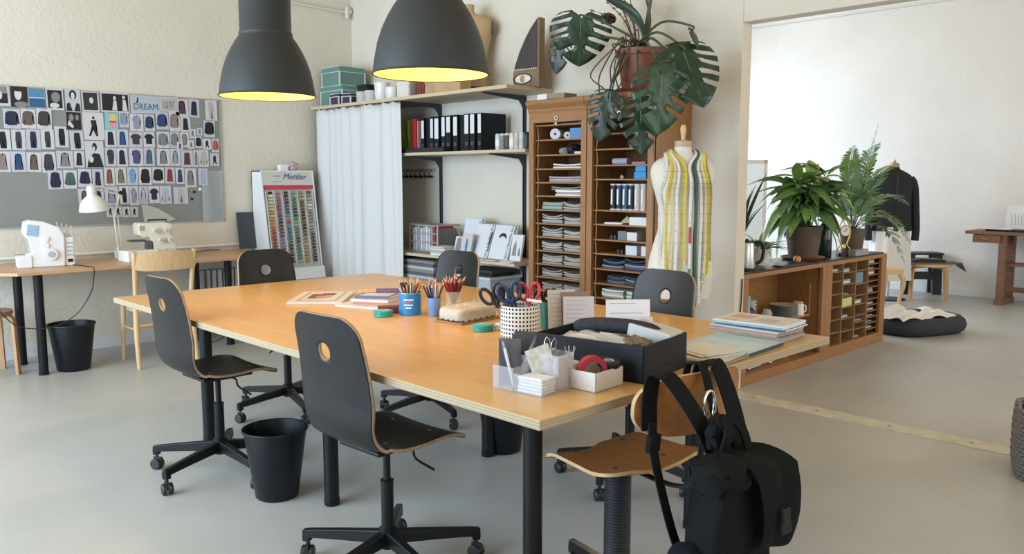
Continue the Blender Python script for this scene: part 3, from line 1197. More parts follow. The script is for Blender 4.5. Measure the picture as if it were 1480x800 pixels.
def ell(cx, cz, rx, rz, n=16, a0=0, a1=360):
    return [(cx + rx * math.cos(R(a0 + (a1 - a0) * k / n)), cz + rz * math.sin(R(a0 + (a1 - a0) * k / n))) for k in range(n + (0 if a1 - a0 == 360 else 1))]


def rect(x0, x1, z0, z1):
    return [(x0, z0), (x1, z0), (x1, z1), (x0, z1)]


# special prints: list of (material, polygon in unit coords), generic stand-ins
SPECIAL = dict(
    portraitA=('black and white portrait print with a dark shoulder', [(INK, rect(-.42, .38, -.38, .10)), (MIDG, rect(-.42, .38, .10, .42)), (LITE, ell(-.1, .02, .13, .2))]),
    portraitB=('black and white close-up portrait print of a face', [(INK, rect(-.48, .48, -.48, .48)), (LITE, ell(-.06, .12, .2, .27)), (MIDG, ell(.1, -.34, .4, .13)), (INK, ell(.0, .36, .34, .12))]),
    sea=('blue seascape print with a pale horizon', [(mat('print_sky', (.08, .22, .40), .4), rect(-.48, .48, 0, .48)), (mat('print_sea', (.02, .10, .22), .4), rect(-.48, .48, -.48, 0)), (LITE, rect(-.48, .48, -.02, .03))]),
    portraitC=('black and white print of a turned head, white border', [(INK, rect(-.42, .42, -.40, .42)), (MIDG, ell(.05, .10, .26, .24)), (LITE, ell(-.05, -.28, .28, .12))]),
    bust=('white print of a short haired woman in black', [(INK, ell(0, .25, .24, .22)), (LITE, ell(0, .2, .12, .17)), (INK, [(-.46, -.48), (-.40, -.15), (-.22, -.1), (-.05, -.48)]), (INK, [(.46, -.48), (.40, -.15), (.22, -.1), (.05, -.48)])]),
    face=('dark print of a pale face, white border', [(mat('print_darkgreen', (.018, .026, .024), .4), rect(-.42, .42, -.42, .42)), (LITE, ell(.05, .05, .12, .15))]),
    group=('wide dark print with pale figures, white border', [(INK, rect(-.46, .46, -.42, .42)), (LITE, ell(-.02, .22, .05, .1)), (LITE, [(-.12, -.4), (-.06, .1), (.04, .1), (.06, -.4)]), (LITE, ell(.3, .28, .05, .09)), (LITE, [(.24, -.4), (.26, .16), (.36, .16), (.42, -.4)])]),
    dream=('pale print with the blue word DREAM', [(mat('print_mist', (.46, .50, .56), .4), rect(-.46, .46, -.44, .44)), (INK, [(-.30, .02), (-.25, .34), (-.21, .34), (-.24, .02)])]),
    letters=('grey print with large dark numerals', [(mat('print_lgrey', (.45, .46, .45), .4), rect(-.46, .46, -.44, .44))]),
    portraitD=('dark black and white print of two people', [(INK, rect(-.48, .48, -.48, .48)), (MIDG, ell(-.15, .18, .16, .2)), (LITE, [(-.4, -.2), (-.3, .05), (.0, -.3), (-.1, -.4)]), (MIDG, ell(.22, .2, .12, .16))]),
    figureA=('white print with a black standing figure silhouette', [(INK, ell(.02, .30, .06, .055)), (INK, [(-.12, .22), (.14, .22), (.10, -.04), (.20, -.36), (.10, -.36), (.02, -.08), (-.14, -.36), (-.24, -.36), (-.08, .0)])]),
    pop=('bright colour block print in yellow and pink', [(mat('print_cyan', (.20, .52, .58), .4), rect(-.48, .48, -.48, .48)), (mat('print_yellow', (.75, .52, .10), .4), ell(.1, .2, .28, .22)), (mat('print_pink', (.72, .28, .36), .4), rect(-.14, .34, -.40, .05)), (mat('print_red', (.35, .05, .12), .4), rect(-.14, .34, -.08, .0))]),
    figureB=('white print with a seated black figure silhouette', [(INK, ell(.02, .28, .13, .15)), (LITE, ell(-.02, .22, .06, .08)), (INK, [(-.44, -.48), (-.34, -.16), (-.05, .05), (.26, .02), (.44, -.48)]), (LITE, ell(-.2, -.18, .12, .12))]))
ROWS = '''1.782 2.167 0.111 0.165 portraitA; 1.906 2.163 0.131 0.175 portraitB; 2.037 2.163 0.122 0.164 sea; 2.171 2.160 0.132 0.179 portraitC; 2.311 2.160 0.122 0.185 bust; 2.452 2.161 0.138 0.177 face; 2.654 2.164 0.240 0.173 group; 2.911 2.167 0.257 0.166 dream; 3.125 2.175 0.171 0.131 letters; 3.244 2.156 0.120 0.155 dress maroon; 3.359 2.154 0.102 0.167 dress navy; 3.523 2.143 0.116 0.191 pants pale_grey
1.843 1.985 0.124 0.159 top navy; 1.963 1.991 0.110 0.160 top brown; 2.080 1.994 0.115 0.168 top dark_brown; 2.308 1.988 0.122 0.154 portraitD; 2.462 1.951 0.172 0.235 figureA; 2.615 2.001 0.115 0.144 pop; 2.721 2.024 0.081 0.145 top grey_blue; 2.828 1.999 0.118 0.153 tunic grey_blue; 2.942 2.001 0.092 0.148 top ink_blue; 3.055 2.024 0.114 0.156 top navy_blue; 3.168 2.024 0.101 0.176 top taupe; 3.272 2.005 0.094 0.149 skirt black; 3.497 1.971 0.112 0.162 top black
1.766 1.812 0.111 0.167 pants black; 1.880 1.815 0.101 0.168 pants charcoal; 1.989 1.821 0.108 0.167 pants navy; 2.096 1.827 0.099 0.163 pants charcoal; 2.206 1.851 0.107 0.174 pants black; 2.325 1.824 0.114 0.165 pants black; 2.599 1.852 0.095 0.147 dress navy; 2.700 1.856 0.099 0.152 dress blue; 2.814 1.847 0.116 0.141 tee dark_brown; 2.930 1.852 0.101 0.137 tee black; 3.056 1.852 0.113 0.149 top grey; 3.163 1.855 0.090 0.151 top grey; 3.256 1.859 0.082 0.135 tunic grey; 3.334 1.920 0.062 0.087 sketch grey; 3.403 1.941 0.056 0.070 sketch grey; 3.208 1.800 0.054 0.076 sketch black; 3.316 1.817 0.057 0.081 sketch grey; 3.388 1.842 0.064 0.112 top black; 3.468 1.827 0.087 0.098 sketch black; 3.553 1.814 0.070 0.128 top coral
1.756 1.637 0.111 0.167 dress taupe; 1.869 1.638 0.110 0.169 dress navy_blue; 1.982 1.636 0.109 0.163 dress brown; 2.095 1.636 0.109 0.173 coat charcoal; 2.220 1.660 0.130 0.148 dress taupe; 2.333 1.666 0.083 0.138 dress navy; 2.459 1.709 0.153 0.232 figureB; 2.590 1.689 0.094 0.165 tunic plum; 2.688 1.688 0.095 0.161 dress navy; 2.809 1.692 0.123 0.159 tunic indigo; 2.924 1.696 0.098 0.164 dress teal; 3.050 1.694 0.117 0.155 dress grey; 3.160 1.696 0.095 0.156 dress grey_blue; 3.272 1.687 0.114 0.154 skirt maroon; 3.356 1.688 0.048 0.155 dress grey; 3.432 1.692 0.095 0.160 coat pale_grey; 3.536 1.681 0.092 0.119 sketch black
2.136 1.490 0.115 0.159 coat navy; 2.252 1.494 0.106 0.159 jacket green; 2.368 1.505 0.108 0.157 jacket navy; 2.474 1.501 0.089 0.166 skirt navy; 2.573 1.519 0.088 0.160 dress rust; 2.668 1.522 0.092 0.156 dress olive; 2.769 1.522 0.096 0.157 tunic light_blue; 2.879 1.524 0.114 0.158 coat black; 2.996 1.530 0.107 0.147 top black; 3.104 1.530 0.090 0.149 dress red; 3.196 1.526 0.078 0.151 dress navy_blue; 3.296 1.507 0.109 0.175 dress grey; 3.416 1.517 0.091 0.157 pants grey_blue
2.359 1.338 0.100 0.151 dress brown; 2.464 1.333 0.100 0.154 tunic black; 2.581 1.348 0.113 0.164 dress grey_blue; 2.687 1.353 0.081 0.160 pants black; 2.771 1.347 0.078 0.171 tunic grey_blue; 2.856 1.351 0.081 0.163 dress pale_blue; 2.950 1.355 0.095 0.156 tee navy; 3.055 1.351 0.104 0.163 coat pale_blue; 3.195 1.344 0.136 0.157 pants pale_grey
2.562 1.211 0.063 0.093 sketch black; 2.629 1.208 0.066 0.092 sketch black; 2.699 1.204 0.066 0.091 sketch black; 2.768 1.202 0.065 0.090 sketch black'''
ORD = ['first', 'second', 'third', 'fourth', 'fifth', 'sixth', 'seventh', 'eighth', 'ninth', 'tenth', 'eleventh', 'twelfth', '13th', '14th', '15th', '16th', '17th', '18th', '19th', '20th']
KW = dict(top='long sleeved top', tee='short sleeved top', dress='dress', tunic='tunic', coat='coat', jacket='jacket', skirt='skirt', pants='trousers', sketch='sketch')
_used = {}
for ri, row in enumerate(ROWS.strip().split('\n')):
    items = row.split('; ')
    for ci, it in enumerate(items):
        q = it.split()
        x, z, w_, h_ = map(float, q[:4])
        kind = q[4]
        tilt = R(rnd.uniform(-1.6, 1.6))
        yy = YW - .0135 - .0016 * ((ci * 3 + ri * 2) % 5)
        n_from = len(items) - ci
        if kind in SPECIAL:
            lab = SPECIAL[kind][0] + ' on the pinboard'
            grp = 'large prints on the pinboard'
        else:
            nm = q[5].replace('_', ' ')
            lab = 'photo of %s %s, %s pinboard row, %s from the board\'s corner end' % (nm, KW[kind], ORD[ri], ORD[n_from - 1])
            grp = 'garment photos on the pinboard'
        r = thing('photo_print', lab, 'photograph', (x, yy, z), 0, grp, rot=(0, tilt, 0))
        MB().bx(-w_ / 2, w_ / 2, -.0006, .0006, -h_ / 2, h_ / 2).build('paper', PHOTO[(ri + ci) % 3], r)
        if kind in SPECIAL:
            ms, b = [], MB()
            for k, (mm, pg) in enumerate(SPECIAL[kind][1]):
                ms.append(mm)
                poly_face(b, [(p[0] * w_, p[1] * h_) for p in pg], None, k, -.0009 - .0003 * k)
            b.build('printed_image', ms, r)
            if kind == 'dream':
                text_mesh('lettering', 'DREAM', .082, mat('print_blue', (.03, .17, .33), .4), r, (.005, -.003, -.028), (R(90), 0, 0), sx=.82)
            if kind == 'letters':
                MB().bx(-.055, -.047, -.0015, -.0012, -.03, .03).bx(-.038, -.010, -.0015, -.0012, -.03, -.022).bx(-.034, -.026, -.0015, -.0012, -.03, .03).bx(-.018, -.010, -.0015, -.0012, -.03, .03).bx(.0, .008, -.0015, -.0012, -.03, .03).bx(.012, .02, -.0015, -.0012, -.03, .03).bx(.03, .038, -.0015, -.0012, -.03, .03).bx(.04, .055, -.0015, -.0012, .022, .03).bx(-.05, .05, -.0015, -.0012, -.045, -.040).build('numeral_bars', MIDG, r)
        else:
            b = MB()
            sx = min(w_, h_ * .95) * 1.02
            pg = GAR[kind]
            poly_face(b, [(p[0] * sx, p[1] * h_ * .90 - .01 * h_) for p in pg], None, 0, -.0010)
            gm = mat('garment_' + q[5], CN[q[5]], .7)
            b.build('printed_garment', gm, r)
            if kind != 'sketch':
                b = MB()
                b.bx(-.0012, .0012, -.0012, -.0008, h_ * .35, h_ * .47)
                b.bx(-.0012, .0012, -.0012, -.0008, -h_ * .48, -h_ * .34)
                b.build('printed_stand', MIDG, r)
# clear film sheets and magnets
FILM = mat('clear_film', (.70, .76, .80), .12, alpha=.22)
TRAC = mat('tracing_paper', (.72, .73, .72), .5, alpha=.62)
tag(MB().sheet(lambda u, v: (3.395 + .21 * u, YW - .028 - .012 * math.sin(u * 5 + v), 1.095 + .48 * v), 8, 8, .0005).build('plastic_sheet', FILM, None, 60), 'clear plastic sheet hanging at the pinboard end', 'sheet')
b = MB()
poly_face(b, [(2.83, 1.262), (2.87, 1.265), (2.985, 1.225), (3.135, 1.126), (3.06, 1.105), (2.845, 1.108)], None, 0, YW - .03)
tag(b.build('tracing_sheet', TRAC), 'translucent tracing paper with a folded point at the pinboard bottom', 'paper')
mg = MB().lathe([(0, 0), (.016, 0), (.016, .006), (.012, .009), (0, .009)], 18).mesh('magnet', WHITE, 40)
tag(link('magnet', mg, loc=(3.385, YW - .013, 1.40), rot=(R(90), 0, 0)), 'round white magnet on the pinboard', 'magnet')
mg = MB().lathe([(0, 0), (.012, 0), (.012, .006), (.010, .008), (0, .008)], 14).mesh('magnet', BLACK, 40)
tag(link('magnet', mg, loc=(3.30, YW - .013, 1.31), rot=(R(90), 0, 0)), 'small black magnet on the pinboard below the photo rows', 'magnet')
tag(link('magnet', mg, loc=(3.325, YW - .013, 1.375), rot=(R(90), 0, 0)), 'small black magnet just beside the white magnet', 'magnet')

# ================================================================ thread display
tc = thing('thread_display', 'white tilted thread display case with six columns of spools', 'display case', (3.90, 7.42, .50))
# side profile in local y,z: front leans back towards the top
TW = .58
TH = 1.08
TOPB, BOTB = .14, -.02       # y of front face at top and bottom
CASEW = mat('case_white', (.74, .76, .79), .4)
CASEG = mat('case_cream', (.62, .60, .54), .5)


def fy(z):
    return BOTB + (TOPB - BOTB) * (z / TH)


b = MB()
pf = [(.33, 0), (.33, TH), (fy(TH), TH), (fy(0), 0)]
for x in (0, TW - .015):
    b.add([(x, y, z) for y, z in pf] + [(x + .015, y, z) for y, z in pf], [(0, 1, 2, 3), (7, 6, 5, 4)] + [(i, (i + 1) % 4, 4 + (i + 1) % 4, 4 + i) for i in range(4)])
b.bx(0, TW, .315, .33, 0, TH)
b.build('case_sides', CASEW, tc, bevel=.002)
MB().bx(0, TW, fy(TH) - .004, .33, TH - .012, TH).build('case_top', CASEW, tc)
b = MB()
b.add([(.015, fy(0) + .03, 0), (TW - .015, fy(0) + .03, 0), (TW - .015, fy(TH) + .03, TH), (.015, fy(TH) + .03, TH)], [(0, 1, 2, 3)])
b.build('back_panel', CASEG, tc)
ang = math.atan2(TOPB - BOTB, TH)
MB().box((TW / 2, fy(TH - .07) + .008, TH - .075), (TW - .03, .012, .14), rot=(-ang, 0, 0)).build('header', CASEG, tc)
text_mesh('lettering', 'Mettler', .085, mat('print_mblue', (.02, .09, .26), .4), tc, (TW * .62, fy(TH - .06) - .001, TH - .062), (R(90) - ang, 0, 0), shear=.35)
MB().box((TW * .29, fy(TH - .05) - .001, TH - .055), (.075, .001, .012), rot=(-ang, 0, 0)).box((TW * .28, fy(TH - .1) - .001, TH - .11), (.10, .001, .006), rot=(-ang, 0, 0)).build('small_print', mat('print_mgrey', (.34, .35, .35), .4), tc)
MB().box((TW / 2, fy(TH - .16) + .006, TH - .165), (TW - .05, .01, .038), rot=(-ang, 0, 0)).build('red_band', mat('print_redband', (.55, .045, .075), .5), tc)
MB().box((TW / 2, fy(.06) - .012, .06), (TW, .05, .12), rot=(-ang, 0, 0)).build('base_ledge', CASEW, tc, bevel=.004)
for k in range(7):
    x = .035 + k * (TW - .07) / 6
    zc = (TH - .20 + .13) / 2
    MB().box((x, fy(zc) + .010, zc), (.008, .028, TH - .33), rot=(-ang, 0, 0)).build('divider', CASEG, tc)
PAL = [
    ['black', 'white', 'cream', 'cream', 'yellow', 'yellow', 'gold', 'yellow', 'gold', 'orange', 'orange', 'red orange', 'red', 'red', 'crimson', 'crimson', 'crimson', 'wine', 'wine', 'wine', 'wine', 'plum'],
    ['pink', 'pink', 'rose', 'rose', 'magenta', 'magenta', 'rose', 'plum', 'plum', 'black', 'plum', 'violet', 'violet', 'plum', 'lilac', 'lilac', 'lilac', 'violet', 'navy', 'navy', 'navy', 'black'],
    ['navy', 'navy', 'red', 'navy', 'blue', 'blue', 'blue', 'sky blue', 'sky blue', 'red', 'sky blue', 'blue', 'blue', 'teal', 'teal', 'teal', 'navy', 'navy', 'red', 'navy', 'navy', 'black'],
    ['mint', 'mint', 'green', 'green', 'teal', 'dark green', 'dark green', 'dark green', 'green', 'mint', 'mint', 'green', 'olive', 'olive', 'dark green', 'dark green', 'olive', 'teal', 'teal', 'teal', 'teal', 'mint'],
    ['tan', 'tan', 'beige', 'brown', 'brown', 'brown', 'dark brown', 'dark brown', 'dark brown', 'brown', 'dark brown', 'black', 'brown', 'brown', 'tan', 'tan', 'beige', 'tan', 'gold', 'tan', 'gold', 'tan'],
    ['brown', 'tan', 'beige', 'beige', 'white', 'cream', 'grey', 'grey', 'grey', 'grey', 'beige', 'grey', 'grey', 'charcoal', 'charcoal', 'charcoal', 'charcoal', 'navy', 'charcoal', 'charcoal', 'navy', 'black']]
TCOL = {'black': (.015, .015, .02), 'white': (.75, .75, .75), 'cream': (.70, .63, .48), 'yellow': (.72, .50, .12), 'gold': (.50, .28, .07), 'orange': (.60, .22, .06), 'red orange': (.55, .10, .05), 'red': (.45, .03, .04), 'crimson': (.30, .02, .05),
        'wine': (.17, .025, .055), 'plum': (.12, .04, .10), 'pink': (.50, .20, .26), 'rose': (.36, .09, .16), 'magenta': (.30, .05, .17), 'violet': (.10, .06, .18), 'lilac': (.24, .17, .36), 'navy': (.02, .03, .075), 'blue': (.05, .10, .24),
        'sky blue': (.14, .28, .42), 'teal': (.04, .17, .19), 'mint': (.22, .40, .30), 'green': (.05, .20, .11), 'dark green': (.02, .06, .045), 'olive': (.14, .16, .09), 'tan': (.36, .24, .13), 'beige': (.48, .39, .30), 'brown': (.14, .07, .045),
        'dark brown': (.045, .027, .022), 'grey': (.26, .26, .26), 'charcoal': (.06, .065, .075)}
SPOOLS = {}
for cn, cc in TCOL.items():
    bb = MB()
    bb.lathe([(0, -.027), (.0125, -.027), (.0125, -.0235), (.011, -.023), (.011, .023), (.0125, .0235), (.0125, .027), (0, .027)], 8)
    bb.m = [1 if (f // 8) in (0, 1, 2, 4, 5, 6) else 0 for f in range(len(bb.f))]
    SPOOLS[cn] = bb.mesh('thread_spool', [mat('thread_' + cn, cc, .55), CASEG], 40)
cs = (TW - .07) / 6
for c in range(6):
    for k in range(22):
        z = TH - .205 - k * .0325 - .012
        if k > 0 and PAL[c][k] == 'red' and c == 2:
            pass
        o = link('thread_spool', SPOOLS[PAL[c][k]], loc=(3.90 + .035 + cs * (c + .5), 7.42 + fy(z) + .008, .50 + z), rot=(0, R(90), 0))
        tag(o, '%s thread spool, %s down in the %s display column from the curtain' % (PAL[c][k], (ORD + ['21st', '22nd'])[k], ORD[5 - c]), 'thread spool', 'thread spools in the display case')
b = MB()
b.bx(3.86, 4.50, 7.40, 7.76, 0, .50)
tag(b.build('display_stand', mat('stand_dark', (.05, .05, .055), .6), None, bevel=.004), 'low dark cabinet carrying the white thread display', 'cabinet')
# small packets on top of the display
tag(MB().box((0, 0, .03), (.09, .06, .06)).build('small_packet', PAPER, None, loc=(4.20, 7.66, 1.58), bevel=.003), 'small white packet on top of the thread display', 'packet')
b = MB()
puffy(b, -.05, .05, -.04, .04, 0, .085, 2.5, .008, 14, 10, 4)
tag(b.build('fabric_bundle', mat('floral_pink', (.55, .40, .42), .8, noise=.5, nscale=60), None, 60, loc=(4.30, 7.64, 1.581)), 'small pink patterned fabric bundle on top of the thread display', 'fabric')

# ================================================================ curtain
CUR = mat('curtain_cotton', (.64, .645, .655), .85, bump=.06, bscale=250)
cu = thing('curtain', 'white gathered cotton curtain hanging from the top wall shelf', 'curtain', (4.605, 6.23, 0))


def curf(u, v):
    y = 1.42 * u
    z = .03 + 2.165 * v
    a = .020 * (1 - .25 * v)
    ph = u * 48 + 3.2 * math.sin(u * 9) + .5 * math.sin(v * 3 + u * 12)
    return (a * math.sin(ph) + .008 * math.sin(u * 23 + v * 2), y + .008 * math.cos(ph), z + .006 * math.sin(u * 120) * (v > .97))


b = MB()
b.grid(curf, 240, 26)
o = b.build('cloth', CUR, cu, 80)
md = o.modifiers.new('thickness', 'SOLIDIFY')
md.thickness = .002
b = MB()
b.cyl((0, 0, 2.19), (0, 1.43, 2.19), .005, n=8)
b.build('rod', STEEL, cu, 40)

# ================================================================ wall shelving
UPR = mat('shelf_upright_grey', (.05, .06, .075), .5, metal=.2)
for y, lab in ((5.13, 'dark grey slotted shelf upright next to the tall cabinet'), (6.27, 'dark grey slotted shelf upright next to the curtain')):
    u = thing('shelf_upright', lab, 'shelf upright', (XW, y, 0), 0, 'slotted shelf uprights')
    b = MB()
    b.bx(-.022, 0, -.013, -.009, .35, 2.20)
    b.bx(-.022, 0, .009, .013, .35, 2.20)
    b.bx(-.006, 0, -.013, .013, .35, 2.20)
    b.build('channel', UPR, u)
    b = MB()
    for k in range(37):
        b.bx(-.0075, -.006, -.004, .004, .38 + k * .05, .40 + k * .05)
    b.build('slot', mat('slot_dark', (.01, .01, .01), .7), u)


def wall_shelf(label, x0, y0, y1, z, th=.025):
    s = thing('wall_shelf', label, 'shelf', (XW, y0, z))
    b = MB()
    b.bx(x0 - XW, -.002, 0, y1 - y0, -th, 0)
    b.m = [0, 0, 1, 1, 1, 1]
    b.build('board', [SHELFW, SHELFE], s, bevel=.002)
    for y in (5.13, 6.27):
        b = MB()
        L = (XW - x0) * .93
        pts = [(-.023, -.012), (-L, -.012), (-L, -.022), (-.075, -.055), (-.045, -.09), (-.023, -.13)]
        pts = [(px, pz - th + .012) for px, pz in pts]
        M = Matrix.Translation((0, y - y0 + .009, 0)) @ Matrix.Rotation(R(90), 4, 'X')
        b.prism(pts, 0, .018, M=M)
        b.build('bracket', UPR, s)
    return s


wall_shelf('long pale top wall shelf carrying boxes and a dress bust', 4.58, 4.80, 7.74, 2.235, .03)
wall_shelf('middle wall shelf carrying office binders and cans', 4.665, 4.68, 6.85, 1.735)
wall_shelf('lower wall shelf carrying pattern booklets', 4.665, 4.80, 6.85, .815)

# hooks under the middle shelf
hk = thing('hook_rail', 'hook rail with small dark hangers under the middle shelf', 'hook rail', (XW - .012, 6.62, 1.585))
MB().bx(-.008, .012, -.26, .26, -.012, .012).build('rail', GPL, hk)
for k in range(7):
    b = MB()
    y = -.23 + k * .076
    b.tube(catmull([(-.008, y, -.0), (-.04, y, -.015), (-.05, y, -.045), (-.025, y, -.06)], 4), .004, 6)
    b.box((-.035, y + .004, -.066), (.03, .028, .022))
    b.build('hook', BLACK, hk, 40)

# ---- binders
BK = mat('binder_black', (.008, .010, .015), .5, spec=.3)
SPN = mat('spine_label', (.68, .69, .72), .7)


def binder(y0, y1, m, label, lab_h=(.14, .29), h=.318, d=.285, lean=0, lm=SPN, ring=True):
    w_ = abs(y0 - y1)
    r = thing('binder', label, 'binder', (4.76, (y0 + y1) / 2, 1.735), 0, 'binders on the middle shelf', rot=(lean, 0, 0))
    b = MB()
    b.bx(0, d, -w_ / 2, -w_ / 2 + .003, 0, h)
    b.bx(0, d, w_ / 2 - .003, w_ / 2, 0, h)
    b.bx(0, .003, -w_ / 2, w_ / 2, 0, h)
    b.build('cover', m, r)
    if w_ > .03:
        MB().bx(.012, d - .012, -w_ / 2 + .006, w_ / 2 - .006, .004, h - .022).build('pages', PAPER, r)
    if lm:
        MB().bx(-.001, .0, -w_ * .36, w_ * .36, lab_h[0], lab_h[1]).build('spine_label', lm, r)
    if ring:
        M = Matrix.Translation((-.001, 0, .065)) @ Matrix.Rotation(R(90), 4, 'Y')
        MB().lathe([(.0115, -.001), (.0145, -.001), (.0145, .002), (.0115, .002), (.0115, -.001)], 18, M=M).build('finger_ring', STEEL, r, 40)
    return r


GRN = mat('binder_green', (.20, .29, .035), .5)
GRL = mat('label_green', (.36, .42, .20), .6)
RED = mat('binder_red', (.45, .02, .035), .45)
binder(6.412, 6.375, GRN, 'green binder at the curtain end of the middle shelf', lm=GRL, ring=False, h=.30)
binder(6.33, 6.295, GRN, 'green binder standing beside the red binder', lm=GRL, ring=False, h=.30, lean=R(-1.5))
binder(6.255, 6.19, RED, 'red binder on the middle shelf', lm=None, ring=False, h=.31)
binder(6.180, 6.165, mat('folder_pink', (.6, .42, .40), .6), 'thin pale folder beside the red binder', lm=None, ring=False, h=.29)
for k, (y0, y1, hh, lh) in enumerate(((6.125, 6.075, .315, (.13, .29)), (5.995, 5.942, .318, (.13, .30)), (5.938, 5.862, .318, (.12, .30)), (5.835, 5.775, .318, (.14, .305)), (5.77, 5.70, .318, (.17, .305)), (5.675, 5.605, .318, (.14, .30)), (5.525, 5.455, .318, (.15, .31)), (5.45, 5.378, .318, (.15, .31)), (5.35, 5.295, .318, (.15, .31)))):
    binder(y0, y1, BK, 'black lever arch binder, %s black binder counted from the cans' % ORD[8 - k], lh, hh)
for k, (y0, y1) in enumerate(((6.07, 6.01), (5.60, 5.535))):
    r = binder(y0, y1, BK, ('unlabelled black binder between two labelled ones nearest the red binder', 'unlabelled black binder between labelled ones nearer the cans')[k], lm=None, ring=False, h=.312)
    r.location.x += .02
tag(MB().bx(4.67, 4.755, 5.70, 6.44, 1.736, 1.775).build('flat_case', mat('case_black', (.012, .014, .02), .6), None, bevel=.006), 'long flat black case lying before the binders', 'case')
# ---- cans on the middle shelf
cl = [((.62, .64, .66), 'clear white'), ((.20, .26, .28), 'slate grey'), ((.10, .07, .05), 'dark brown'), ((.66, .66, .64), 'white'), ((.58, .52, .44), 'cream'), ((.64, .60, .60), 'pale pink'), ((.03, .06, .10), 'dark blue')]
for k, (c, nm) in enumerate(cl):
    r = thing('thread_cone_jar', '%s cylinder jar on the middle shelf beside the binders' % nm, 'jar', (4.73, 5.055 - k * .0555, 1.735), 0, 'cylinder jars on the middle shelf')
    MB().lathe([(0, 0), (.023, 0), (.025, .003), (.025, .112), (.023, .115), (0, .115)], 18).build('cylinder', mat('jar_' + nm.replace(' ', '_'), c, .35), r, 40)
    MB().lathe([(0, .115), (.0235, .115), (.0235, .128), (.021, .131), (0, .131)], 18).build('lid', mat('jar_lid', (.60, .60, .60), .4) if k != 6 else BLACK, r, 40)
    MB().lathe([(.0253, .03), (.0253, .085)], 18).build('label_band', PAPER if k in (0, 3) else mat('band_' + str(k), tuple(x * .8 for x in c), .5), r, 40)

# ---- items on the top shelf
ZT = 2.236


def lidbox(name, loc, d, m, label, trim=None, lidh=.03, rz=0, cat='box', group=None, lidm=None):
    r = thing(name, label, cat, loc, rz, group)
    x, y, z = d
    MB().bx(-x / 2, x / 2, -y / 2, y / 2, 0, z - .004).build('body', m, r, bevel=.002)
    MB().bx(-x / 2 - .004, x / 2 + .004, -y / 2 - .004, y / 2 + .004, z - lidh, z).build('lid', lidm or m, r, bevel=.002)
    if trim:
        b = MB()
        for sx in (-1, 1):
            for sy in (-1, 1):
                b.box((sx * (x / 2 + .0005), sy * (y / 2 + .0005), (z - lidh) / 2), (.012, .012, z - lidh))
        b.box((0, 0, z - lidh - .003), (x + .0095, y + .0095, .006))
        b.box((0, 0, z + .0002), (x + .0095, y + .0095, .005))
        b.build('edge_trim', trim, r)
    return r


TEAL = mat('box_teal', (.12, .24, .21), .6)
TRIM = mat('box_trim_white', (.62, .66, .63), .6)
PURP = mat('box_purple', (.05, .025, .07), .6)
lidbox('storage_box', (4.865, 7.50, ZT), (.36, .40, .20), TEAL, 'large green box with white edging, bottom of the stack on the top shelf', TRIM, .045, group='green storage boxes')
lidbox('storage_box', (4.85, 7.53, ZT + .203), (.30, .33, .19), TEAL, 'green box with white edging stacked on the larger green box', TRIM, .05, group='green storage boxes')
lidbox('storage_box', (4.68, 7.125, ZT), (.13, .135, .095), PURP, 'small purple box with white edging beside the checked round boxes', TRIM, .025, rz=R(4), group='purple storage boxes')
lidbox('storage_box', (4.625, 7.29, ZT), (.075, .15, .10), PURP, 'small purple box with white edging right before the green boxes', TRIM, .025, group='purple storage boxes')


def checker_mat(name, c1, c2, n, zs, duty=.5):
    m = bpy.data.materials.new(name)
    m.use_nodes = True
    nt = m.node_tree
    bs = nt.nodes['Principled BSDF']
    bs.inputs['Roughness'].default_value = .6
    tcn = nt.nodes.new('ShaderNodeTexCoord')
    gr = nt.nodes.new('ShaderNodeTexGradient')
    gr.gradient_type = 'RADIAL'
    nt.links.new(tcn.outputs['Object'], gr.inputs['Vector'])
    sp = nt.nodes.new('ShaderNodeSeparateXYZ')
    nt.links.new(tcn.outputs['Object'], sp.inputs[0])
    m1 = nt.nodes.new('ShaderNodeMath')
    m1.operation = 'MULTIPLY'
    m1.inputs[1].default_value = n
    nt.links.new(gr.outputs['Fac'], m1.inputs[0])
    m2 = nt.nodes.new('ShaderNodeMath')
    m2.operation = 'MULTIPLY'
    m2.inputs[1].default_value = zs
    nt.links.new(sp.outputs[2], m2.inputs[0])
    outs = []
    for q in (m1, m2):
        f = nt.nodes.new('ShaderNodeMath')
        f.operation = 'FRACT'
        nt.links.new(q.outputs[0], f.inputs[0])
        g = nt.nodes.new('ShaderNodeMath')
        g.operation = 'LESS_THAN'
        g.inputs[1].default_value = duty
        nt.links.new(f.outputs[0], g.inputs[0])
        outs.append(g)
    a = nt.nodes.new('ShaderNodeMath')
    a.operation = 'ADD'
    nt.links.new(outs[0].outputs[0], a.inputs[0])
    nt.links.new(outs[1].outputs[0], a.inputs[1])
    r_ = nt.nodes.new('ShaderNodeValToRGB')
    r_.color_ramp.interpolation = 'CONSTANT'
    r_.color_ramp.elements[0].color = (*c1, 1)
    r_.color_ramp.elements[1].position = .9
    r_.color_ramp.elements[1].color = (*c2, 1)
    h = nt.nodes.new('ShaderNodeMath')
    h.operation = 'MULTIPLY'
    h.inputs[1].default_value = .5
    nt.links.new(a.outputs[0], h.inputs[0])
    nt.links.new(h.outputs[0], r_.inputs['Fac'])
    nt.links.new(r_.outputs['Color'], bs.inputs['Base Color'])
    MATS[name] = m
    return m


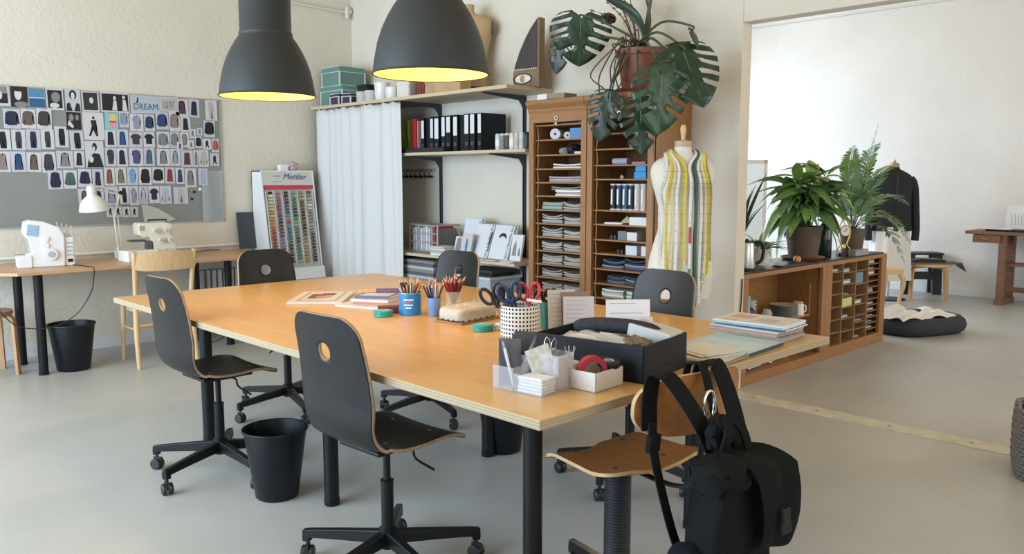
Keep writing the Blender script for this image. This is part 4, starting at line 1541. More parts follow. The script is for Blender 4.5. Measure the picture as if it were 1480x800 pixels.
GING = checker_mat('checked_card', (.62, .62, .60), (.10, .10, .11), 60, 90)
for k, (y, lab) in enumerate(((6.955, 'round black and white checked box beside the purple box'), (6.815, 'round black and white checked box beside the white pots'))):
    r = thing('round_box', lab, 'box', (4.70, y, ZT), 0, 'round checked boxes')
    MB().lathe([(0, 0), (.065, 0), (.065, .085), (0, .085)], 30).build('body', GING, r, 40)
    MB().lathe([(.066, .075), (.068, .075), (.068, .105), (0, .105)], 30).build('lid', GING, r, 40)
lidbox('black_box', (4.70, 6.90, ZT + .1055), (.10, .16, .06), BK, 'small black box lying on the round checked boxes', None, .02)
CER = mat('white_ceramic', (.74, .73, .70), .3)
for k, (y, r_, h, lab) in enumerate(((6.665, .075, .17, 'tall white ceramic pot on the top shelf'), (6.50, .068, .115, 'short white ceramic pot on the top shelf'))):
    r = thing('ceramic_pot', lab, 'pot', (4.72, y, ZT), 0, 'white pots on the top shelf')
    MB().lathe([(0, 0), (r_ * .8, 0), (r_ * .88, .01), (r_, h - .006), (r_, h), (r_ - .006, h), (r_ * .8, .015), (0, .012)], 28).build('body', CER, r, 40)
    MB().lathe([(r_ - .006, h - .012), (r_ + .003, h - .010), (r_ + .003, h), (r_ - .006, h)], 28).build('rim', CER, r, 40)
lidbox('white_box', (4.78, 6.30, ZT), (.16, .20, .15), mat('card_white', (.70, .66, .60), .7), 'white carton on the top shelf beside the pots', None, .03)
tag(MB().bx(-.12, .12, -.012, .012, 0, .155).build('grey_folder', GPL, None, loc=(4.78, 6.165, ZT), bevel=.002), 'thin grey folder between the white carton and striped bag', 'folder')
sb = thing('striped_bag', 'dark red striped paper bag on the top shelf', 'bag', (4.78, 6.06, ZT))
b = MB()
b.box((0, 0, .075), (.16, .15, .15), taper=.96)
b.build('body', mat('bag_red', (.26, .05, .03), .7), sb, bevel=.004)
for k in range(4):
    b = MB()
    b.add([(-.0815, .06 - k * .036, .01), (-.0815, .048 - k * .036, .01), (-.0835, .022 - k * .036, .145), (-.0835, .034 - k * .036, .145)], [(0, 1, 2, 3)])
    b.build('stripe', mat('bag_stripe', (.10, .03, .025), .7), sb)
KR = mat('kraft', (.46, .31, .16), .75, noise=.1, nscale=8)
lidbox('kraft_box', (4.78, 5.86, ZT), (.2, .19, .14), KR, 'brown kraft box between the striped bag and paper sack', None, .04)
b = MB()
b.box((0, 0, .10), (.13, .34, .20), taper=.97)
b.box((0, 0, .205), (.13, .35, .02))
tag(b.build('paper_sack', KR, None, bevel=.006, loc=(4.665, 5.55, ZT)), 'folded brown kraft paper sack before the dress bust', 'bag')

# bust on the top shelf
LIN = mat('linen_bust', (.50, .36, .20), .85, bump=.1, bscale=200)


def torso(b, secs, n=28):
    """secs: (z, half width, half depth, y offset)"""
    S = [Vector((z, w_, d)) for z, w_, d, _ in secs]
    O = catmull([(s[3], 0, 0) for s in secs], 5)
    Q = catmull(S, 5)
    vs, fs = [], []
    for i, q in enumerate(Q):
        for k in range(n):
            a = 2 * math.pi * k / n
            c, s = math.cos(a), math.sin(a)
            vs.append((q.y * math.copysign(abs(c) ** .9, c), O[i].x + q.z * math.copysign(abs(s) ** .9, s), q.x))
    for i in range(len(Q) - 1):
        for k in range(n):
            fs.append((i * n + k, i * n + (k + 1) % n, (i + 1) * n + (k + 1) % n, (i + 1) * n + k))
    fs.append(tuple(range(n))[::-1])
    fs.append(tuple(range((len(Q) - 1) * n, len(Q) * n)))
    return b.add(vs, fs)


bt = thing('dress_bust', 'beige linen tailor bust standing on the top shelf', 'dress form', (4.90, 5.62, ZT), R(-45))
b = torso(MB(), [(.06, .17, .10, 0), (.2, .15, .095, 0), (.32, .165, .105, 0), (.44, .19, .125, .01), (.54, .215, .115, 0), (.61, .215, .095, 0), (.665, .15, .07, 0), (.69, .065, .055, 0), (.76, .055, .05, 0)])
b.build('body', LIN, bt, 60)
b = MB()
b.lathe([(0, .0), (.10, 0), (.10, .015), (.02, .025), (.018, .07), (0, .07)], 24)
b.build('foot', BLACK, bt, 40)
for s in (-1, 1):
    M = Matrix.Translation((s * .213, 0, .565)) @ Matrix.Rotation(R(90), 4, 'Y')
    MB().lathe([(0, -.012), (.045, -.012), (.055, 0), (.045, .012), (0, .012)], 20, M=M, sx=1.2).build('arm_cap', mat('arm_plate', (.10, .09, .09), .5), bt, 40)

# carved fish-fin sculpture at the shelf end
fn = thing('carved_sculpture', 'dark pointed wooden sculpture with a pale eye at the top shelf end', 'sculpture', (4.93, 4.86, ZT), R(4))
pts = [(-.16, 0), (-.185, .05), (-.185, .12), (-.165, .19), (-.12, .29), (-.06, .39), (.0, .47), (.075, .545), (.085, .54), (.085, 0)]
sh = wood('sculpture_dark', (.025, .02, .018), (.05, .04, .035), 2, 6, 8, .5)
shl = wood('sculpture_brown', (.16, .10, .055), (.26, .17, .09), 2, 6, 8, .5)
up = [p for p in [(-.178, .155), (-.165, .19), (-.12, .29), (-.06, .39), (.0, .47), (.075, .545), (.085, .54), (.085, .155)]]
lo = [(-.16, 0), (-.185, .05), (-.185, .12), (-.178, .155), (.085, .155), (.085, 0)]
M = Matrix.Rotation(R(90), 4, 'Z') @ Matrix.Rotation(R(90), 4, 'X') @ Matrix.Scale(-1, 4, (1, 0, 0))
MB().prism(up, -.03, .03, M=M).build('fin', sh, fn, bevel=.006)
MB().prism(lo, -.033, .033, M=M).build('head', shl, fn, bevel=.006)
MB().bx(-.036, .036, -.10, -.085, 0, .545).build('edge_strip', shl, fn)
for k in range(11):
    MB().box((-.035, .17 - k * .024, .150), (.012, .012, .010)).build('tooth', CER, fn)
eM = Matrix.Translation((-.034, .075, .075)) @ Matrix.Rotation(R(-90), 4, 'Y')
MB().lathe([(0, .006), (.05, .005), (.07, 0)], 24, M=eM, sx=.52, sy=1.25).build('eye', CER, fn, 40)
MB().lathe([(.068, 0), (.072, .008), (.082, .004), (.082, 0)], 24, M=eM, sx=.52, sy=1.25).build('eye_rim', sh, fn, 40)
MB().lathe([(0, .010), (.022, .009), (.03, .004)], 16, M=eM).build('pupil', mat('pupil_orange', (.50, .24, .12), .5), fn, 40)

# ---- lower shelf: file rack, booklets
fr = thing('file_rack', 'grey wire rack with upright files on the lower shelf', 'file rack', (4.90, 6.12, .816))
b = MB()
for y in (-.21, .21):
    b.tube([(-.13, y, .003), (-.13, y, .26), (.13, y, .26), (.13, y, .003)], .008, 6)
for z in (.012, .10, .18, .255):
    b.tube([(-.13, -.21, z), (-.13, .21, z)], .006, 6)
    b.tube([(.13, -.21, z), (.13, .21, z)], .006, 6)
for k in range(9):
    b.tube([(-.13, -.19 + k * .047, .012), (.13, -.19 + k * .047, .012)], .003, 5)
b.build('wire_frame', mat('wire_grey', (.33, .35, .36), .4), fr, 40)
fc = [(.55, .52, .50), (.60, .60, .62), (.30, .33, .36), (.62, .63, .66), (.40, .44, .50), (.64, .64, .64), (.52, .52, .55), (.28, .30, .34), (.40, .03, .04), (.16, .17, .18)]
fnm = ['beige', 'light grey', 'slate', 'white', 'blue grey', 'chalk white', 'grey', 'charcoal grey', 'red', 'dark grey']
for k, c in enumerate(fc):
    o = MB().bx(-.11, .11, -.014, .014, .018, .225 + .01 * (k % 3)).build('upright_file', mat('file_%d' % k, c, .7), None, loc=(4.90, 6.295 - k * .039, .816), bevel=.002)
    tag(o, '%s upright file in the wire rack on the lower shelf' % fnm[k], 'file', 'files in the wire rack')


def sheets(name, loc, d, mats, label, n=6, rz=0, cat='papers', jit=.01, group=None, seed=1):
    """a stack of slightly shifted sheets or booklets: each layer a part"""
    r = thing(name, label, cat, loc, rz, group)
    q = random.Random(seed)
    h = d[2] / n
    for k in range(n):
        MB().box((q.uniform(-jit, jit), q.uniform(-jit, jit), h * (k + .5)), (d[0], d[1], h * .92), rot=(0, 0, q.uniform(-.05, .05) * (jit > .003))).build('booklet' if n > 1 else 'cover', mats[k % len(mats)], r)
    return r


MG = [mat('mag_a', (.62, .60, .58), .5), mat('mag_b', (.68, .68, .68), .5), mat('mag_c', (.50, .42, .40), .5), mat('mag_d', (.66, .64, .60), .5)]
sheets('flat_white_box', (4.755, 5.79, .816), (.17, .20, .045), [mat('mag_b', (0, 0, 0)), mat('flatbox_grey', (.42, .42, .43), .6)], 'flat white box lying in front of the wire file rack', 2, 0, 'box', .002)
sheets('booklet_stack', (4.745, 5.79, .862), (.16, .19, .035), MG, 'small stack of pale booklets lying on the flat white box', 4, R(3), 'booklets', .008, seed=4)
sheets('loose_papers', (4.695, 5.20, .816), (.07, .34, .008), MG[1:], 'loose pale papers lying on the lower shelf edge', 3, R(3), 'papers', .02, seed=6)
sheets('loose_papers', (4.69, 4.91, .816), (.07, .16, .014), MG, 'pale leaflets lying at the cabinet end of the lower shelf', 4, R(-4), 'papers', .02, seed=9)


def leaning(name, yc, w_, h, x0, label, m, n=3, txt=None, art=None, th=.006, zb=.824, lean=16, gap=.002):
    """magazines leaning back towards the wall; local: y along shelf, z up, front faces -x"""
    r = thing(name, label, 'magazine', (x0, yc, zb), 0, 'pattern magazines leaning on the lower shelf', rot=(0, R(lean), 0))
    for k in range(n):
        MB().bx(k * (th + gap), k * (th + gap) + th, -w_ / 2 - k * .008, w_ / 2 - k * .008, 0, h + .004 * k).build('booklet', m if k % 2 == 0 else mat('mag_edge', (.30, .30, .31), .6), r)
    if txt:
        text_mesh('lettering', txt, .036, INK, r, (-.0012, -w_ / 2 + .026, h / 2 + .005), (R(90), R(90), R(-90)), sx=.92)
    if art:
        b = MB()
        ms = []
        for k, (mm, pg) in enumerate(art):
            ms.append(mm)
            poly_face(b, [(p[0] * w_, p[1] * h + h / 2) for p in pg], Matrix.Rotation(R(-90), 4, 'Z'), k, -.0008 - .0004 * k)
        b.build('cover_art', ms, r)
    return r


PMAG = mat('mag_cover', (.64, .67, .74), .45)
leaning('pattern_magazine', 5.585, .225, .33, 4.86, 'pattern magazine standing behind the small fashion booklets', PMAG, 3, 'THE ASSEMBLY LINE', lean=12)
leaning('pattern_magazine', 5.36, .225, .30, 4.77, 'pattern magazine with dark heel motif leaning beside the fashion booklets', PMAG, 4, 'THE ASSEMBLY LINE', [(INK, [(.46, .02), (.5, .25), (.44, .32), (.40, .1), (.42, -.3), (.47, -.3)])], lean=20)
leaning('pattern_magazine', 5.115, .235, .30, 4.77, 'pattern magazine with a black arched motif on its cover', PMAG, 4, 'THE ASSEMBLY LINE', [(INK, [(-.18, .10), (-.20, .17), (-.12, .25), (.0, .27), (.12, .25), (.2, .17), (.18, .08), (.13, .15), (.0, .18), (-.12, .15)])], lean=20)
leaning('fashion_booklet', 5.625, .105, .17, 4.755, 'small fashion booklet with grey figures beside the sketch booklet', PMAG, 2, None, [(MIDG, GAR['coat'])], lean=14)
leaning('fashion_booklet', 5.485, .135, .20, 4.722, 'small booklet with a blue clad figure and red dot', mat('booklet_grey', (.52, .52, .55), .5), 2, None, [(mat('figure_blue', (.06, .16, .42), .5), [(-.05, .3), (-.1, .02), (-.06, -.42), (.0, -.42), (.03, -.05), (.08, -.42), (.14, -.42), (.12, .05), (.08, .3)]), (mat('dot_red', (.55, .03, .05), .5), ell(-.33, -.36, .14, .1))], lean=14)
leaning('fashion_booklet', 4.895, .125, .22, 4.76, 'small booklet with two dark dress drawings at the cabinet end', PMAG, 2, None, [(MIDG, [(-.3, .05), (-.1, .3), (0, .05), (.05, -.3), (-.35, -.3)]), (MIDG, [(.2, -.1), (.3, .08), (.38, -.08), (.42, -.3), (.18, -.3)])], lean=12)

# ---- below the lower shelf
for k in range(16):
    o = MB().bx(-.20, .20, -.30 + .006 * (k % 3), .30 + .004 * (k % 4), 0, .028).build('flat_portfolio', mat(('port_grey', 'port_pale', 'port_dark')[k % 3], ((.20, .21, .22), (.42, .43, .44), (.10, .10, .11))[k % 3], .6), None, loc=(4.88, 6.16, .30 + k * .0285), bevel=.003)
    tag(o, '%s flat portfolio, %s from the top of the stack under the lower shelf' % (('grey', 'pale', 'dark')[k % 3], ORD[15 - k]), 'portfolio', 'flat portfolios under the lower shelf')
tag(MB().bx(4.68, 5.08, 5.84, 6.48, 0, .30).build('low_crate', mat('crate_grey', (.2, .2, .21), .6), None, bevel=.005), 'grey crate under the stack of flat portfolios', 'crate')
CRT = mat('crate_clear', (.50, .56, .64), .3, alpha=.8)
for k in range(2):
    r = thing('plastic_crate', ('clear plastic crate on the floor below the lower shelf', 'clear plastic crate with black trays on top, below the lower shelf')[k], 'crate', (4.88, 5.35, .335 * k), 0, 'clear plastic crates')
    b = MB()
    b.box((0, 0, .155), (.36, .44, .31), taper=.92)
    b.build('tub', CRT, r, bevel=.01)
    MB().bx(-.195, .195, -.235, .235, .31, .333).build('rim', mat('crate_rim', (.55, .60, .66), .4), r, bevel=.004)
sheets('black_tray', (4.88, 5.35, .672), (.30, .40, .05), [BK, mat('tray_black', (.03, .03, .035), .5)], 'black trays lying on the clear plastic crate', 2, R(5), 'tray', .02, seed=3)

# ================================================================ tall roller-front cabinets
CX = 4.68
CD = XW - CX - .01


def tall_cabinet(y0, y1, zs, label, ring):
    w_ = y1 - y0
    r = thing('tall_cabinet', label, 'cabinet', (CX, y0, 0), 0, 'tall oak pigeonhole cabinets')
    H_ = 2.085
    for y in (0, w_ - .028):
        MB().bx(0, CD, y, y + .028, 0, 1.93).build('side_panel', OAKZ, r, bevel=.003)
    b = MB()
    for y in (-.0, w_ - .052):
        b.bx(-.014, .018, y, y + .052, 0, 1.93)
    b.build('front_stile', OAKZ, r, bevel=.005)
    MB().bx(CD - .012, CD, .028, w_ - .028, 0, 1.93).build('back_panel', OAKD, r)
    b = MB()
    b.bx(-.012, CD, .0, w_, 1.925, 2.01)
    b.build('head_rail', OAKY, r, bevel=.003)
    b = MB()
    prof = [(-.012, 2.0), (-.018, 2.015), (-.020, 2.03), (-.032, 2.045), (-.045, 2.06), (-.050, 2.075), (-.050, 2.090), (-.035, 2.098), (CD, 2.098), (CD, 2.0)]
    M = Matrix.Translation((0, w_ + .002, 0)) @ Matrix.Rotation(R(90), 4, 'X')
    b.prism(prof, 0, w_ + .004, M=M)
    b.build('cornice', OAKY, r, bevel=.002)
    b = MB()
    b.bx(-.018, CD, .0, w_, 0, .09)
    b.build('plinth', OAKY, r, bevel=.003)
    for z in zs:
        MB().bx(.012, CD - .012, .052, w_ - .052, z - .012, z).build('shelf', OAKY, r, bevel=.002)
    for y in (.055, w_ - .062):
        b = MB()
        pts = []
        for k in range(60):
            pts.append((.03, y + .004 * math.sin(k * 1.1), .15 + k * .0297))
        b.tube(pts, .004, 5)
        b.build('shelf_track', mat('track_pale', (.42, .30, .18), .5), r, 40)
    if ring:
        M = Matrix.Translation((-.018, w_ * .5, 1.955)) @ Matrix.Rotation(R(90), 4, 'Y')
        b = MB()
        b.lathe([(.012, -.003), (.018, -.003), (.018, .003), (.012, .003), (.012, -.003)], 18, M=M)
        b.box((-.014, w_ * .5, 1.915), (.012, .014, .02))
        b.build('lock_escutcheon', CHROME, r, 40)
    return r


ZS1 = [1.912, 1.80, 1.685, 1.578, 1.474, 1.370, 1.262, 1.156, 1.050, .943, .838, .735, .63, .525, .42, .315, .21]
ZS2 = [1.825, 1.715, 1.60, 1.50, 1.275, 1.172, 1.060, .957, .845, .736, .63, .525, .42, .315, .21]
tall_cabinet(4.047, 4.64, ZS1, 'tall oak pigeonhole cabinet with a lock, next to the open shelves', True)
tall_cabinet(3.44, 4.04, ZS2, 'tall oak pigeonhole cabinet below the potted monstera', True)


def stack(y, z, w_, h, m, label, d=.27, sag=.012, x=4.73, n=4, top=None, group='paper stacks in the oak cabinets'):
    """pile of limp paper with a dip in the middle and curling edges; layers as parts"""
    r = thing('paper_stack', label, 'papers', (x + d / 2, y, z), 0, group)
    for k in range(n):
        z0 = h * k / n
        q = random.Random(hash((round(y * 100), round(z * 100), k)) % 1000)
        ph = q.uniform(0, 6)
        s_ = sag * k / n

        def f(u, v):
            kk = v * 2 - 1
            return ((u - .5) * d + q_x, kk * w_ / 2, z0 + h / n * .9 + s_ * kk * kk * (1 + .3 * math.sin(ph)) + .002 * math.sin(u * 6 + ph))
        q_x = q.uniform(-.008, .008)
        b = MB()
        b.sheet(f, 3, 8, h / n * .9)
        b.build('sheaf', (top if (top and k == n - 1) else m[k % len(m)]), r, 40)
    return r


PG = [mat('pap_grey', (.30, .29, .29), .8), mat('pap_lgrey', (.38, .37, .36), .8), mat('pap_warm', (.40, .37, .33), .8)]
pos = {0: 1.578}
YA, YB = 4.44, 4.215     # two piles side by side in the first cabinet
for k, z in enumerate((1.156, 1.050, .943, .838, .735, .63)):
    hh = (.052, .055, .058, .062, .045, .05)[k]
    stack(YA, z, .21, hh, PG, 'grey tissue pattern pile, %s filled pigeonhole up in the locked cabinet, shelf side' % ORD[5 - k], sag=.022)
    stack(YB, z, .20, hh * .9, PG[1:], 'grey tissue pattern pile, %s filled pigeonhole up in the locked cabinet, monstera side' % ORD[5 - k], sag=.022)
stack(YA, 1.262, .21, .055, [mat('pap_teal', (.17, .33, .30), .8), PG[2]], 'pile with green sheets in the locked oak cabinet', sag=.006)
stack(YB, 1.262, .21, .045, [PG[0], PG[1]], 'pile of curling grey sheets beside the green sheets', sag=.04)
stack(4.27, 1.370, .27, .045, [PAPER, PG[1]], 'pile of white papers below a curling green sheet', n=3, sag=.004)
stack(4.30, 1.416, .30, .018, [mat('pap_green', (.24, .33, .20), .8), PG[0]], 'curling green sheet on the pile of white papers', n=2, sag=.03)
stack(4.30, 1.474, .34, .04, [mat('pap_lilac', (.36, .33, .42), .8), PG[1]], 'pile of lilac papers in the locked oak cabinet', n=3, sag=.004)
stack(4.28, 1.578, .30, .028, [PAPER, PG[0]], 'small pile of white and dark slips in the locked cabinet', n=3, sag=.012)
# small things in the upper pigeonholes
def small_box(loc, d, c, label, cat='box', rz=0, mname=None):
    mname = mname or 'sb_%d_%d_%d' % tuple(int(x * 99) for x in c)
    return tag(MB().box((0, 0, d[2] / 2), d).build('small_box', mat(mname, c, .5), None, bevel=.002, loc=loc, rot=(0, 0, rz)), label, cat)


def roll(loc, r_, L, c, label, ax='x', name='fabric_roll', rz=0, core=True):
    o = thing(name, label, 'roll', loc, rz)
    M = Matrix.Translation((0, 0, r_)) @ (Matrix.Rotation(R(90), 4, 'Y') if ax == 'x' else Matrix.Rotation(R(90), 4, 'X'))
    MB().lathe([(r_ * .35, -L / 2), (r_, -L / 2), (r_, L / 2), (r_ * .35, L / 2), (r_ * .35, -L / 2)], 22, M=M).build('wound_tape', mat('roll_%d_%d_%d' % tuple(int(x * 99) for x in c), c, .6), o, 40)
    if core:
        MB().lathe([(r_ * .22, -L / 2 - .001), (r_ * .36, -L / 2 - .001), (r_ * .36, L / 2 + .001), (r_ * .22, L / 2 + .001), (r_ * .22, -L / 2 - .001)], 18, M=M).build('core', GPL, o, 40)
    return o


roll((4.80, 4.45, 1.80), .042, .12, (.62, .60, .66), 'large white roll in the upper locked cabinet pigeonhole', rz=R(20))
roll((4.79, 4.335, 1.80), .028, .10, (.66, .66, .64), 'small white roll beside the large white roll', rz=R(35))
small_box((4.78, 4.19, 1.80), (.12, .13, .078), (.10, .24, .52), 'blue and white carton in the upper pigeonhole')
for k in range(6):
    o = MB().lathe([(0, 0), (.014, 0), (.016, .01), (.016, .03), (.012, .036), (0, .036)], 14).build('thread_reel', mat(('reel_blue', 'reel_rose')[k == 5], ((.02, .05, .16), (.40, .10, .14))[k == 5], .5), None, 40, loc=(4.76, 4.36 - k * .035, 1.912))
    tag(o, ('dark blue thread reel on the top pigeonhole shelf', 'rose thread reel at the end of the blue reels')[k == 5], 'thread reel', 'reels on the top pigeonhole shelf')
small_box((4.76, 4.42, 1.912), (.05, .04, .02), (.55, .48, .34), 'tiny cream box on the top pigeonhole shelf')
roll((4.77, 4.36, 1.685), .026, .09, (.30, .34, .30), 'grey green roll in the third pigeonhole', rz=R(60))
b = MB()
puffy(b, -.06, .06, -.06, .06, 0, .07, 2.4, .01, 16, 10, 7)
tag(b.build('fabric_scrap', mat('scrap_dark', (.02, .022, .028), .8), None, 60, loc=(4.79, 4.27, 1.686)), 'dark fabric scrap in the third pigeonhole', 'fabric')
small_box((4.77, 4.15, 1.685), (.12, .10, .018), (.62, .61, .60), 'thin white box in the third pigeonhole')
# second cabinet
roll((4.77, 3.70, 1.715), .022, .05, (.40, .42, .42), 'small grey roll in the pigeonhole behind the monstera leaf', rz=R(40))
roll((4.77, 3.80, 1.60), .024, .13, (.34, .38, .48), 'grey blue roll lying in the monstera side cabinet', ax='y')
small_box((4.77, 3.60, 1.60), (.12, .12, .018), (.34, .16, .18), 'thin dusky pink box in the monstera side cabinet')
small_box((4.77, 3.585, 1.50), (.12, .105, .048), (.03, .26, .62), 'bright blue box, lower of two, in the monstera side cabinet')
small_box((4.77, 3.58, 1.549), (.12, .09, .045), (.03, .28, .64), 'bright blue box stacked on the other blue box')
roll((4.76, 3.78, 1.50), .012, .05, (.45, .42, .38), 'tiny pale roll in the monstera side cabinet', rz=R(30))
cc = [(.015, .02, .03), (.03, .05, .09), (.05, .12, .22), (.02, .025, .035), (.60, .54, .48), (.62, .56, .48)]
cn = ['black', 'navy', 'blue', 'charcoal', 'cream', 'ivory']
for k in range(6):
    r = thing('thread_cone', '%s thread tube standing in the monstera side cabinet' % cn[k], 'thread tube', (4.735, 3.835 - k * .054, 1.275), 0, 'thread tubes in the oak cabinet')
    MB().lathe([(0, .008), (.0225, .008), (.024, .012), (.024, .178), (0, .178)], 18).build('thread', mat('tube_' + cn[k], cc[k], .5), r, 40)
    b = MB()
    b.lathe([(0, 0), (.026, 0), (.026, .010), (0, .010)], 18)
    b.lathe([(0, .178), (.026, .178), (.026, .188), (0, .188)], 18)
    b.build('end_cap', mat('tube_cap', (.55, .57, .60), .3), r, 40)
    MB().bx(-.0255, -.0235, -.007, .007, .04, .15).build('label_strip', PAPER, r)
small_box((4.79, 3.59, 1.172), (.18, .15, .058), (.66, .67, .70), 'white carton in the pigeonhole under the thread tubes')
sheets('leaflet_pile', (4.78, 3.82, 1.172), (.12, .16, .012), [CREAM, PAPER], 'cream leaflets in the pigeonhole under the thread tubes', 2, 0, 'papers', .01)
b = MB()
b.add([(-.05, -.05, 0), (-.05, .05, 0), (.05, 0, 0), (-.03, .0, .05)], [(0, 1, 2), (0, 3, 1), (1, 3, 2), (2, 3, 0)])
tag(b.build('folded_paper', mat('pap_khaki', (.38, .36, .24), .8), None, loc=(4.78, 3.72, 1.185)), 'folded khaki paper in the pigeonhole under the thread tubes', 'paper')
small_box((4.77, 3.655, 1.060), (.10, .09, .06), (.64, .66, .68), 'small white box with a label in the monstera side cabinet')
small_box((4.78, 3.75, 1.060), (.10, .08, .065), (.16, .18, .20), 'grey box beside the small white label box')
small_box((4.77, 3.655, .957), (.11, .10, .068), (.60, .66, .76), 'pale blue box in the pigeonhole below the label box')
small_box((4.77, 3.545, .957), (.11, .045, .07), (.66, .67, .70), 'narrow white box beside the pale blue box')
for k in range(4):
    o = MB().lathe([(0, 0), (.011, 0), (.011, .03), (0, .03)], 12).build('button_tube', mat('button_dark', (.05, .05, .06), .3), None, 40, loc=(4.75, 3.86 - k * .032, 1.060 if k < 2 else .957))
    tag(o, 'small dark button tube in the monstera side cabinet', 'tube', 'button tubes')
DEN = [mat('den_a', (.035, .05, .09), .8), mat('den_b', (.10, .12, .20), .8), mat('den_c', (.26, .29, .40), .8), mat('den_d', (.02, .025, .04), .8)]
for k, (y, z, w_, h, lab) in enumerate(((3.62, .845, .2, .07, 'pile of folded navy fabric on the seventh shelf'), (3.83, .845, .2, .05, 'pile of folded dark fabric beside the navy fabric'), (3.62, .736, .2, .06, 'pile of striped blue fabric'), (3.80, .736, .16, .05, 'pile of blue and white folded cloth'))):
    stack(y, z, w_, h, DEN[k % 2:] + DEN[:k % 2], lab + ' of the monstera side cabinet', n=5, sag=.02, group='fabric piles in the oak cabinet')
for k, y in enumerate((3.60, 3.83)):
    stack(y, .63, .2, .06, [mat('mint_paper', (.42, .58, .56), .7), PAPER], ('pile of mint papers at the outer side of the monstera side cabinet', 'pile of mint papers at the inner side of the monstera side cabinet')[k], sag=.006)
# carton on top of the first cabinet
r = thing('carton', 'small brown carton with white end on the tall cabinet', 'box', (4.80, 4.47, 2.099), R(5))
MB().bx(-.07, .09, -.13, .13, 0, .05).build('body', mat('carton_brown', (.30, .24, .17), .7), r, bevel=.002)
MB().bx(-.071, .02, .128, .132, .004, .046).build('end_label', PAPER, r)
MB().bx(-.073, -.07, .04, .13, .008, .048).build('front_label', PAPER, r)

# ================================================================ monstera
TERR = mat('terracotta_dark', (.20, .065, .035), .55, noise=.15, nscale=10)
mo = thing('potted_monstera', 'large monstera with split leaves in a terracotta pot on the oak cabinet', 'plant', (4.88, 3.70, 2.10))
MB().lathe([(0, .012), (.135, .012), (.15, .03), (.185, .26), (.20, .262), (.205, .30), (.195, .305), (.18, .27), (0, .265)], 32).build('pot', TERR, mo, 40)
MB().lathe([(0, 0), (.17, 0), (.20, .03), (.195, .035), (.165, .012), (0, .012)], 32).build('saucer', TERR, mo, 40)
MB().lathe([(0, .272), (.18, .268)], 24).build('soil', mat('soil', (.03, .022, .016), .9), mo)
LEAF = [mat('leaf_dark', (.016, .045, .026), .32, noise=.3, nscale=6), mat('leaf_mid', (.022, .062, .032), .32, noise=.3, nscale=6), mat('leaf_greyed', (.028, .05, .038), .35, noise=.25, nscale=6)]
STEM = mat('stem_green', (.06, .085, .035), .5)
ROOT = mat('root_brown', (.10, .065, .04), .8)


def monstera_mesh(seed, nslot=5, wf=1.):
    q = random.Random(seed)

    def side(sgn):
        E = [(0, .0), (.05, .09), (.14, .155), (.25, .165), (.36, .12), (.45, .03), (.505, -.09), (.52, -.22), (.50, -.36), (.45, -.50), (.375, -.64), (.28, -.77), (.165, -.89), (.06, -.97)]
        C = [(p.x, p.y) for p in catmull([(x, y, 0) for x, y in E], 4)]
        out = []
        n = len(C)
        slots = [int(n * (.36 + .105 * k + q.uniform(-.015, .015))) for k in range(nslot)]
        i = 0
        while i < n:
            if i in slots:
                x, y = C[i]
                x2, y2 = C[min(i + 2, n - 1)]
                dep = q.uniform(.24, .42)
                out += [(x, y), (x * (dep + .12), y + .10 + .02), (x * dep, y + .13), (x2 * (dep + .08), y2 + .115), (x2, y2)]
                i += 3
            else:
                out.append(C[i])
                i += 1
        return [(sgn * x * wf, y) for x, y in out]
    pr = side(1)
    plf = side(-1)
    poly = pr + [(0, -1.0)] + plf[::-1][:-1]
    bm = bmesh.new()
    f = bm.faces.new([bm.verts.new((x, y, 0)) for x, y in poly])
    # small oval holes near the midrib are suggested by the deep slots
    bmesh.ops.triangulate(bm, faces=[f])
    bmesh.ops.subdivide_edges(bm, edges=bm.edges, cuts=2, use_grid_fill=True)
    for v in bm.verts:
        x, y = v.co.x, v.co.y
        v.co.z = -.16 * x * x - .10 * (y + .2) ** 2 + .03 * abs(x) + .012 * math.sin(x * 18 + y * 9)
    me = bpy.data.meshes.new('leaf')
    bm.to_mesh(me)
    bm.free()
    for p in me.polygons:
        p.use_smooth = True
    return me


def leaf_matrix(base, tip, nrm):
    base, tip, nrm = Vector(base), Vector(tip), Vector(nrm)
    yv = (base - tip)
    L = yv.length
    yv = yv.normalized()
    zv = (nrm - yv * nrm.dot(yv)).normalized()
    xv = yv.cross(zv)
    M = Matrix((xv, yv, zv)).transposed().to_4x4()
    return Matrix.Translation(base) @ M @ Matrix.Scale(L, 4)


def monstera_leaf(base, tip, nrm, seed, mi, wf=1., nslot=5):
    o0 = Vector(mo.location)
    me = monstera_mesh(seed, nslot, wf)
    me.materials.append(LEAF[mi])
    o = link('leaf', me, mo)
    o.matrix_local = leaf_matrix(Vector(base) - o0, Vector(tip) - o0, nrm)
    md = o.modifiers.new('thickness', 'SOLIDIFY')
    md.thickness = .004
    rib = MB()
    rib.tube([(0, .0, .006), (0, -.3, -.0), (0, -.6, -.014), (0, -.95, -.052)], [.014, .011, .008, .003], 6)
    link('midrib', rib.mesh('midrib', mat('midrib_green', (.09, .14, .06), .5), 40), o)
    return o


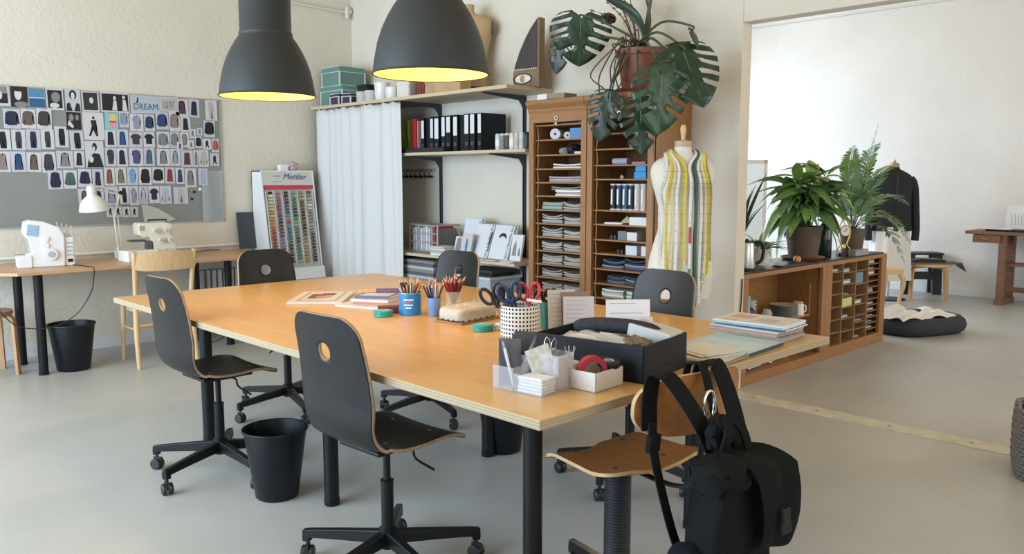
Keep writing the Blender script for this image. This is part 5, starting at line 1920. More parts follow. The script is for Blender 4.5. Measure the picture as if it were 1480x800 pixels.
cd = Vector((-.69, -.72, .0))
ML = [  # base, tip, normal
    ((4.62, 4.065, 2.635), (4.66, 4.12, 2.31), cd + Vector((0, .1, .25)), 1, 0, 1.30, 5),
    ((4.74, 4.36, 2.52), (4.75, 4.44, 2.29), cd + Vector((.5, .6, .2)), 2, 2, .75, 4),
    ((4.52, 3.72, 2.05), (4.50, 3.79, 1.755), cd + Vector((-.1, .2, .1)), 3, 2, .85, 5),
    ((4.42, 3.205, 2.155), (4.40, 3.21, 1.78), cd + Vector((0, -.1, .28)), 4, 1, 1.0, 5),
    ((4.50, 3.43, 1.985), (4.48, 3.40, 1.66), cd + Vector((.1, .2, .15)), 5, 0, .88, 5),
    ((4.60, 3.175, 2.31), (4.58, 2.985, 1.955), cd + Vector((0, -.35, .2)), 6, 0, 1.02, 5),
    ((4.66, 3.28, 2.24), (4.64, 3.40, 2.06), cd + Vector((.2, .3, .5)), 7, 0, .9, 3),
    ((4.70, 3.18, 2.455), (4.67, 3.10, 2.33), cd + Vector((.6, -.6, .1)), 8, 2, .5, 2)]
crown = Vector((4.86, 3.70, 2.44))
for k, (bs, tp, nr, sd, mi, wf, ns) in enumerate(ML):
    monstera_leaf(bs, tp, nr, sd, mi, wf, ns)
    bs = Vector(bs)
    mid = (crown + bs) / 2 + Vector((-.05, 0, .10 if bs.z < 2.5 else .05))
    pts = [p - Vector(mo.location) for p in catmull([crown + Vector((0, 0, -.08)), crown + Vector((-.03, .02 * (k % 3 - 1), .0)), mid, bs + Vector((0, 0, .03)), bs], 5)]
    MB().tube(pts, [.011 - .005 * i / len(pts) for i in range(len(pts))], 7).build('petiole', STEM, mo, 50)
# thick upright stalks and rolled new leaf
for pts, r0 in ((((4.86, 3.70, 2.35), (4.80, 3.62, 2.55), (4.79, 3.58, 2.75), (4.78, 3.56, 3.05)), .016), (((4.86, 3.70, 2.35), (4.82, 3.66, 2.5), (4.78, 3.76, 2.66), (4.76, 3.93, 2.86)), .013), (((4.86, 3.68, 2.35), (4.84, 3.62, 2.6), (4.82, 3.66, 2.8), (4.80, 3.70, 3.05)), .010)):
    p = [q - Vector(mo.location) for q in catmull(pts, 6)]
    MB().tube(p, [r0 * (1 - .35 * i / len(p)) for i in range(len(p))], 8).build('stalk', STEM, mo, 50)
p = [q - Vector(mo.location) for q in catmull([(4.80, 3.60, 2.46), (4.72, 3.63, 2.60), (4.70, 3.72, 2.68), (4.70, 3.84, 2.74), (4.69, 3.95, 2.80)], 6)]
MB().tube(p, [.012 + .026 * math.sin(math.pi * i / (len(p) - 1)) for i in range(len(p))], 10, flat=.5).build('rolled_leaf', LEAF[2], mo, 60)
for k in range(9):
    q = random.Random(40 + k)
    a = Vector((4.84 + q.uniform(-.05, .03), 3.78 + q.uniform(-.14, .10), 2.42))
    bq = [a - Vector(mo.location), a + Vector((-.10, .08 * q.uniform(-1, 1.4), .03 + q.uniform(-.02, .08))) - Vector(mo.location), a + Vector((-.17, .10 * q.uniform(-1, 1.6), -.10 - q.uniform(0, .1))) - Vector(mo.location), a + Vector((-.225, .10 * q.uniform(-.6, 1.5), -.25 - q.uniform(0, .15))) - Vector(mo.location)]
    MB().tube(catmull(bq, 5), .005, 6).build('aerial_root', ROOT, mo, 50)
for k in range(5):
    q = random.Random(60 + k)
    p0 = Vector((4.86, 3.74, 2.38))
    p3 = Vector((4.80 + q.uniform(-.1, .1), 3.92 + q.uniform(-.12, .12), 2.72 + q.uniform(0, .12)))
    pts = [v - Vector(mo.location) for v in catmull([p0, p0.lerp(p3, .5) + Vector((q.uniform(-.04, .04), q.uniform(-.05, .05), .05)), p3], 6)]
    tw = MB().tube(pts, [.006 * (1 - .7 * i / len(pts)) for i in range(len(pts))], 6).build('twig', ROOT, mo, 50)
    for j in range(4):
        c = pts[-1 - j * 2]
        b = MB()
        puffy(b, c.x - .012, c.x + .012, c.y - .014, c.y + .014, c.z - .008, c.z + .010, 2, .002, 8, 6, k * 7 + j)
        b.build('bud', mat('bud_tan', (.28, .22, .12), .7), tw, 60)
b = MB()
puffy(b, -.09, .03, .25, .37, .52, .60, 2.2, .012, 14, 10, 13)
b.build('flower', mat('flower_brown', (.16, .08, .07), .7), mo, 60)

# ================================================================ dress form with measuring tapes
FORM = mat('form_cotton', (.70, .68, .62), .85, bump=.05, bscale=300)
df = thing('dress_form', 'white tailor dress form hung with measuring tapes beside the oak cabinet', 'dress form', (4.48, 3.075, 0), R(-45))
SEC = [(.74, .185, .125, 0), (.84, .205, .135, 0), (.95, .205, .135, .0), (1.08, .175, .115, 0), (1.20, .142, .098, 0), (1.29, .140, .098, 0), (1.40, .170, .118, -.008), (1.49, .196, .130, -.012), (1.56, .200, .110, -.004), (1.61, .170, .085, 0), (1.65, .095, .065, 0), (1.675, .058, .052, 0), (1.70, .052, .048, 0)]
b = torso(MB(), SEC, 36)
b.build('body', FORM, df, 60)
b = MB()
b.lathe([(0, 1.70), (.054, 1.70), (.054, 1.735), (.03, 1.742), (0, 1.742)], 24)
b.build('neck_cap', mat('cap_beige', (.46, .36, .25), .5), df, 40)
MB().lathe([(0, 1.74), (.014, 1.742), (.012, 1.76), (.017, 1.785), (.020, 1.81), (.014, 1.835), (0, 1.84)], 16).build('neck_knob', BIRCH, df, 40)
MB().cyl((0, 0, .05), (0, 0, .76), .014, n=14).build('pole', STEEL, df, 40)
for k in range(3):
    a = R(90 + 120 * k)
    MB().tube(catmull([(0, 0, .16), (.12 * math.cos(a), .12 * math.sin(a), .13), (.26 * math.cos(a), .26 * math.sin(a), .012)], 5), .011, 8).build('stand_leg', BLACKM, df, 40)
MB().bx(-.006, .006, -.145, .12, .80, .81).build('hip_seam', mat('seam_grey', (.35, .33, .30), .8), df)


def form_w(z):
    for i in range(len(SEC) - 1):
        if SEC[i][0] <= z <= SEC[i + 1][0]:
            f = (z - SEC[i][0]) / (SEC[i + 1][0] - SEC[i][0])
            return (SEC[i][1] + (SEC[i + 1][1] - SEC[i][1]) * f, SEC[i][2] + (SEC[i + 1][2] - SEC[i][2]) * f)
    return SEC[0][1:3]


TC = {'yellow': (.62, .50, .06), 'pale yellow': (.62, .56, .30), 'white': (.70, .70, .68), 'grey': (.36, .37, .36), 'dark green': (.03, .10, .08), 'khaki': (.40, .36, .16), 'red banded white': (.68, .66, .64), 'black': (.02, .025, .03)}
TAPES = [('white', -.150, .88), ('yellow', -.112, .86), ('pale yellow', -.088, .84), ('white', -.060, .66), ('khaki', -.030, .74), ('yellow', -.010, .98), ('red banded white', .028, .62), ('dark green', .066, .70), ('black', .060, .60), ('white', .096, .72), ('pale yellow', .128, .80), ('yellow', .150, .90), ('grey', .112, .86), ('khaki', .168, .98)]
for k, (nm, x, zb) in enumerate(TAPES):
    s = 1 if x > 0 else -1
    xs = s * (.056 + abs(x) * .30)
    off = .006 + .0025 * (k % 4)
    pts = [(xs * 1.0, .075, 1.60), (xs, .058 + off, 1.665), (xs, .0, 1.672 + off if abs(xs) < .09 else 1.655 + off), (xs * 1.05 + x * .1, -.062 - off, 1.655)]
    for z in (1.58, 1.49, 1.40):
        fw = form_w(z)
        xx = x * (.75 + .25 * (1.6 - z) / .2)
        yy = -fw[1] * math.sqrt(max(.15, 1 - min(.95, (xx / fw[0]) ** 2))) - off - .012 - (.012 if z < 1.5 else 0)
        pts.append((xx, yy, z))
    yl = min(pts[-1][1], -.10 if abs(x) < .12 else -.075) - .006
    for z in (1.25, 1.10, zb + .12, zb):
        if z >= zb:
            fw = form_w(max(z, .75))
            yy = -fw[1] * math.sqrt(max(.12, 1 - min(.95, (x / fw[0]) ** 2))) - off - .012
            pts.append((x + .004 * math.sin(z * 9 + k), min(yl, yy), z))
    pts2 = []
    for p_ in pts:
        if not pts2 or (Vector(p_) - Vector(pts2[-1])).length > .02:
            pts2.append(p_)
    r = thing('measuring_tape', '%s measuring tape over the dress form, %s tape from its cabinet side' % (nm, ORD[k]), 'measuring tape', df.location, R(-45), 'measuring tapes on the dress form')
    b = MB()
    strap(b, pts2, .017, .0015, (1, 0, 0), 5)
    b.build('tape', mat('tape_' + nm.replace(' ', '_'), TC[nm], .6), r, 40)
    MB().bx(pts2[-1][0] - .0085, pts2[-1][0] + .0085, pts2[-1][1] - .0015, pts2[-1][1] + .0015, zb - .012, zb).build('metal_tip', STEEL, r)
    b = MB()
    P = catmull(pts2, 5)
    for j in range(22, len(P) - 1, 1):
        if j % 2 == 0:
            b.box(P[j] + Vector((.003 * s, -.0013, 0)), (.009, .0008, .0022))
    if b.v:
        b.build('tape_marks', INK, r)
    if nm == 'red banded white':
        MB().bx(x - .009, x + .009, pts2[-3][1] - .004, pts2[-3][1] - .0005, 1.10, 1.20).build('red_band', mat('band_red', (.45, .06, .03), .6), r)
        MB().bx(x - .009, x + .009, pts2[-3][1] - .004, pts2[-3][1] - .0005, .82, .94).build('green_band', mat('band_green', (.03, .22, .12), .6), r)

# ================================================================ pendant lamps over the table
LG = mat('lamp_charcoal', (.030, .036, .040), .5, spec=.4)
LIN_ = mat('lamp_lining_glow', (.80, .64, .24), .5)  # white lining coloured yellow to stand in for the bulb's glow


def pendant(loc, label, power):
    r = thing('pendant_lamp', label, 'lamp', loc, 0, 'dome pendant lamps over the work table')
    s = 1.0
    outer = [(.250, .0), (.2485, .015), (.242, .06), (.228, .13), (.208, .19), (.182, .245), (.158, .285), (.143, .305), (.1375, .316), (.139, .323), (.1385, .330), (.133, .336), (.133, .56), (.128, .575), (.05, .585), (.03, .60), (0, .60)]
    MB().lathe(outer, 56).build('shade', LG, r, 50)
    inner = [(.246, .001), (.238, .06), (.224, .13), (.204, .19), (.178, .245), (.152, .287), (.130, .315), (.128, .55), (0, .55)]
    MB().lathe(inner, 56).build('lining', LIN_, r, 50)
    MB().lathe([(.245, .001), (.251, -.002), (.254, .003), (.251, .008)], 56).build('rim', LG, r, 50)
    MB().cyl((0, 0, .58), (0, 0, HC - loc[2]), .004, n=8).build('cord', CABLE, r, 40)
    b = MB()
    b.lathe([(0, .30), (.02, .30), (.02, .40), (0, .40)], 16)
    b.build('socket', BLACK, r, 40)
    b = MB()
    b.lathe([(0, .165), (.02, .168), (.038, .19), (.042, .215), (.035, .25), (.02, .28), (.018, .30)], 20)
    b.build('bulb', mat('bulb_glow', (1, .8, .4), .4, emit=(1, .62, .17), estr=14), r, 60)
    d = bpy.data.lights.new('pendant_bulb', 'POINT')
    d.energy = power
    d.color = (1, .62, .16)
    d.shadow_soft_size = .05
    lo = bpy.data.objects.new('pendant_bulb', d)
    COL.objects.link(lo)
    lo.parent = r
    lo.location = (0, 0, .10)
    MB().lathe([(0, 0), (.05, 0), (.05, -.03), (.045, -.04), (0, -.04)], 24).build('ceiling_rose', LG, r, 40, loc=(0, 0, HC - loc[2]))
    return r


pendant((2.205, 4.16, 1.935), 'charcoal dome pendant lamp hanging nearer the pinboard wall', 10)
pendant((2.30, 2.885, 1.945), 'charcoal dome pendant lamp hanging nearer the doorway opening', 10)

# ================================================================ things on the work table
T0 = TZ + .0008


def magazine(loc, d, rz, label, top, art=None, edge=None, n=1, name='magazine', group=None, seed=0):
    r = thing(name, label, 'magazine', loc, rz, group)
    x, y, z = d
    MB().bx(-x / 2 + .002, x / 2 - .002, -y / 2 + .002, y / 2 - .002, .0006, z - .0006).build('pages', edge or PAPER, r)
    b = MB()
    b.bx(-x / 2, x / 2, -y / 2, y / 2, 0, .0006)
    b.bx(-x / 2, x / 2, -y / 2, y / 2, z - .0006, z)
    b.bx(-x / 2 - .0006, -x / 2, -y / 2, y / 2, 0, z)
    b.build('cover', top, r)
    if art:
        b = MB()
        ms = []
        for k, (mm, pg) in enumerate(art):
            ms.append(mm)
            poly_face(b, [(p[0] * x, p[1] * y) for p in pg], Matrix.Rotation(R(-90), 4, 'X'), k, -z - .0004 - .0003 * k)
        # poly_face makes x,z polygons; rotate them flat
        b.build('cover_print', ms, r)
    return r


BURG = mat('print_burgundy', (.20, .06, .05), .5)
ROSE = mat('print_rose', (.52, .30, .26), .5)
GREYP = mat('print_greyp', (.42, .40, .40), .5)
mg_w = mat('mag_white', (.66, .65, .65), .35)
magazine((2.445, 4.065, T0), (.42, .295, .012), R(47), 'open white magazine with reddish pictures lying alone on the table', mg_w, [(GREYP, rect(-.4, .42, -.38, .38)), (mg_w, rect(-.36, .40, -.32, .30)), (BURG, rect(-.20, .22, -.05, .24)), (ROSE, ell(-.05, -.05, .12, .16)), (BURG, rect(.1, .3, -.2, .05))])
# pile of books beside the pencil tins
BKC = [mat('bk_blue', (.10, .14, .30), .5), mat('bk_white', (.66, .65, .64), .5), mat('bk_rose', (.50, .28, .26), .5), mat('bk_violet', (.16, .10, .22), .5)]
for k, (c, lab, dd, off, a) in enumerate(((1, 'white booklet at the bottom of the pile beside the blue tin', (.36, .28, .010), (0, 0), 20), (2, 'rose booklet second from the bottom beside the blue tin', (.30, .22, .010), (.02, -.03), 38), (1, 'white booklet third from the bottom beside the blue tin', (.30, .22, .012), (.05, .02), 28), (0, 'dark blue book on the booklet pile beside the blue tin', (.27, .20, .014), (.06, .04), 34))):
    z = T0 + (0, .0105, .021, .0335)[k]
    magazine((2.56 + off[0], 3.70 + off[1], z), dd, R(a), lab, BKC[c], [(mg_w, rect(-.44, .44, -.42, .42)), (BKC[(c + 1) % 4], rect(-.3, .1, -.2, .3))] if k in (0, 3) else None, group='booklet pile beside the blue tin')
tag(MB().box((0, 0, .011), (.16, .035, .022)).build('ruler_case', BKC[3], None, bevel=.003, loc=(2.665, 3.715, T0 + .0485), rot=(0, 0, R(-40))), 'violet slim case on top of the booklet pile', 'case')
tag(MB().box((0, 0, .010), (.17, .02, .018)).build('wooden_ruler', BIRCH, None, bevel=.002, loc=(2.60, 3.78, T0 + .0485), rot=(0, 0, R(-30))), 'wooden stick on top of the booklet pile', 'ruler')


def cup(name, label, loc, r0, r1, h, m, rim=None, cat='cup', wall=.003, inner=None, band=None):
    r = thing(name, label, cat, loc)
    MB().lathe([(0, 0), (r0 - .002, 0), (r0, .002), (r1, h), (r1 - wall, h), (r0 - wall, .005), (0, .005)], 32).build('body', m, r, 40)
    if rim:
        MB().lathe([(r1 - wall, h - .006), (r1 + .0015, h - .006), (r1 + .0015, h), (r1 - wall, h)], 32).build('rim', rim, r, 40)
    if band:
        MB().lathe([(r0 + .0012, h * .25), (r1 + .0012, h * .75)], 32).build('label_band', band, r, 40)
    return r


PCOL = dict(red=(.38, .03, .035), maroon=(.20, .03, .04), black=(.015, .015, .018), navy=(.02, .03, .09), blue=(.03, .07, .28), orange=(.5, .17, .05), white=(.66, .65, .62), wood=(.52, .36, .20), grey=(.22, .23, .25), green=(.04, .18, .10), yellow=(.60, .42, .06))
PEN = {}
for nm, c in PCOL.items():
    b = MB()
    b.lathe([(0, 0), (.0045, 0), (.0045, .150), (.0045, .151)], 6)
    b.lathe([(.0045, .151), (.0010, .168)], 6, mi=1)
    b.lathe([(.0010, .168), (0, .172)], 6, mi=0)
    PEN[nm] = b.mesh('pencil', [mat('pencil_' + nm, c, .4), mat('pencil_tip', (.55, .38, .22), .6)])


def pencils(cx, cy, z0, rad, hcup, n, cols, where, group, seed, maxt=.28):
    q = random.Random(seed)
    cnt = {}
    for k in range(n):
        a = 2 * math.pi * (k * .618 % 1)
        rr = rad * math.sqrt((k + .5) / n) * .82
        nm = cols[k % len(cols)]
        x0, y0 = rr * math.cos(a), rr * math.sin(a)
        # foot inside, leaning outward against the rim
        lx, ly = x0 * 1.0 + q.uniform(-.004, .004), y0 * 1.0 + q.uniform(-.004, .004)
        top = Vector((lx, ly, hcup))
        foot = Vector((-lx * .35, -ly * .35, .007))
        d = (top - foot).normalized()
        e = Vector((0, 0, 1)).rotation_difference(d).to_euler()
        o = link('pencil', PEN[nm], loc=(cx + foot.x, cy + foot.y, z0 + foot.z), rot=e)
        o.scale = (1, 1, q.uniform(.92, 1.1))
        tag(o, '%s pencil standing in the %s' % (nm, where), 'pencil', group)


TB = mat('tin_blue', (.02, .20, .50), .35)
tn = cup('pencil_tin', 'bright blue tin full of pencils on the work table', (2.475, 3.29, T0), .055, .055, .112, TB, mat('tin_rim', (.25, .42, .62), .3, metal=.5), 'tin', .002)
M0 = Matrix.Rotation(R(0), 4, 'Z')
for k, (wd, z) in enumerate(((.05, .075), (.036, .062), (.044, .050), (.028, .036))):
    b = MB()
    n = 6
    vs = []
    for i in range(n + 1):
        a = R(225) + (i / n - .5) * wd / .055
        vs += [(.0556 * math.cos(a), .0556 * math.sin(a), z), (.0556 * math.cos(a), .0556 * math.sin(a), z + .006)]
    b.add(vs, [(2 * i, 2 * i + 2, 2 * i + 3, 2 * i + 1) for i in range(n)])
    b.build('printed_line', (mat('print_tinred', (.45, .08, .16), .4) if k == 1 else PAPER), tn)
pencils(2.475, 3.29, T0, .052, .112, 34, ['wood', 'black', 'red', 'white', 'blue', 'grey', 'black', 'maroon', 'orange', 'navy', 'wood'], 'blue tin', 'pencils in the blue tin', 3)
cup('pencil_cup', 'small pale blue tapered cup beside the blue tin', (2.525, 3.16, T0), .026, .034, .092, mat('cup_paleblue', (.16, .28, .55), .35), None, 'cup')
pencils(2.525, 3.16, T0, .031, .092, 14, ['navy', 'red', 'blue', 'wood', 'black', 'navy', 'white'], 'pale blue cup', 'pencils in the pale blue cup', 5)
GL = mat('clear_glass', (.85, .88, .88), .05, alpha=.25)
cup('pencil_glass', 'clear glass packed with red pencils on the work table', (2.70, 3.22, T0), .040, .042, .10, GL, None, 'glass')
pencils(2.70, 3.22, T0, .040, .10, 26, ['red', 'maroon', 'red', 'red', 'maroon'], 'clear glass', 'red pencils in the glass', 7)
r = thing('small_bird_clip', 'small white and green clip beside the pale blue cup', 'clip', (2.54, 3.10, T0))
b = MB()
puffy(b, -.010, .010, -.012, .012, 0, .05, 2.2, .002, 10, 8, 4)
b.build('body', CER, r, 60)
MB().lathe([(0, 0), (.02, 0), (.018, .006), (0, .006)], 14).build('foot', mat('clip_green', (.10, .28, .16), .5), r, 40)

# pincushion
pc = thing('pincushion', 'white woven pincushion block with dark studs on the work table', 'pincushion', (2.575, 2.965, T0), R(5))
b = puffy(MB(), -.134, .134, -.084, .084, .004, .072, 5.5, .0015, 40, 16, 3)
b.build('cushion', mat('cushion_cotton', (.54, .51, .45), .9, noise=.08, nscale=70, bump=.5, bscale=180), pc, 60)
MB().bx(-.137, .137, -.087, .087, 0, .008).build('wooden_base', OAKX, pc, bevel=.002)
stud = MB().lathe([(.005, -.001), (.004, .002), (0, .003)], 8).mesh('stud', mat('stud_dark', (.06, .04, .03), .3, metal=.6), 40)
for k in range(7):
    link('stud', stud, pc, loc=(-.12 + k * .04, -.0855, .016), rot=(R(90), 0, 0))
for k in range(5):
    link('stud', stud, pc, loc=(-.1355, -.07 + k * .035, .016), rot=(R(90), 0, R(-90)))
pin = MB().cyl((0, 0, 0), (0, 0, .022), .0006, n=5)
pin.lathe([(0, .021), (.0016, .0225), (0, .024)], 6)
pinm = pin.mesh('pin', STEEL)
for k in range(40):
    link('pin', pinm, pc, loc=(rnd.uniform(-.11, .11), rnd.uniform(-.06, .06), .066), rot=(rnd.uniform(-.4, .4), rnd.uniform(-.4, .4), 0))

# teal tins
TEALM = mat('tin_teal', (.02, .30, .29), .3)
for (x, y, lab) in ((2.345, 3.335, 'round teal tin in front of the blue pencil tin'), (2.435, 2.705, 'round teal tin beside the checked scissors pot')):
    r = thing('round_tin', lab, 'tin', (x, y, T0), 0, 'round teal tins')
    MB().lathe([(0, 0), (.044, 0), (.046, .002), (.046, .018), (0, .018)], 30).build('body', TEALM, r, 40)
    MB().lathe([(.0472, .014), (.0478, .016), (.0478, .026), (.045, .029), (0, .029)], 30).build('lid', TEALM, r, 40)
    MB().lathe([(0, .0292), (.038, .0294)], 30).build('lid_label', mat('tin_label', (.20, .50, .48), .4), r)
small_box((2.42, 3.40, T0), (.10, .06, .035), (.18, .03, .05), 'dark red box behind the round teal tin', rz=R(-30), mname='box_darkred')
r = thing('bead_dish', 'small clear dish of white beads beside the teal tin', 'dish', (2.50, 2.66, T0))
MB().lathe([(0, 0), (.025, 0), (.036, .02), (.034, .02), (.023, .003), (0, .003)], 22).build('dish', GL, r, 40)
b = MB()
for k in range(16):
    a = k * 2.4
    rr = .022 * math.sqrt(k / 16)
    puffy(b, rr * math.cos(a) - .008, rr * math.cos(a) + .008, rr * math.sin(a) - .008, rr * math.sin(a) + .008, .004 + .012 * (k % 3 == 0), .02 + .014 * (k % 3 == 0), 2, 0, 7, 5, k)
o = b.build('beads', CER, r, 60)
o['kind'] = 'stuff'
tag(MB().lathe([(0, 0), (.022, 0), (.022, .022), (0, .022)], 18).build('blue_spool', mat('spool_teal', (.05, .20, .28), .4), None, 40, loc=(2.555, 2.70, T0)), 'short teal blue spool behind the bead dish', 'spool')

# checked pot with scissors
GP = checker_mat('gingham', (.72, .72, .70), (.03, .03, .035), 34, 58, .54)
cup('checked_pot', 'black and white checked round pot holding scissors', (2.465, 2.50, T0), .084, .084, .135, GP, None, 'pot', .004)
SC_ = {}


def scissors(loc, rot, c, label, name='scissors', s=1.):
    r = thing(name, label, 'scissors', loc, 0, 'scissors in pots', rot=rot)
    m = mat('handle_%d_%d_%d' % tuple(int(x * 99) for x in c), c, .4)
    b = MB()
    b.add([(-.002, -.001, 0), (.009, -.001, .0), (.011, -.001, .09), (-.004, -.001, .09)], [(0, 1, 2, 3)])
    b.add([(-.009, .001, 0), (.002, .001, .0), (.004, .001, .09), (-.011, .001, .09)], [(0, 1, 2, 3)])
    b.build('blades', STEEL, r)
    for sg in (-1, 1):
        lp = []
        for k in range(19):
            a = R(20 * k)
            lp.append((sg * .022 + .017 * math.cos(a) + sg * .004 * math.sin(a), 0, .135 + .030 * math.sin(a)))
        b = MB()
        b.tube(lp, .0062, 8, cap=False)
        b.tube([(sg * -.004, 0, .085), (sg * .010, 0, .112)], .008, 8)
        b.build('handle', m, r, 60)
    r.scale = (s, s, s)
    return r


scissors((2.43, 2.54, T0 + .03), (R(12), R(-22), R(-48)), (.015, .02, .03), 'black handled scissors leaning out of the checked pot', s=1.25)
scissors((2.45, 2.51, T0 + .03), (R(8), R(-12), R(-30)), (.02, .05, .13), 'dark blue handled scissors in the checked pot', s=1.25)
scissors((2.48, 2.46, T0 + .03), (R(-6), R(-2), R(-55)), (.45, .02, .06), 'red handled scissors in the checked pot', s=1.2)
scissors((2.47, 2.50, T0 + .03), (R(4), R(-16), R(-70)), (.03, .025, .06), 'violet black handled scissors in the checked pot', s=1.2)
o = MB().box((0, 0, 0), (.065, .014, .012)).build('white_marker', WHITE, None, bevel=.003, loc=(2.49, 2.44, T0 + .155), rot=(0, R(8), R(-48)))
tag(o, 'white marker lying across the scissors of the checked pot', 'marker')
cup('scissors_cup', 'teal cup with small black scissors beside the checked pot', (2.68, 2.53, T0), .040, .044, .125, mat('cup_teal', (.015, .16, .14), .4), None, 'cup')
scissors((2.67, 2.54, T0 + .02), (R(4), R(-8), R(-40)), (.012, .012, .014), 'small black scissors at the back of the teal cup', s=.95)
scissors((2.69, 2.52, T0 + .02), (R(-4), R(10), R(-55)), (.014, .012, .012), 'small black scissors leaning in the teal cup', s=.95)

# note cards standing up
NOTE = mat('note_grey', (.56, .54, .52), .7)
HAND = mat('handwriting', (.25, .26, .30), .7)


def card(loc, w_, h, rz, tilt, label, m, lines, th=.003, lm=HAND):
    r = thing('note_card', label, 'card', loc, 0, 'note cards on the work table', rot=(tilt, 0, rz))
    MB().bx(-w_ / 2, w_ / 2, -th / 2, th / 2, 0, h).build('sheet', m, r)
    q = random.Random(int(w_ * 1000) + lines)
    for k in range(lines):
        ln = q.uniform(.35, .8) * w_
        MB().bx(-w_ * .42, -w_ * .42 + ln, -th / 2 - .0006, -th / 2 - .0001, h * (.90 - .8 * k / max(1, lines)) - .002, h * (.90 - .8 * k / max(1, lines))).build('written_line', lm, r)
    return r


card((2.64, 2.415, T0), .125, .19, R(-30), R(-6), 'tall beige note card standing before the teal cup', NOTE, 8)
card((2.69, 2.375, T0), .135, .18, R(-30), R(-6), 'brown card standing between the two grey note cards', mat('note_brown', (.26, .20, .14), .8), 0)
card((2.665, 2.34, T0), .135, .165, R(-40), R(-7), 'lilac grey note card with handwriting before the brown card', mat('note_lilac', (.50, .49, .54), .7), 7)
card((2.80, 2.18, T0), .19, .155, R(-42), R(-5), 'white note sheet standing behind the black box', mat('note_white', (.70, .72, .76), .7), 3)
card((2.78, 2.155, T0), .20, .085, R(-42), R(-8), 'low clear sleeve standing before the white note sheet', mat('sleeve', (.62, .64, .66), .3, alpha=.6), 0)

# black box with fabrics
bb = thing('black_box', 'open black box filled with rolled dark fabric and lace', 'box', (2.285, 1.855, T0), R(9))
BBX = mat('box_black', (.006, .008, .013), .55, spec=.3)
b = MB()
bw, bl, bh, th = .325, .435, .125, .006
b.bx(-bw / 2, bw / 2, -bl / 2, bl / 2, 0, th)
b.bx(-bw / 2, -bw / 2 + th, -bl / 2, bl / 2, 0, bh)
b.bx(bw / 2 - th, bw / 2, -bl / 2, bl / 2, 0, bh)
b.bx(-bw / 2, bw / 2, -bl / 2, -bl / 2 + th, 0, bh)
b.bx(-bw / 2, bw / 2, bl / 2 - th, bl / 2, 0, bh)
b.build('box', BBX, bb, bevel=.0015)
b = MB()
b.tube([(.0 + .012 * (1 if k % 2 else -1), -bl / 2 - .001, .035 + .008 * (k // 2)) for k in range(4)], .0012, 5)
b.build('ribbon_mark', CABLE, bb)


def lump(label, x0, x1, y0, y1, z0, z1, m, seed, e=2.6, jit=.006, rz=0, name='fabric_bundle', cat='fabric'):
    o = MB()
    puffy(o, x0, x1, y0, y1, z0, z1, e, jit, 22, 14, seed)
    ob = o.build(name, m, None, 60, loc=bb.location, rot=(0, 0, R(9)))
    return tag(ob, label, cat)


lump('grey patterned fabric filling the black box', -.150, .150, -.205, .205, .010, .105, mat('lace_grey', (.25, .25, .25), .8, noise=.6, nscale=45), 31, 5, .003)
b = MB()
b.tube(catmull([(.02, .16, .128), (.03, .05, .142), (.05, -.08, .142), (.06, -.16, .128)], 6), [.020, .026] + [.028] * 14 + [.027, .025, .020], 14)
ob = tag(b.build('fabric_roll', mat('roll_navy', (.010, .014, .024), .75, bump=.3, bscale=50), None, 60, loc=bb.location, rot=(0, 0, R(9))), 'rolled dark navy fabric on top of the black box contents', 'fabric')
lump('crumpled clear plastic over the lace in the black box', -.13, -.04, -.16, .14, .095, .128, mat('plastic_crumple', (.60, .62, .64), .2, alpha=.5), 33, 2.5, .007, name='plastic_wrap')
lump('brown patterned cord bundle at the front of the black box', -.12, -.02, -.195, -.09, .095, .130, mat('cord_brown', (.14, .10, .07), .8, noise=.5, nscale=70), 35, 2.5, .005)
o = MB().box((0, 0, .02), (.12, .16, .045)).build('grey_folder', mat('folder_lgrey', (.50, .52, .54), .6), None, bevel=.004, loc=(2.385, 1.74, T0 + .107), rot=(R(10), 0, R(12)))
tag(o, 'clear grey folder standing in the back corner of the black box', 'folder')

# clear organiser with cards and pens
ORG = mat('acrylic', (.72, .75, .82), .08, alpha=.20)
og = thing('acrylic_organiser', 'clear acrylic organiser with cards and pens at the table corner', 'organiser', (1.875, 1.835, T0), R(6))


def cell(b, x0, x1, y0, y1, h, t_=.002):
    b.bx(x0, x1, y0, y1, 0, t_)
    b.bx(x0, x0 + t_, y0, y1, 0, h)
    b.bx(x1 - t_, x1, y0, y1, 0, h)
    b.bx(x0, x1, y0, y0 + t_, 0, h)
    b.bx(x0, x1, y1 - t_, y1, 0, h)


b = MB()
cell(b, -.085, -.002, .02, .105, .075)
b.build('pen_cell', ORG, og)
b = MB()
cell(b, -.085, .002, -.095, .018, .058)
b.build('card_cell', ORG, og)
b = MB()
cell(b, .0, .085, -.095, .02, .115)
b.build('tall_cell', ORG, og)
b = MB()
cell(b, .0, .085, .022, .105, .10)
b.build('back_cell', ORG, og)


def on_org(o):
    o.location = og.matrix_basis @ Vector(o.location)
    o.rotation_euler.z += R(6)
    return o


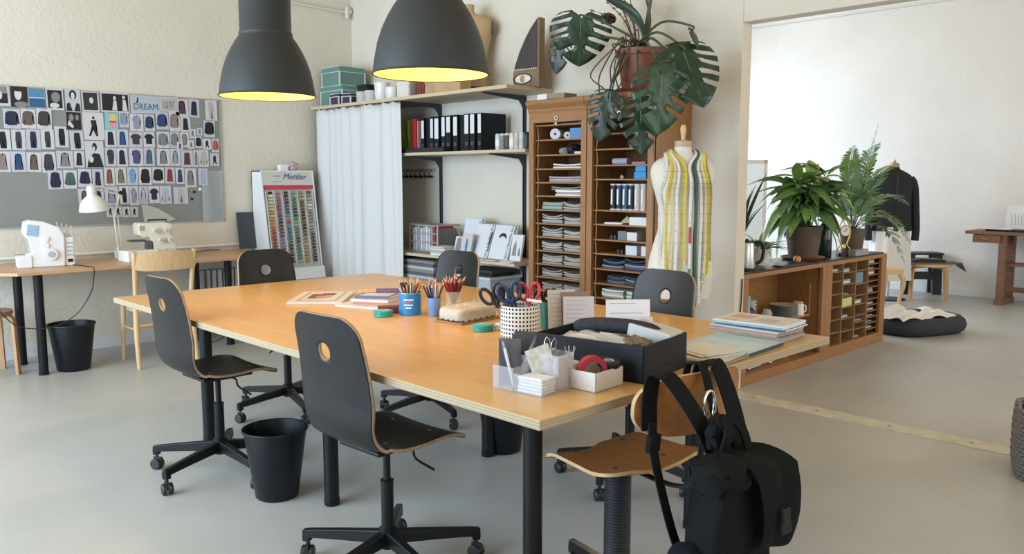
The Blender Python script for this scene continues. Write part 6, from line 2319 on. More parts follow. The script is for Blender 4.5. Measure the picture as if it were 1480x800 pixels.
og.matrix_basis  # local frame of the organiser
bpy.context.view_layer.update()
sheets('white_card_stack', tuple(og.matrix_basis @ Vector((-.04, -.04, .0025))), (.07, .095, .048), [PAPER, mat('card_grey', (.55, .55, .56), .7)], 'stack of white cards in the clear organiser', 9, R(6), 'cards', .002)
for k, (c, lab, x, y, h) in enumerate((((.10, .10, .12), 'dark grey board standing in the clear organiser', -.035, .075, .15), ((.05, .05, .06), 'black board standing at the back of the clear organiser', .03, .07, .165), ((.14, .14, .17), 'slate board standing behind the black board', .035, .09, .15))):
    o = MB().bx(-.036, .036, -.002, .002, 0, h).build('display_board', mat('dboard_%d' % k, c, .5), None, loc=(x, y, .004), rot=(R(-8), R(3 * k), R(-50 + 8 * k)))
    tag(on_org(o), lab, 'board', 'boards in the organiser')
o = MB().bx(-.04, .04, -.001, .001, 0, .085).build('printed_sample', mat('sample_print', (.50, .49, .45), .6, noise=.3, nscale=50), None, loc=(.005, -.04, .055), rot=(R(-14), R(-20), R(-45)))
tag(on_org(o), 'printed sample card leaning in the clear organiser', 'card')
o = MB().bx(-.033, .033, -.004, .004, 0, .10).build('beige_card', mat('card_beige', (.46, .42, .37), .7), None, loc=(.042, -.075, .004), rot=(0, 0, R(0)))
tag(on_org(o), 'beige card in the tall cell of the clear organiser', 'card')
for k, (c, lab) in enumerate((((.66, .68, .70), 'white pen leaning in the clear organiser'), ((.05, .06, .08), 'black pen leaning in the clear organiser'), ((.08, .20, .38), 'blue tipped pen in the clear organiser'))):
    r = thing('pen', lab, 'pen', tuple(og.matrix_basis @ Vector((-.055 + .012 * k, .04 + .014 * k, .005))), 0, 'pens in the organiser', rot=(R(-4 - 3 * k), R(-14 + 3 * k), 0))
    MB().lathe([(0, 0), (.0045, .004), (.0048, .13), (.004, .135), (0, .135)], 10).build('barrel', mat('pen_%d' % k, c, .35), r, 40)
    MB().lathe([(0, .135), (.003, .135), (.003, .148), (0, .15)], 8).build('button', STEEL if k != 2 else mat('pen_blue', (.05, .2, .55), .4), r, 40)
tw = thing('tweezers', 'long metal tweezers leaning in the clear organiser', 'tweezers', tuple(og.matrix_basis @ Vector((-.01, .06, .004))), 0, rot=(R(8), R(20), 0))
for s in (-1, 1):
    MB().add([(-.002, s * .004, 0), (.002, s * .004, 0), (.005, s * .006, .09), (.004, s * .001, .17), (-.004, s * .001, .17), (-.005, s * .006, .09)], [(0, 1, 2, 3, 4, 5)]).build('tine', STEEL, tw)
cbn = thing('bulldog_clip', 'silver bulldog clip on the tall organiser cell', 'clip', tuple(og.matrix_basis @ Vector((.045, -.03, .103))), R(10))
MB().box((0, 0, .012), (.034, .022, .020)).build('body', STEEL, cbn, bevel=.003)
lp = [(-.012, 0, .02), (-.015, 0, .045), (0, 0, .058), (.015, 0, .045), (.012, 0, .02)]
for s in (-1, 1):
    MB().tube([(x, s * (.006 + z * .18), z) for x, y, z in lp], .0014, 6).build('wire_loop', CHROME, cbn, 50)

# small white box with tape rolls
wb = thing('tape_box', 'small white open box holding red and black tape rolls', 'box', (2.032, 1.70, T0), R(4))
b = MB()
cell(b, -.075, .075, -.045, .055, .062, .003)
b.build('tray', mat('box_offwhite', (.64, .62, .58), .7), wb)
bpy.context.view_layer.update()
rt = thing('red_tape_roll', 'red tape roll standing in the small white box', 'tape', tuple(wb.matrix_basis @ Vector((-.018, .01, .0035))), R(-35))
Mr = Matrix.Translation((0, 0, .050)) @ Matrix.Rotation(R(90), 4, 'X')
MB().lathe([(.032, -.016), (.0495, -.016), (.0495, .016), (.032, .016), (.032, -.016)], 34, M=Mr).build('tape', mat('tape_red', (.36, .015, .04), .4), rt, 40)
MB().lathe([(.030, -.0165), (.032, -.0165), (.032, .0165), (.030, .0165), (.030, -.0165)], 34, M=Mr).build('core', mat('core_dark', (.06, .03, .03), .7), rt, 40)
kt = thing('black_tape_roll', 'black tape roll resting on the small white box', 'tape', tuple(wb.matrix_basis @ Vector((.040, -.012, .064))), 0, rot=(R(8), R(-4), 0))
MB().lathe([(.018, 0), (.036, 0), (.038, .003), (.038, .017), (.036, .020), (.018, .020), (.018, 0)], 30).build('tape', BLACK, kt, 40)
MB().lathe([(.014, .001), (.018, .001), (.018, .019), (.014, .019), (.014, .001)], 24).build('core', GPL, kt, 40)
r = thing('pin_tub', 'tiny white tub with pins behind the red tape roll', 'tub', tuple(wb.matrix_basis @ Vector((-.02, .10, 0.0))))
MB().lathe([(0, 0), (.028, 0), (.032, .07), (.028, .07), (.024, .004), (0, .004)], 20).build('tub', CER, r, 40)
for k in range(6):
    link('pin', MB().cyl((0, 0, .06), (.02 * math.cos(k), .02 * math.sin(k), .12), .0007, n=5).mesh('pin', STEEL), r)

# papers and magazines on the near right of the table
sheets('pattern_papers', (2.635, 1.735, T0), (.24, .30, .022), [mat('pp_yellow', (.60, .57, .42), .7), PG[2], mat('pp_grey', (.50, .49, .46), .7)], 'pile of yellowish pattern sheets beside the black box', 6, R(5), 'papers', .006, seed=12)
sheets('plastic_sleeves', (2.66, 1.71, T0 + .0225), (.17, .20, .010), [mat('slv', (.62, .62, .60), .25), mat('slv2', (.58, .56, .46), .4)], 'shiny plastic sleeves on the yellowish pattern sheets', 3, R(-14), 'papers', .010, seed=15)
CY = mat('cover_paleblue', (.36, .52, .58), .35)
magazine((2.915, 1.745, T0), (.31, .30, .016), R(4), 'pale blue magazine lying open beside the magazine stack', CY, [(mat('cover_paleblue2', (.44, .58, .64), .35), rect(-.45, .2, -.45, .42)), (mat('cover_lilac', (.46, .50, .62), .35), rect(-.48, -.05, .1, .48))], mat('edge_dark', (.05, .05, .05), .6))
cols = [((.34, .31, .28), 'grey brown'), ((.44, .40, .34), 'beige'), ((.30, .28, .26), 'dark grey'), ((.40, .34, .30), 'brown'), ((.50, .36, .33), 'pink edged'), ((.55, .50, .48), 'pale grey'), ((.03, .09, .22), 'dark blue spined'), ((.20, .42, .58), 'sky blue spined'), ((.62, .60, .60), 'white with printed cover')]
z = T0
for k, (c, nm) in enumerate(cols):
    th = .0075
    q = random.Random(80 + k)
    m = mat('magc_%d' % k, c, .4)
    art = [(mat('magart', (.58, .54, .52), .4), rect(-.42, .46, -.44, .44)), (ROSE, rect(-.1, .3, .1, .4)), (GREYP, rect(-.3, .1, -.3, 0)), (mat('magart2', (.60, .50, .30), .4), rect(-.42, -.2, .2, .42))] if k == 8 else None
    magazine((3.215 + q.uniform(-.01, .008), 1.80 + q.uniform(-.012, .012), z), (.225, .32, th), R(2 + q.uniform(-3, 3)), '%s magazine, %s from the top of the magazine stack by the doorway' % (nm, ORD[8 - k]), m, art, m if k < 6 else PAPER, group='magazine stack on the work table')
    z += th + .0004

# ================================================================ low cabinet running into the far room
LX0, LX1, LX2, LY0, LY1, LH = 5.26, 6.56, 7.78, 3.075, 3.50, .83
c1 = thing('low_cabinet', 'low open oak cabinet with crockery beside the doorway jamb', 'cabinet', (LX0, LY0, 0))
W1 = LX1 - LX0
D_ = LY1 - LY0


def part(par, name, m, *boxes, bevel=.003):
    b = MB()
    for q in boxes:
        b.bx(*q)
    return b.build(name, m, par, bevel=bevel)


part(c1, 'top', OAKX, (0, W1, 0, D_, LH - .045, LH - .012))
part(c1, 'worktop', mat('dark_lino', (.018, .022, .022), .3), (.0, W1 - .002, .02, D_, LH - .012, LH), bevel=.002)
part(c1, 'stile', OAKZ, (0, .085, 0, .03, .0755, LH - .0455))
part(c1, 'stile', OAKZ, (W1 - .055, W1, 0, .03, .0755, LH - .0455))
part(c1, 'side_panel', OAKZ, (0, .03, .0305, D_, .0755, LH - .0455))
part(c1, 'side_panel', OAKZ, (W1 - .03, W1, .0305, D_, .0755, LH - .0455))
part(c1, 'back_panel', OAKX, (.0305, W1 - .0305, D_ - .02, D_ - .001, .0755, LH - .0455))
part(c1, 'bottom', OAKX, (0, W1, 0, D_, 0, .075))
part(c1, 'shelf', OAKX, (.03, W1 - .14, .06, D_ - .02, .385, .405))
part(c1, 'inner_post', OAKZ, (.085, .12, .03, .06, .075, LH - .045))
part(c1, 'shutter_track', OAKZ, (W1 - .17, W1 - .16, .05, .06, .41, .66))

c2 = thing('pigeonhole_cabinet', 'low oak pigeonhole cabinet full of slim paper slots', 'cabinet', (LX1 + .002, LY0, 0))
W2 = LX2 - LX1 - .002
part(c2, 'top', OAKX, (0, W2, 0, D_, LH - .045, LH - .012))
part(c2, 'worktop', mat('dark_lino', (0, 0, 0)), (.002, W2 - .03, .02, D_, LH - .012, LH), bevel=.002)
part(c2, 'stile', OAKZ, (0, .12, 0, .03, .0955, LH - .0455))
part(c2, 'stile', OAKZ, (W2 - .11, W2, 0, .03, .0955, LH - .0455))
part(c2, 'side_panel', OAKZ, (0, .03, .0305, D_, .0755, LH - .0455))
part(c2, 'side_panel', OAKZ, (W2 - .03, W2, .0305, D_, .0955, LH - .0455))
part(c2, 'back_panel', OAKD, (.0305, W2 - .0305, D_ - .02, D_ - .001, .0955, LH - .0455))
part(c2, 'bottom', OAKX, (0, W2, 0, D_, 0, .095))
cx_ = [.12, .345, .60, .85, W2 - .11]
PIGS = wood('pigeon_shelf', (.26, .15, .07), (.35, .21, .10), 0, 6, 12, .6)
for x in cx_[1:-1]:
    part(c2, 'divider', PIGS, (x - .006, x + .006, .012, D_ - .02, .095, LH - .045), bevel=0)
rows = [[.20, .31, .42, .53, .64, .72], [.19, .30, .40, .50, .60, .70], [.18, .24, .30, .40, .48, .58, .70], [.145, .20, .255, .31, .365, .42, .475, .53, .585, .64, .69, .74]]
for c in range(4):
    for z in rows[c]:
        part(c2, 'slot_shelf', PIGS, (cx_[c] + .006 * (c > 0), cx_[c + 1] - .006, .018, D_ - .02, z - .006, z), bevel=0)
q = random.Random(5)
sl = 0
for c in range(4):
    zz = [.095] + rows[c]
    for i, z in enumerate(zz):
        top = (zz + [LH - .045])[i + 1]
        if q.random() < .62 and (c, i) != (1, 3) and (c, i) != (2, 5):
            h = min(top - z - .015, q.uniform(.008, .035))
            wd = (cx_[c + 1] - cx_[c]) * q.uniform(.55, .85)
            sl += 1
            col = (PAPER, CREAM, MG[3], PG[1])[sl % 4]
            o = sheets('slot_papers', (LX1 + (cx_[c] + cx_[c + 1]) / 2, LY0 + .16, z + .0005), (wd, .22, max(.006, h)), [col, PG[1]], 'papers in the %s slot from the bottom of the %s pigeonhole column' % (ORD[i], ORD[c]), 2, 0, 'papers', .002, group='papers in the pigeonhole cabinet', seed=sl)
o = small_box((LX1 + .475, LY0 + .13, .4005), (.21, .2, .075), (.60, .60, .24), 'yellow box in the pigeonhole cabinet')
o = small_box((LX1 + .72, LY0 + .13, .5805), (.13, .2, .10), (.14, .26, .34), 'blue box in the pigeonhole cabinet')

# crockery on the open shelf
pl_ = MB().lathe([(0, 0), (.055, 0), (.062, .003), (.105, .012), (.108, .016), (.104, .016), (.06, .007), (0, .006)], 34).mesh('dinner_plate', mat('plate_white', (.60, .60, .55), .3), 40)
rim_ = MB().lathe([(.104, .0165), (.1085, .0163), (.109, .0145)], 34).mesh('plate_rim', mat('plate_green', (.10, .16, .10), .3), 40)
for k in range(8):
    o = link('dinner_plate', pl_, loc=(6.10, 3.20, .4055 + k * .0125))
    tag(o, 'white plate with green rim, %s from the bottom of the plate stack' % ORD[k], 'plate', 'plates on the open cabinet shelf')
    link('green_rim', rim_, o)
mug = MB().lathe([(0, .095), (.038, .095), (.042, .088), (.046, .0), (.043, .0), (.039, .086), (0, .09)], 26).mesh('mug_body', CER, 40)
hnd = MB().tube(catmull([(.042, 0, .075), (.066, 0, .07), (.068, 0, .03), (.044, 0, .02)], 5), .006, 8).mesh('handle', CER, 40)
for k, (x, y, lab) in enumerate(((6.29, 3.17, 'white upside-down mug next to the plates'), (6.375, 3.22, 'white upside-down mug next to the cabinet partition'))):
    r = thing('mug', lab, 'mug', (x, y, .4055), R(-30 + 50 * k), 'upside-down mugs')
    link('mug_body', mug, r)
    link('handle', hnd, r)
bw_ = MB().lathe([(0, 0), (.03, 0), (.055, .035), (.058, .045), (.054, .045), (.028, .005), (0, .005)], 26).mesh('bowl', CER, 40)
for k in range(4):
    tag(link('bowl', bw_, loc=(5.93, 3.40, .4055 + k * .030)), 'white bowl, %s from the bottom of the bowl stack' % ORD[k], 'bowl', 'bowls at the back of the open cabinet')
jar = thing('glass_jar', 'clear glass jar standing beside the plate stack', 'jar', (5.79, 3.17, .4055))
MB().lathe([(0, 0), (.036, 0), (.040, .006), (.040, .075), (.03, .09), (.03, .10), (.027, .10), (.027, .088), (.036, .072), (.036, .008), (0, .005)], 26).build('glass', GL, jar, 40)
MB().lathe([(0, .003), (.034, .004), (.034, .05), (0, .05)], 22).build('contents', mat('jar_dark', (.10, .10, .14), .5, noise=.5, nscale=60), jar, 40)
small_box((5.60, 3.18, .4055), (.20, .12, .05), (.50, .44, .36), 'cream carton on the open cabinet shelf', mname='carton_cream')
sheets('black_cutlery_tray', (5.60, 3.18, .456), (.17, .10, .026), [mat('tray_dk', (.03, .03, .035), .4), STEEL], 'dark tray with metal pieces on the cream carton', 2, 0, 'tray', .004)
small_box((5.435, 3.16, .4055), (.05, .07, .24), (.22, .40, .52), 'tall pale blue box at the cabinet stile', mname='box_pblue')
tp = thing('teapot', 'dark patterned teapot behind the glass jar', 'teapot', (5.74, 3.32, .4055))
MB().lathe([(0, 0), (.04, 0), (.065, .03), (.07, .06), (.055, .095), (.03, .11), (0, .112)], 26).build('body', mat('teapot_dark', (.05, .05, .09), .3, noise=.6, nscale=30), tp, 40)
MB().tube(catmull([(-.06, 0, .05), (-.09, 0, .07), (-.105, 0, .105)], 5), [.014 - .0008 * i for i in range(11)], 8).build('spout', mat('teapot_dark', (0, 0, 0)), tp, 40)
MB().tube(catmull([(.06, 0, .085), (.10, 0, .08), (.10, 0, .035), (.063, 0, .03)], 5), .006, 8).build('handle', BLACK, tp, 40)
MB().lathe([(0, .112), (.008, .112), (.012, .125), (0, .13)], 12).build('lid_knob', BLACK, tp, 40)
# bottom compartment
b = MB()
puffy(b, -.14, .14, -.06, .06, 0, .085, 3, .006, 22, 12, 41)
tag(b.build('wrapped_towel', mat('towel_white', (.66, .66, .66), .9, bump=.3, bscale=90), None, 60, loc=(5.62, 3.20, .0765), rot=(0, 0, R(6))), 'white rolled towel in the bottom of the open cabinet', 'towel')
tag(MB().lathe([(.062, -.008), (.066, 0), (.062, .008)], 24, M=Matrix.Rotation(R(90), 4, 'Y'), sx=.75).build('towel_band', DARKM, None, 40, loc=(5.60, 3.20, .122)), 'dark band around the white rolled towel', 'band')
b = MB()
puffy(b, -.09, .09, -.07, .07, 0, .09, 2.6, .008, 20, 12, 43)
tag(b.build('paper_bag', mat('bag_pale', (.56, .54, .48), .8, noise=.15, nscale=25), None, 60, loc=(5.88, 3.22, .0765)), 'crumpled pale bag beside the white towel', 'bag')
r = thing('yellow_bowl', 'yellow bowl in the bottom of the open cabinet', 'bowl', (6.12, 3.22, .0755))
MB().lathe([(0, 0), (.05, 0), (.10, .05), (.105, .07), (.10, .07), (.048, .006), (0, .006)], 28).build('bowl', mat('bowl_yellow', (.62, .52, .14), .4), r, 40)
for k, (x, y, r_, h, c, lab) in enumerate(((5.72, 3.35, .03, .20, (.55, .55, .57), 'clear bottle below the shelf'), (5.88, 3.40, .035, .22, (.03, .03, .04), 'black flask below the shelf'), (5.99, 3.38, .014, .24, (.55, .22, .12), 'orange stick below the shelf'), (6.1, 3.40, .055, .16, (.55, .50, .46), 'beige tin below the shelf'))):
    tag(MB().lathe([(0, 0), (r_, 0), (r_, h * .7), (r_ * .45, h * .85), (r_ * .45, h), (0, h)], 18).build('bottle', mat('btl_%d' % k, c, .3), None, 40, loc=(x, y + (.05 if k < 1 else 0), .16 if k else .165)), lab + ' of the open cabinet', 'bottle')
# low riser that carries these
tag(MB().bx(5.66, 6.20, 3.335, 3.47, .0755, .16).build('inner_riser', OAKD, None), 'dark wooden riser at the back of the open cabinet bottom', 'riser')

# ---- things on the low cabinet
ZL = LH + .0005
kt_ = thing('kettle', 'steel electric kettle with black handle on the low cabinet', 'kettle', (5.46, 3.17, ZL), R(-40))
MB().lathe([(0, .02), (.062, .02), (.064, .03), (.055, .19), (.05, .205), (0, .21)], 28).build('body', STEEL, kt_, 40)
MB().lathe([(0, 0), (.07, 0), (.07, .016), (.06, .02), (0, .02)], 28).build('base', BLACK, kt_, 40)
MB().tube(catmull([(.045, 0, .20), (.10, 0, .205), (.125, 0, .16), (.115, 0, .08), (.075, 0, .045)], 6), .013, 10).build('handle', BLACK, kt_, 40)
MB().lathe([(0, .205), (.05, .205), (.045, .216), (.012, .22), (.010, .232), (0, .234)], 24).build('lid', BLACK, kt_, 40)
b = MB()
b.add([(-.050, -.016, .16), (-.050, .016, .16), (-.085, 0, .20), (-.048, -.02, .205), (-.048, .02, .205)], [(0, 1, 2), (0, 2, 3), (1, 4, 2), (3, 2, 4)])
b.build('spout', STEEL, kt_)
r = thing('serving_tray', 'black tray on the low cabinet carrying an orange', 'tray', (6.06, 3.155, ZL), R(2))
b = MB()
b.rbox((0, 0, .006), (.46, .13, .012), .03)
b.build('plate', mat('tray_blk', (.02, .022, .024), .3), r, bevel=.003)
r = thing('orange', 'small orange fruit on the black tray', 'fruit', (6.14, 3.12, ZL + .0125))
MB().lathe([(0, 0), (.014, .001), (.026, .010), (.031, .026), (.026, .044), (.014, .054), (0, .053)], 22).build('peel', mat('orange_peel', (.62, .25, .10), .45, bump=.2, bscale=250), r, 60)
MB().lathe([(0, .053), (.004, .054), (0, .057)], 8).build('stem', mat('stem_br', (.12, .12, .04), .7), r)
tag(MB().lathe([(0, 0), (.03, 0), (.065, .03), (.062, .03), (.03, .004), (0, .004)], 24).build('small_dish', CER, None, 40, loc=(5.66, 3.13, ZL)), 'small white dish beside the kettle', 'dish')
small_box((7.27, 3.125, ZL), (.26, .07, .05), (.28, .30, .30), 'grey metal box lying before the gilt clock', mname='box_greymetal')
GOLD = mat('gilt_brass', (.55, .38, .12), .28, metal=1)
ck = thing('mantel_clock', 'ornate gilt mantel clock between the two large plant pots', 'clock', (7.16, 3.21, ZL), R(-35))
MB().rbox((0, 0, .012), (.12, .08, .024), .02).build('base', mat('clock_black', (.02, .018, .02), .3), ck, bevel=.003)
for s in (-1, 1):
    MB().tube(catmull([(s * .05, 0, .024), (s * .062, 0, .05), (s * .03, 0, .09), (s * .045, 0, .14), (s * .058, 0, .20), (s * .04, 0, .27), (s * .012, 0, .315)], 5), .006, 8).build('scroll', GOLD, ck, 50)
Mc = Matrix.Translation((0, -.012, .215)) @ Matrix.Rotation(R(90), 4, 'X')
MB().lathe([(0, -.004), (.044, -.004), (.044, .006), (0, .006)], 30, M=Mc).build('dial', CER, ck, 40)
MB().lathe([(.043, .004), (.048, .008), (.052, .002), (.048, -.004), (.043, -.004)], 30, M=Mc).build('bezel', GOLD, ck, 40)
b = MB()
b.box((.006, -.021, .224), (.003, .002, .034), rot=(0, R(20), 0))
b.box((-.010, -.021, .212), (.024, .002, .003))
b.build('hands', BLACK, ck)
Mc2 = Matrix.Translation((0, -.005, .08)) @ Matrix.Rotation(R(90), 4, 'X')
MB().lathe([(0, -.003), (.018, -.003), (.018, .003), (0, .003)], 22, M=Mc2).build('pendulum', GOLD, ck, 40)
b = MB()
puffy(b, -.016, .016, -.012, .012, .305, .35, 2, 0, 10, 8, 2)
b.build('finial', GOLD, ck, 60)
gv = thing('green_bottle', 'tall dark green glass bottle beside the gilt clock', 'bottle', (6.97, 3.30, ZL))
MB().lathe([(0, 0), (.06, 0), (.065, .008), (.065, .22), (.05, .26), (.028, .285), (.028, .33), (0, .33)], 26).build('glass', mat('bottle_green', (.008, .03, .02), .12), gv, 40)
MB().lathe([(0, .33), (.02, .33), (.022, .35), (0, .352)], 14).build('stopper', mat('cork', (.35, .22, .12), .8), gv, 40)

# ---- plants
LG1 = mat('leaf_fresh', (.20, .36, .09), .42, noise=.35, nscale=8)
LG2 = mat('leaf_deep', (.10, .22, .07), .4, noise=.3, nscale=8)
LG3 = mat('leaf_bluish', (.17, .29, .15), .45, noise=.3, nscale=9)
LG4 = mat('leaf_snake', (.02, .04, .03), .4, noise=.4, nscale=20)
POTB = mat('pot_brown', (.105, .075, .055), .7, noise=.2, nscale=12)


def pot(par, r0, r1, h, m, z0=0., rim=.03):
    MB().lathe([(0, z0), (r0, z0), (r1 * .96, z0 + h - rim), (r1, z0 + h - rim), (r1 * 1.02, z0 + h), (r1 * .92, z0 + h), (r1 * .90, z0 + h - .03), (0, z0 + h - .035)], 32).build('pot', m, par, 40)
    MB().lathe([(0, z0 + h - .033), (r1 * .91, z0 + h - .033)], 24).build('soil', MATS['soil'], par)


def blade_mesh(n=8, wprof=None, curl=.25, fold=.15, name='leaf'):
    """leaf of unit length along +y, width 1 at most, arching down"""
    vs, fs = [], []
    for i in range(n + 1):
        t_ = i / n
        w_ = wprof(t_)
        z = -curl * t_ * t_
        for j in (-1, 0, 1):
            vs.append((j * w_ / 2, t_ * (1 - .15 * curl * t_), z + (fold * w_ * abs(j))))
    for i in range(n):
        for j in range(2):
            fs.append((i * 3 + j, i * 3 + j + 1, (i + 1) * 3 + j + 1, (i + 1) * 3 + j))
    b = MB()
    b.add(vs, fs)
    return b


def ovate(t_):
    return .30 * (math.sin(math.pi * t_ ** .75) ** .9) + .004


def lance(t_):
    return .16 * (math.sin(math.pi * t_ ** .6) ** .8) + .006


def place_leaf(me, par, base, d, L, roll_=0., wf=1., name='leaf'):
    o = link(name, me, par)
    yv = Vector(d).normalized()
    up_ = Vector((0, 0, 1))
    xv = yv.cross(up_)
    if xv.length < 1e-3:
        xv = Vector((1, 0, 0))
    xv.normalize()
    zv = xv.cross(yv)
    M = Matrix((xv, yv, zv)).transposed().to_4x4()
    o.matrix_local = Matrix.Translation(base) @ M @ Matrix.Rotation(roll_, 4, 'Y') @ Matrix.Diagonal((L * wf, L, L, 1))
    return o


# bushy plant in a brown pot
bp1 = thing('potted_bush_plant', 'bushy plant with long fresh green leaves in a brown pot', 'plant', (6.56, 3.285, ZL))
MB().lathe([(0, 0), (.155, 0), (.18, .022), (.172, .026), (.15, .012), (0, .012)], 30).build('saucer', TERR, bp1, 40)
pot(bp1, .115, .152, .265, POTB, .012)
OV = [blade_mesh(8, ovate, cv, .12).mesh('leaf', m_, 60) for cv, m_ in ((.30, LG1), (.55, LG2), (.8, LG1), (.4, LG2))]
q = random.Random(11)
for s in range(16):
    a = s * 2.4
    hgt = q.uniform(.22, .46)
    rr = q.uniform(.06, .27)
    top = Vector((rr * math.cos(a), rr * math.sin(a), .26 + hgt))
    pts = catmull([(.03 * math.cos(a), .03 * math.sin(a), .24), (top.x * .5, top.y * .5, .24 + hgt * .6), top], 5)
    MB().tube(pts, [.007 - .003 * i / len(pts) for i in range(len(pts))], 6).build('stem', STEM, bp1, 50)
    for k in range(8):
        an = a + k * 2.4 + q.uniform(-.3, .3)
        el = q.uniform(-.35, .5) if k > 1 else q.uniform(.3, .9)
        p = pts[-1 - min(len(pts) - 1, k // 2)]
        d = Vector((math.cos(an) * math.cos(el), math.sin(an) * math.cos(el), math.sin(el)))
        if p.y + d.y * .2 > .32:
            d.y = -abs(d.y) * .3
        place_leaf(OV[(s + k) % 4], bp1, p, d, q.uniform(.22, .35), q.uniform(-.5, .5), q.uniform(.85, 1.15))
# drooping outer leaves
for k in range(20):
    an = k * 2.4
    d = Vector((math.cos(an), math.sin(an), q.uniform(-.5, .05)))
    p = Vector((.10 * math.cos(an), .10 * math.sin(an), .30 + q.uniform(0, .22)))
    if d.y > .5:
        d.y *= .3
    place_leaf(OV[k % 4], bp1, p, d, q.uniform(.26, .38), q.uniform(-.4, .4), 1.0)
MB().lathe([(0, 0), (.012, .01), (.016, .04), (.006, .07), (0, .075)], 10).build('flower_spike', mat('flower_orange', (.55, .18, .08), .6), bp1, 60, loc=(.10, -.05, .72))


def frond(par, pts, n, L0, m_list, seed, rach=.004, droop=.25):
    """arching stalk with paired narrow leaflets: one frond = stalk + joined leaflets"""
    qq = random.Random(seed)
    P = catmull(pts, 10)
    st_ = MB().tube(P, [rach * (1 - .7 * i / len(P)) for i in range(len(P))], 6).build('frond', STEM, par, 50)
    b = MB()
    N = len(P)
    for k in range(n):
        f = .22 + .78 * k / (n - 1)
        i = min(N - 2, int(f * (N - 1)))
        p = P[i]
        t_ = (P[i + 1] - P[max(0, i - 1)]).normalized()
        sd = t_.cross(Vector((0, 0, 1)))
        sd = sd.normalized() if sd.length > .05 else Vector((1, 0, 0))
        up_ = sd.cross(t_).normalized()
        L = L0 * (math.sin(math.pi * min(.97, .18 + f * .8)) ** .7)
        for s in (-1, 1):
            d = (sd * s + t_ * .75 + up_ * qq.uniform(-.1, .25)).normalized()
            nr = up_
            xv = d.cross(nr).normalized()
            vs = [p, p + d * L * .35 + xv * L * .13, p + d * L * .35 - xv * L * .13, p + d * L * .72 + xv * L * .10 - Vector((0, 0, droop * L * .25)), p + d * L * .72 - xv * L * .10 - Vector((0, 0, droop * L * .25)), p + d * L - Vector((0, 0, droop * L * .6))]
            b.add(vs, [(0, 1, 2), (1, 3, 4, 2), (3, 5, 4)])
    o = tag(b.build('leaflets', m_list[seed % len(m_list)], st_, 60), kind='stuff')
    return st_


fp = thing('potted_fern', 'tall airy fern with long arching fronds in a brown pot', 'plant', (7.44, 3.26, ZL))
pot(fp, .085, .112, .22, POTB)
z0 = .2
FR = [  # end points relative to the pot: x, y, z
    ((.0, 0, z0), (.06, -.02, .50), (.16, -.05, .85), (.20, -.10, 1.16)),
    ((.0, 0, z0), (.02, -.04, .45), (.06, -.08, .72), (.05, -.16, .92)),
    ((.0, 0, z0), (.14, -.04, .48), (.34, -.10, .74), (.52, -.18, .80)),
    ((.0, 0, z0), (.20, -.06, .42), (.46, -.14, .52), (.66, -.24, .42)),
    ((.0, 0, z0), (.18, -.08, .32), (.42, -.18, .30), (.60, -.30, .06)),
    ((.0, 0, z0), (.14, -.10, .26), (.34, -.20, .18), (.46, -.30, -.10)),
    ((.0, 0, z0), (-.08, .0, .42), (-.16, -.04, .66), (-.20, -.10, .78)),
    ((.0, 0, z0), (-.02, .03, .5), (-.04, .05, .72), (-.10, .02, .85)),
    ((.0, 0, z0), (.06, .05, .5), (.12, .10, .8), (.22, .12, .98)),
    ((.0, 0, z0), (-.04, -.08, .40), (-.10, -.18, .52), (-.16, -.28, .48)),
    ((.0, 0, z0), (.06, -.10, .34), (.14, -.22, .36), (.20, -.32, .20)),
    ((.0, 0, z0), (-.10, .06, .44), (-.22, .08, .60), (-.34, .06, .62)),
    ((.0, 0, z0), (.10, .02, .55), (.26, .0, .88), (.36, -.06, 1.0))]
for k, p in enumerate(FR):
    frond(fp, p, 24 if k not in (5, 10) else 16, .135 if k > 0 else .13, [LG3, LG1, LG3], k, .0045)

# dark spiky plant by the jamb
sp = thing('potted_spear_plant', 'dark spear-leaved plant in a grey pot beside the jamb', 'plant', (5.62, 3.36, ZL))
pot(sp, .07, .085, .15, mat('pot_slate', (.06, .065, .07), .6))
LN = [blade_mesh(8, lance, cv, .2).mesh('leaf', LG4, 60) for cv in (.05, .15, .3)]
q = random.Random(21)
for k in range(20):
    an = k * 2.4
    t_ = q.uniform(.04, .38)
    d = Vector((math.cos(an) * t_, math.sin(an) * t_ * .6, 1))
    place_leaf(LN[k % 3], sp, (.03 * math.cos(an), .03 * math.sin(an), .12), d, q.uniform(.30, .55), q.uniform(-.4, .4), .45)
place_leaf(LN[0], sp, (.03, 0, .12), (.42, -.1, 1), .68, 0, .28)
place_leaf(LN[1], sp, (.02, -.02, .12), (.22, -.1, 1), .60, .3, .3)
# small striped plant in a white pot
wp = thing('small_potted_plant', 'small pale striped plant in a white pot on the low cabinet', 'plant', (5.86, 3.27, ZL))
pot(wp, .055, .072, .13, CER)
LS = [blade_mesh(8, lance, cv, .2).mesh('leaf', m_, 60) for cv, m_ in ((.5, LG3), (.8, mat('leaf_silver', (.30, .38, .33), .45)), (.65, LG2))]
for k in range(30):
    an = k * 2.4
    d = Vector((math.cos(an), math.sin(an) * (.8 if math.sin(an) < 0 else .4), q.uniform(.1, 1.4)))
    place_leaf(LS[k % 3], wp, (.025 * math.cos(an), .025 * math.sin(an), .12), d, q.uniform(.14, .24), q.uniform(-.4, .4), .8)

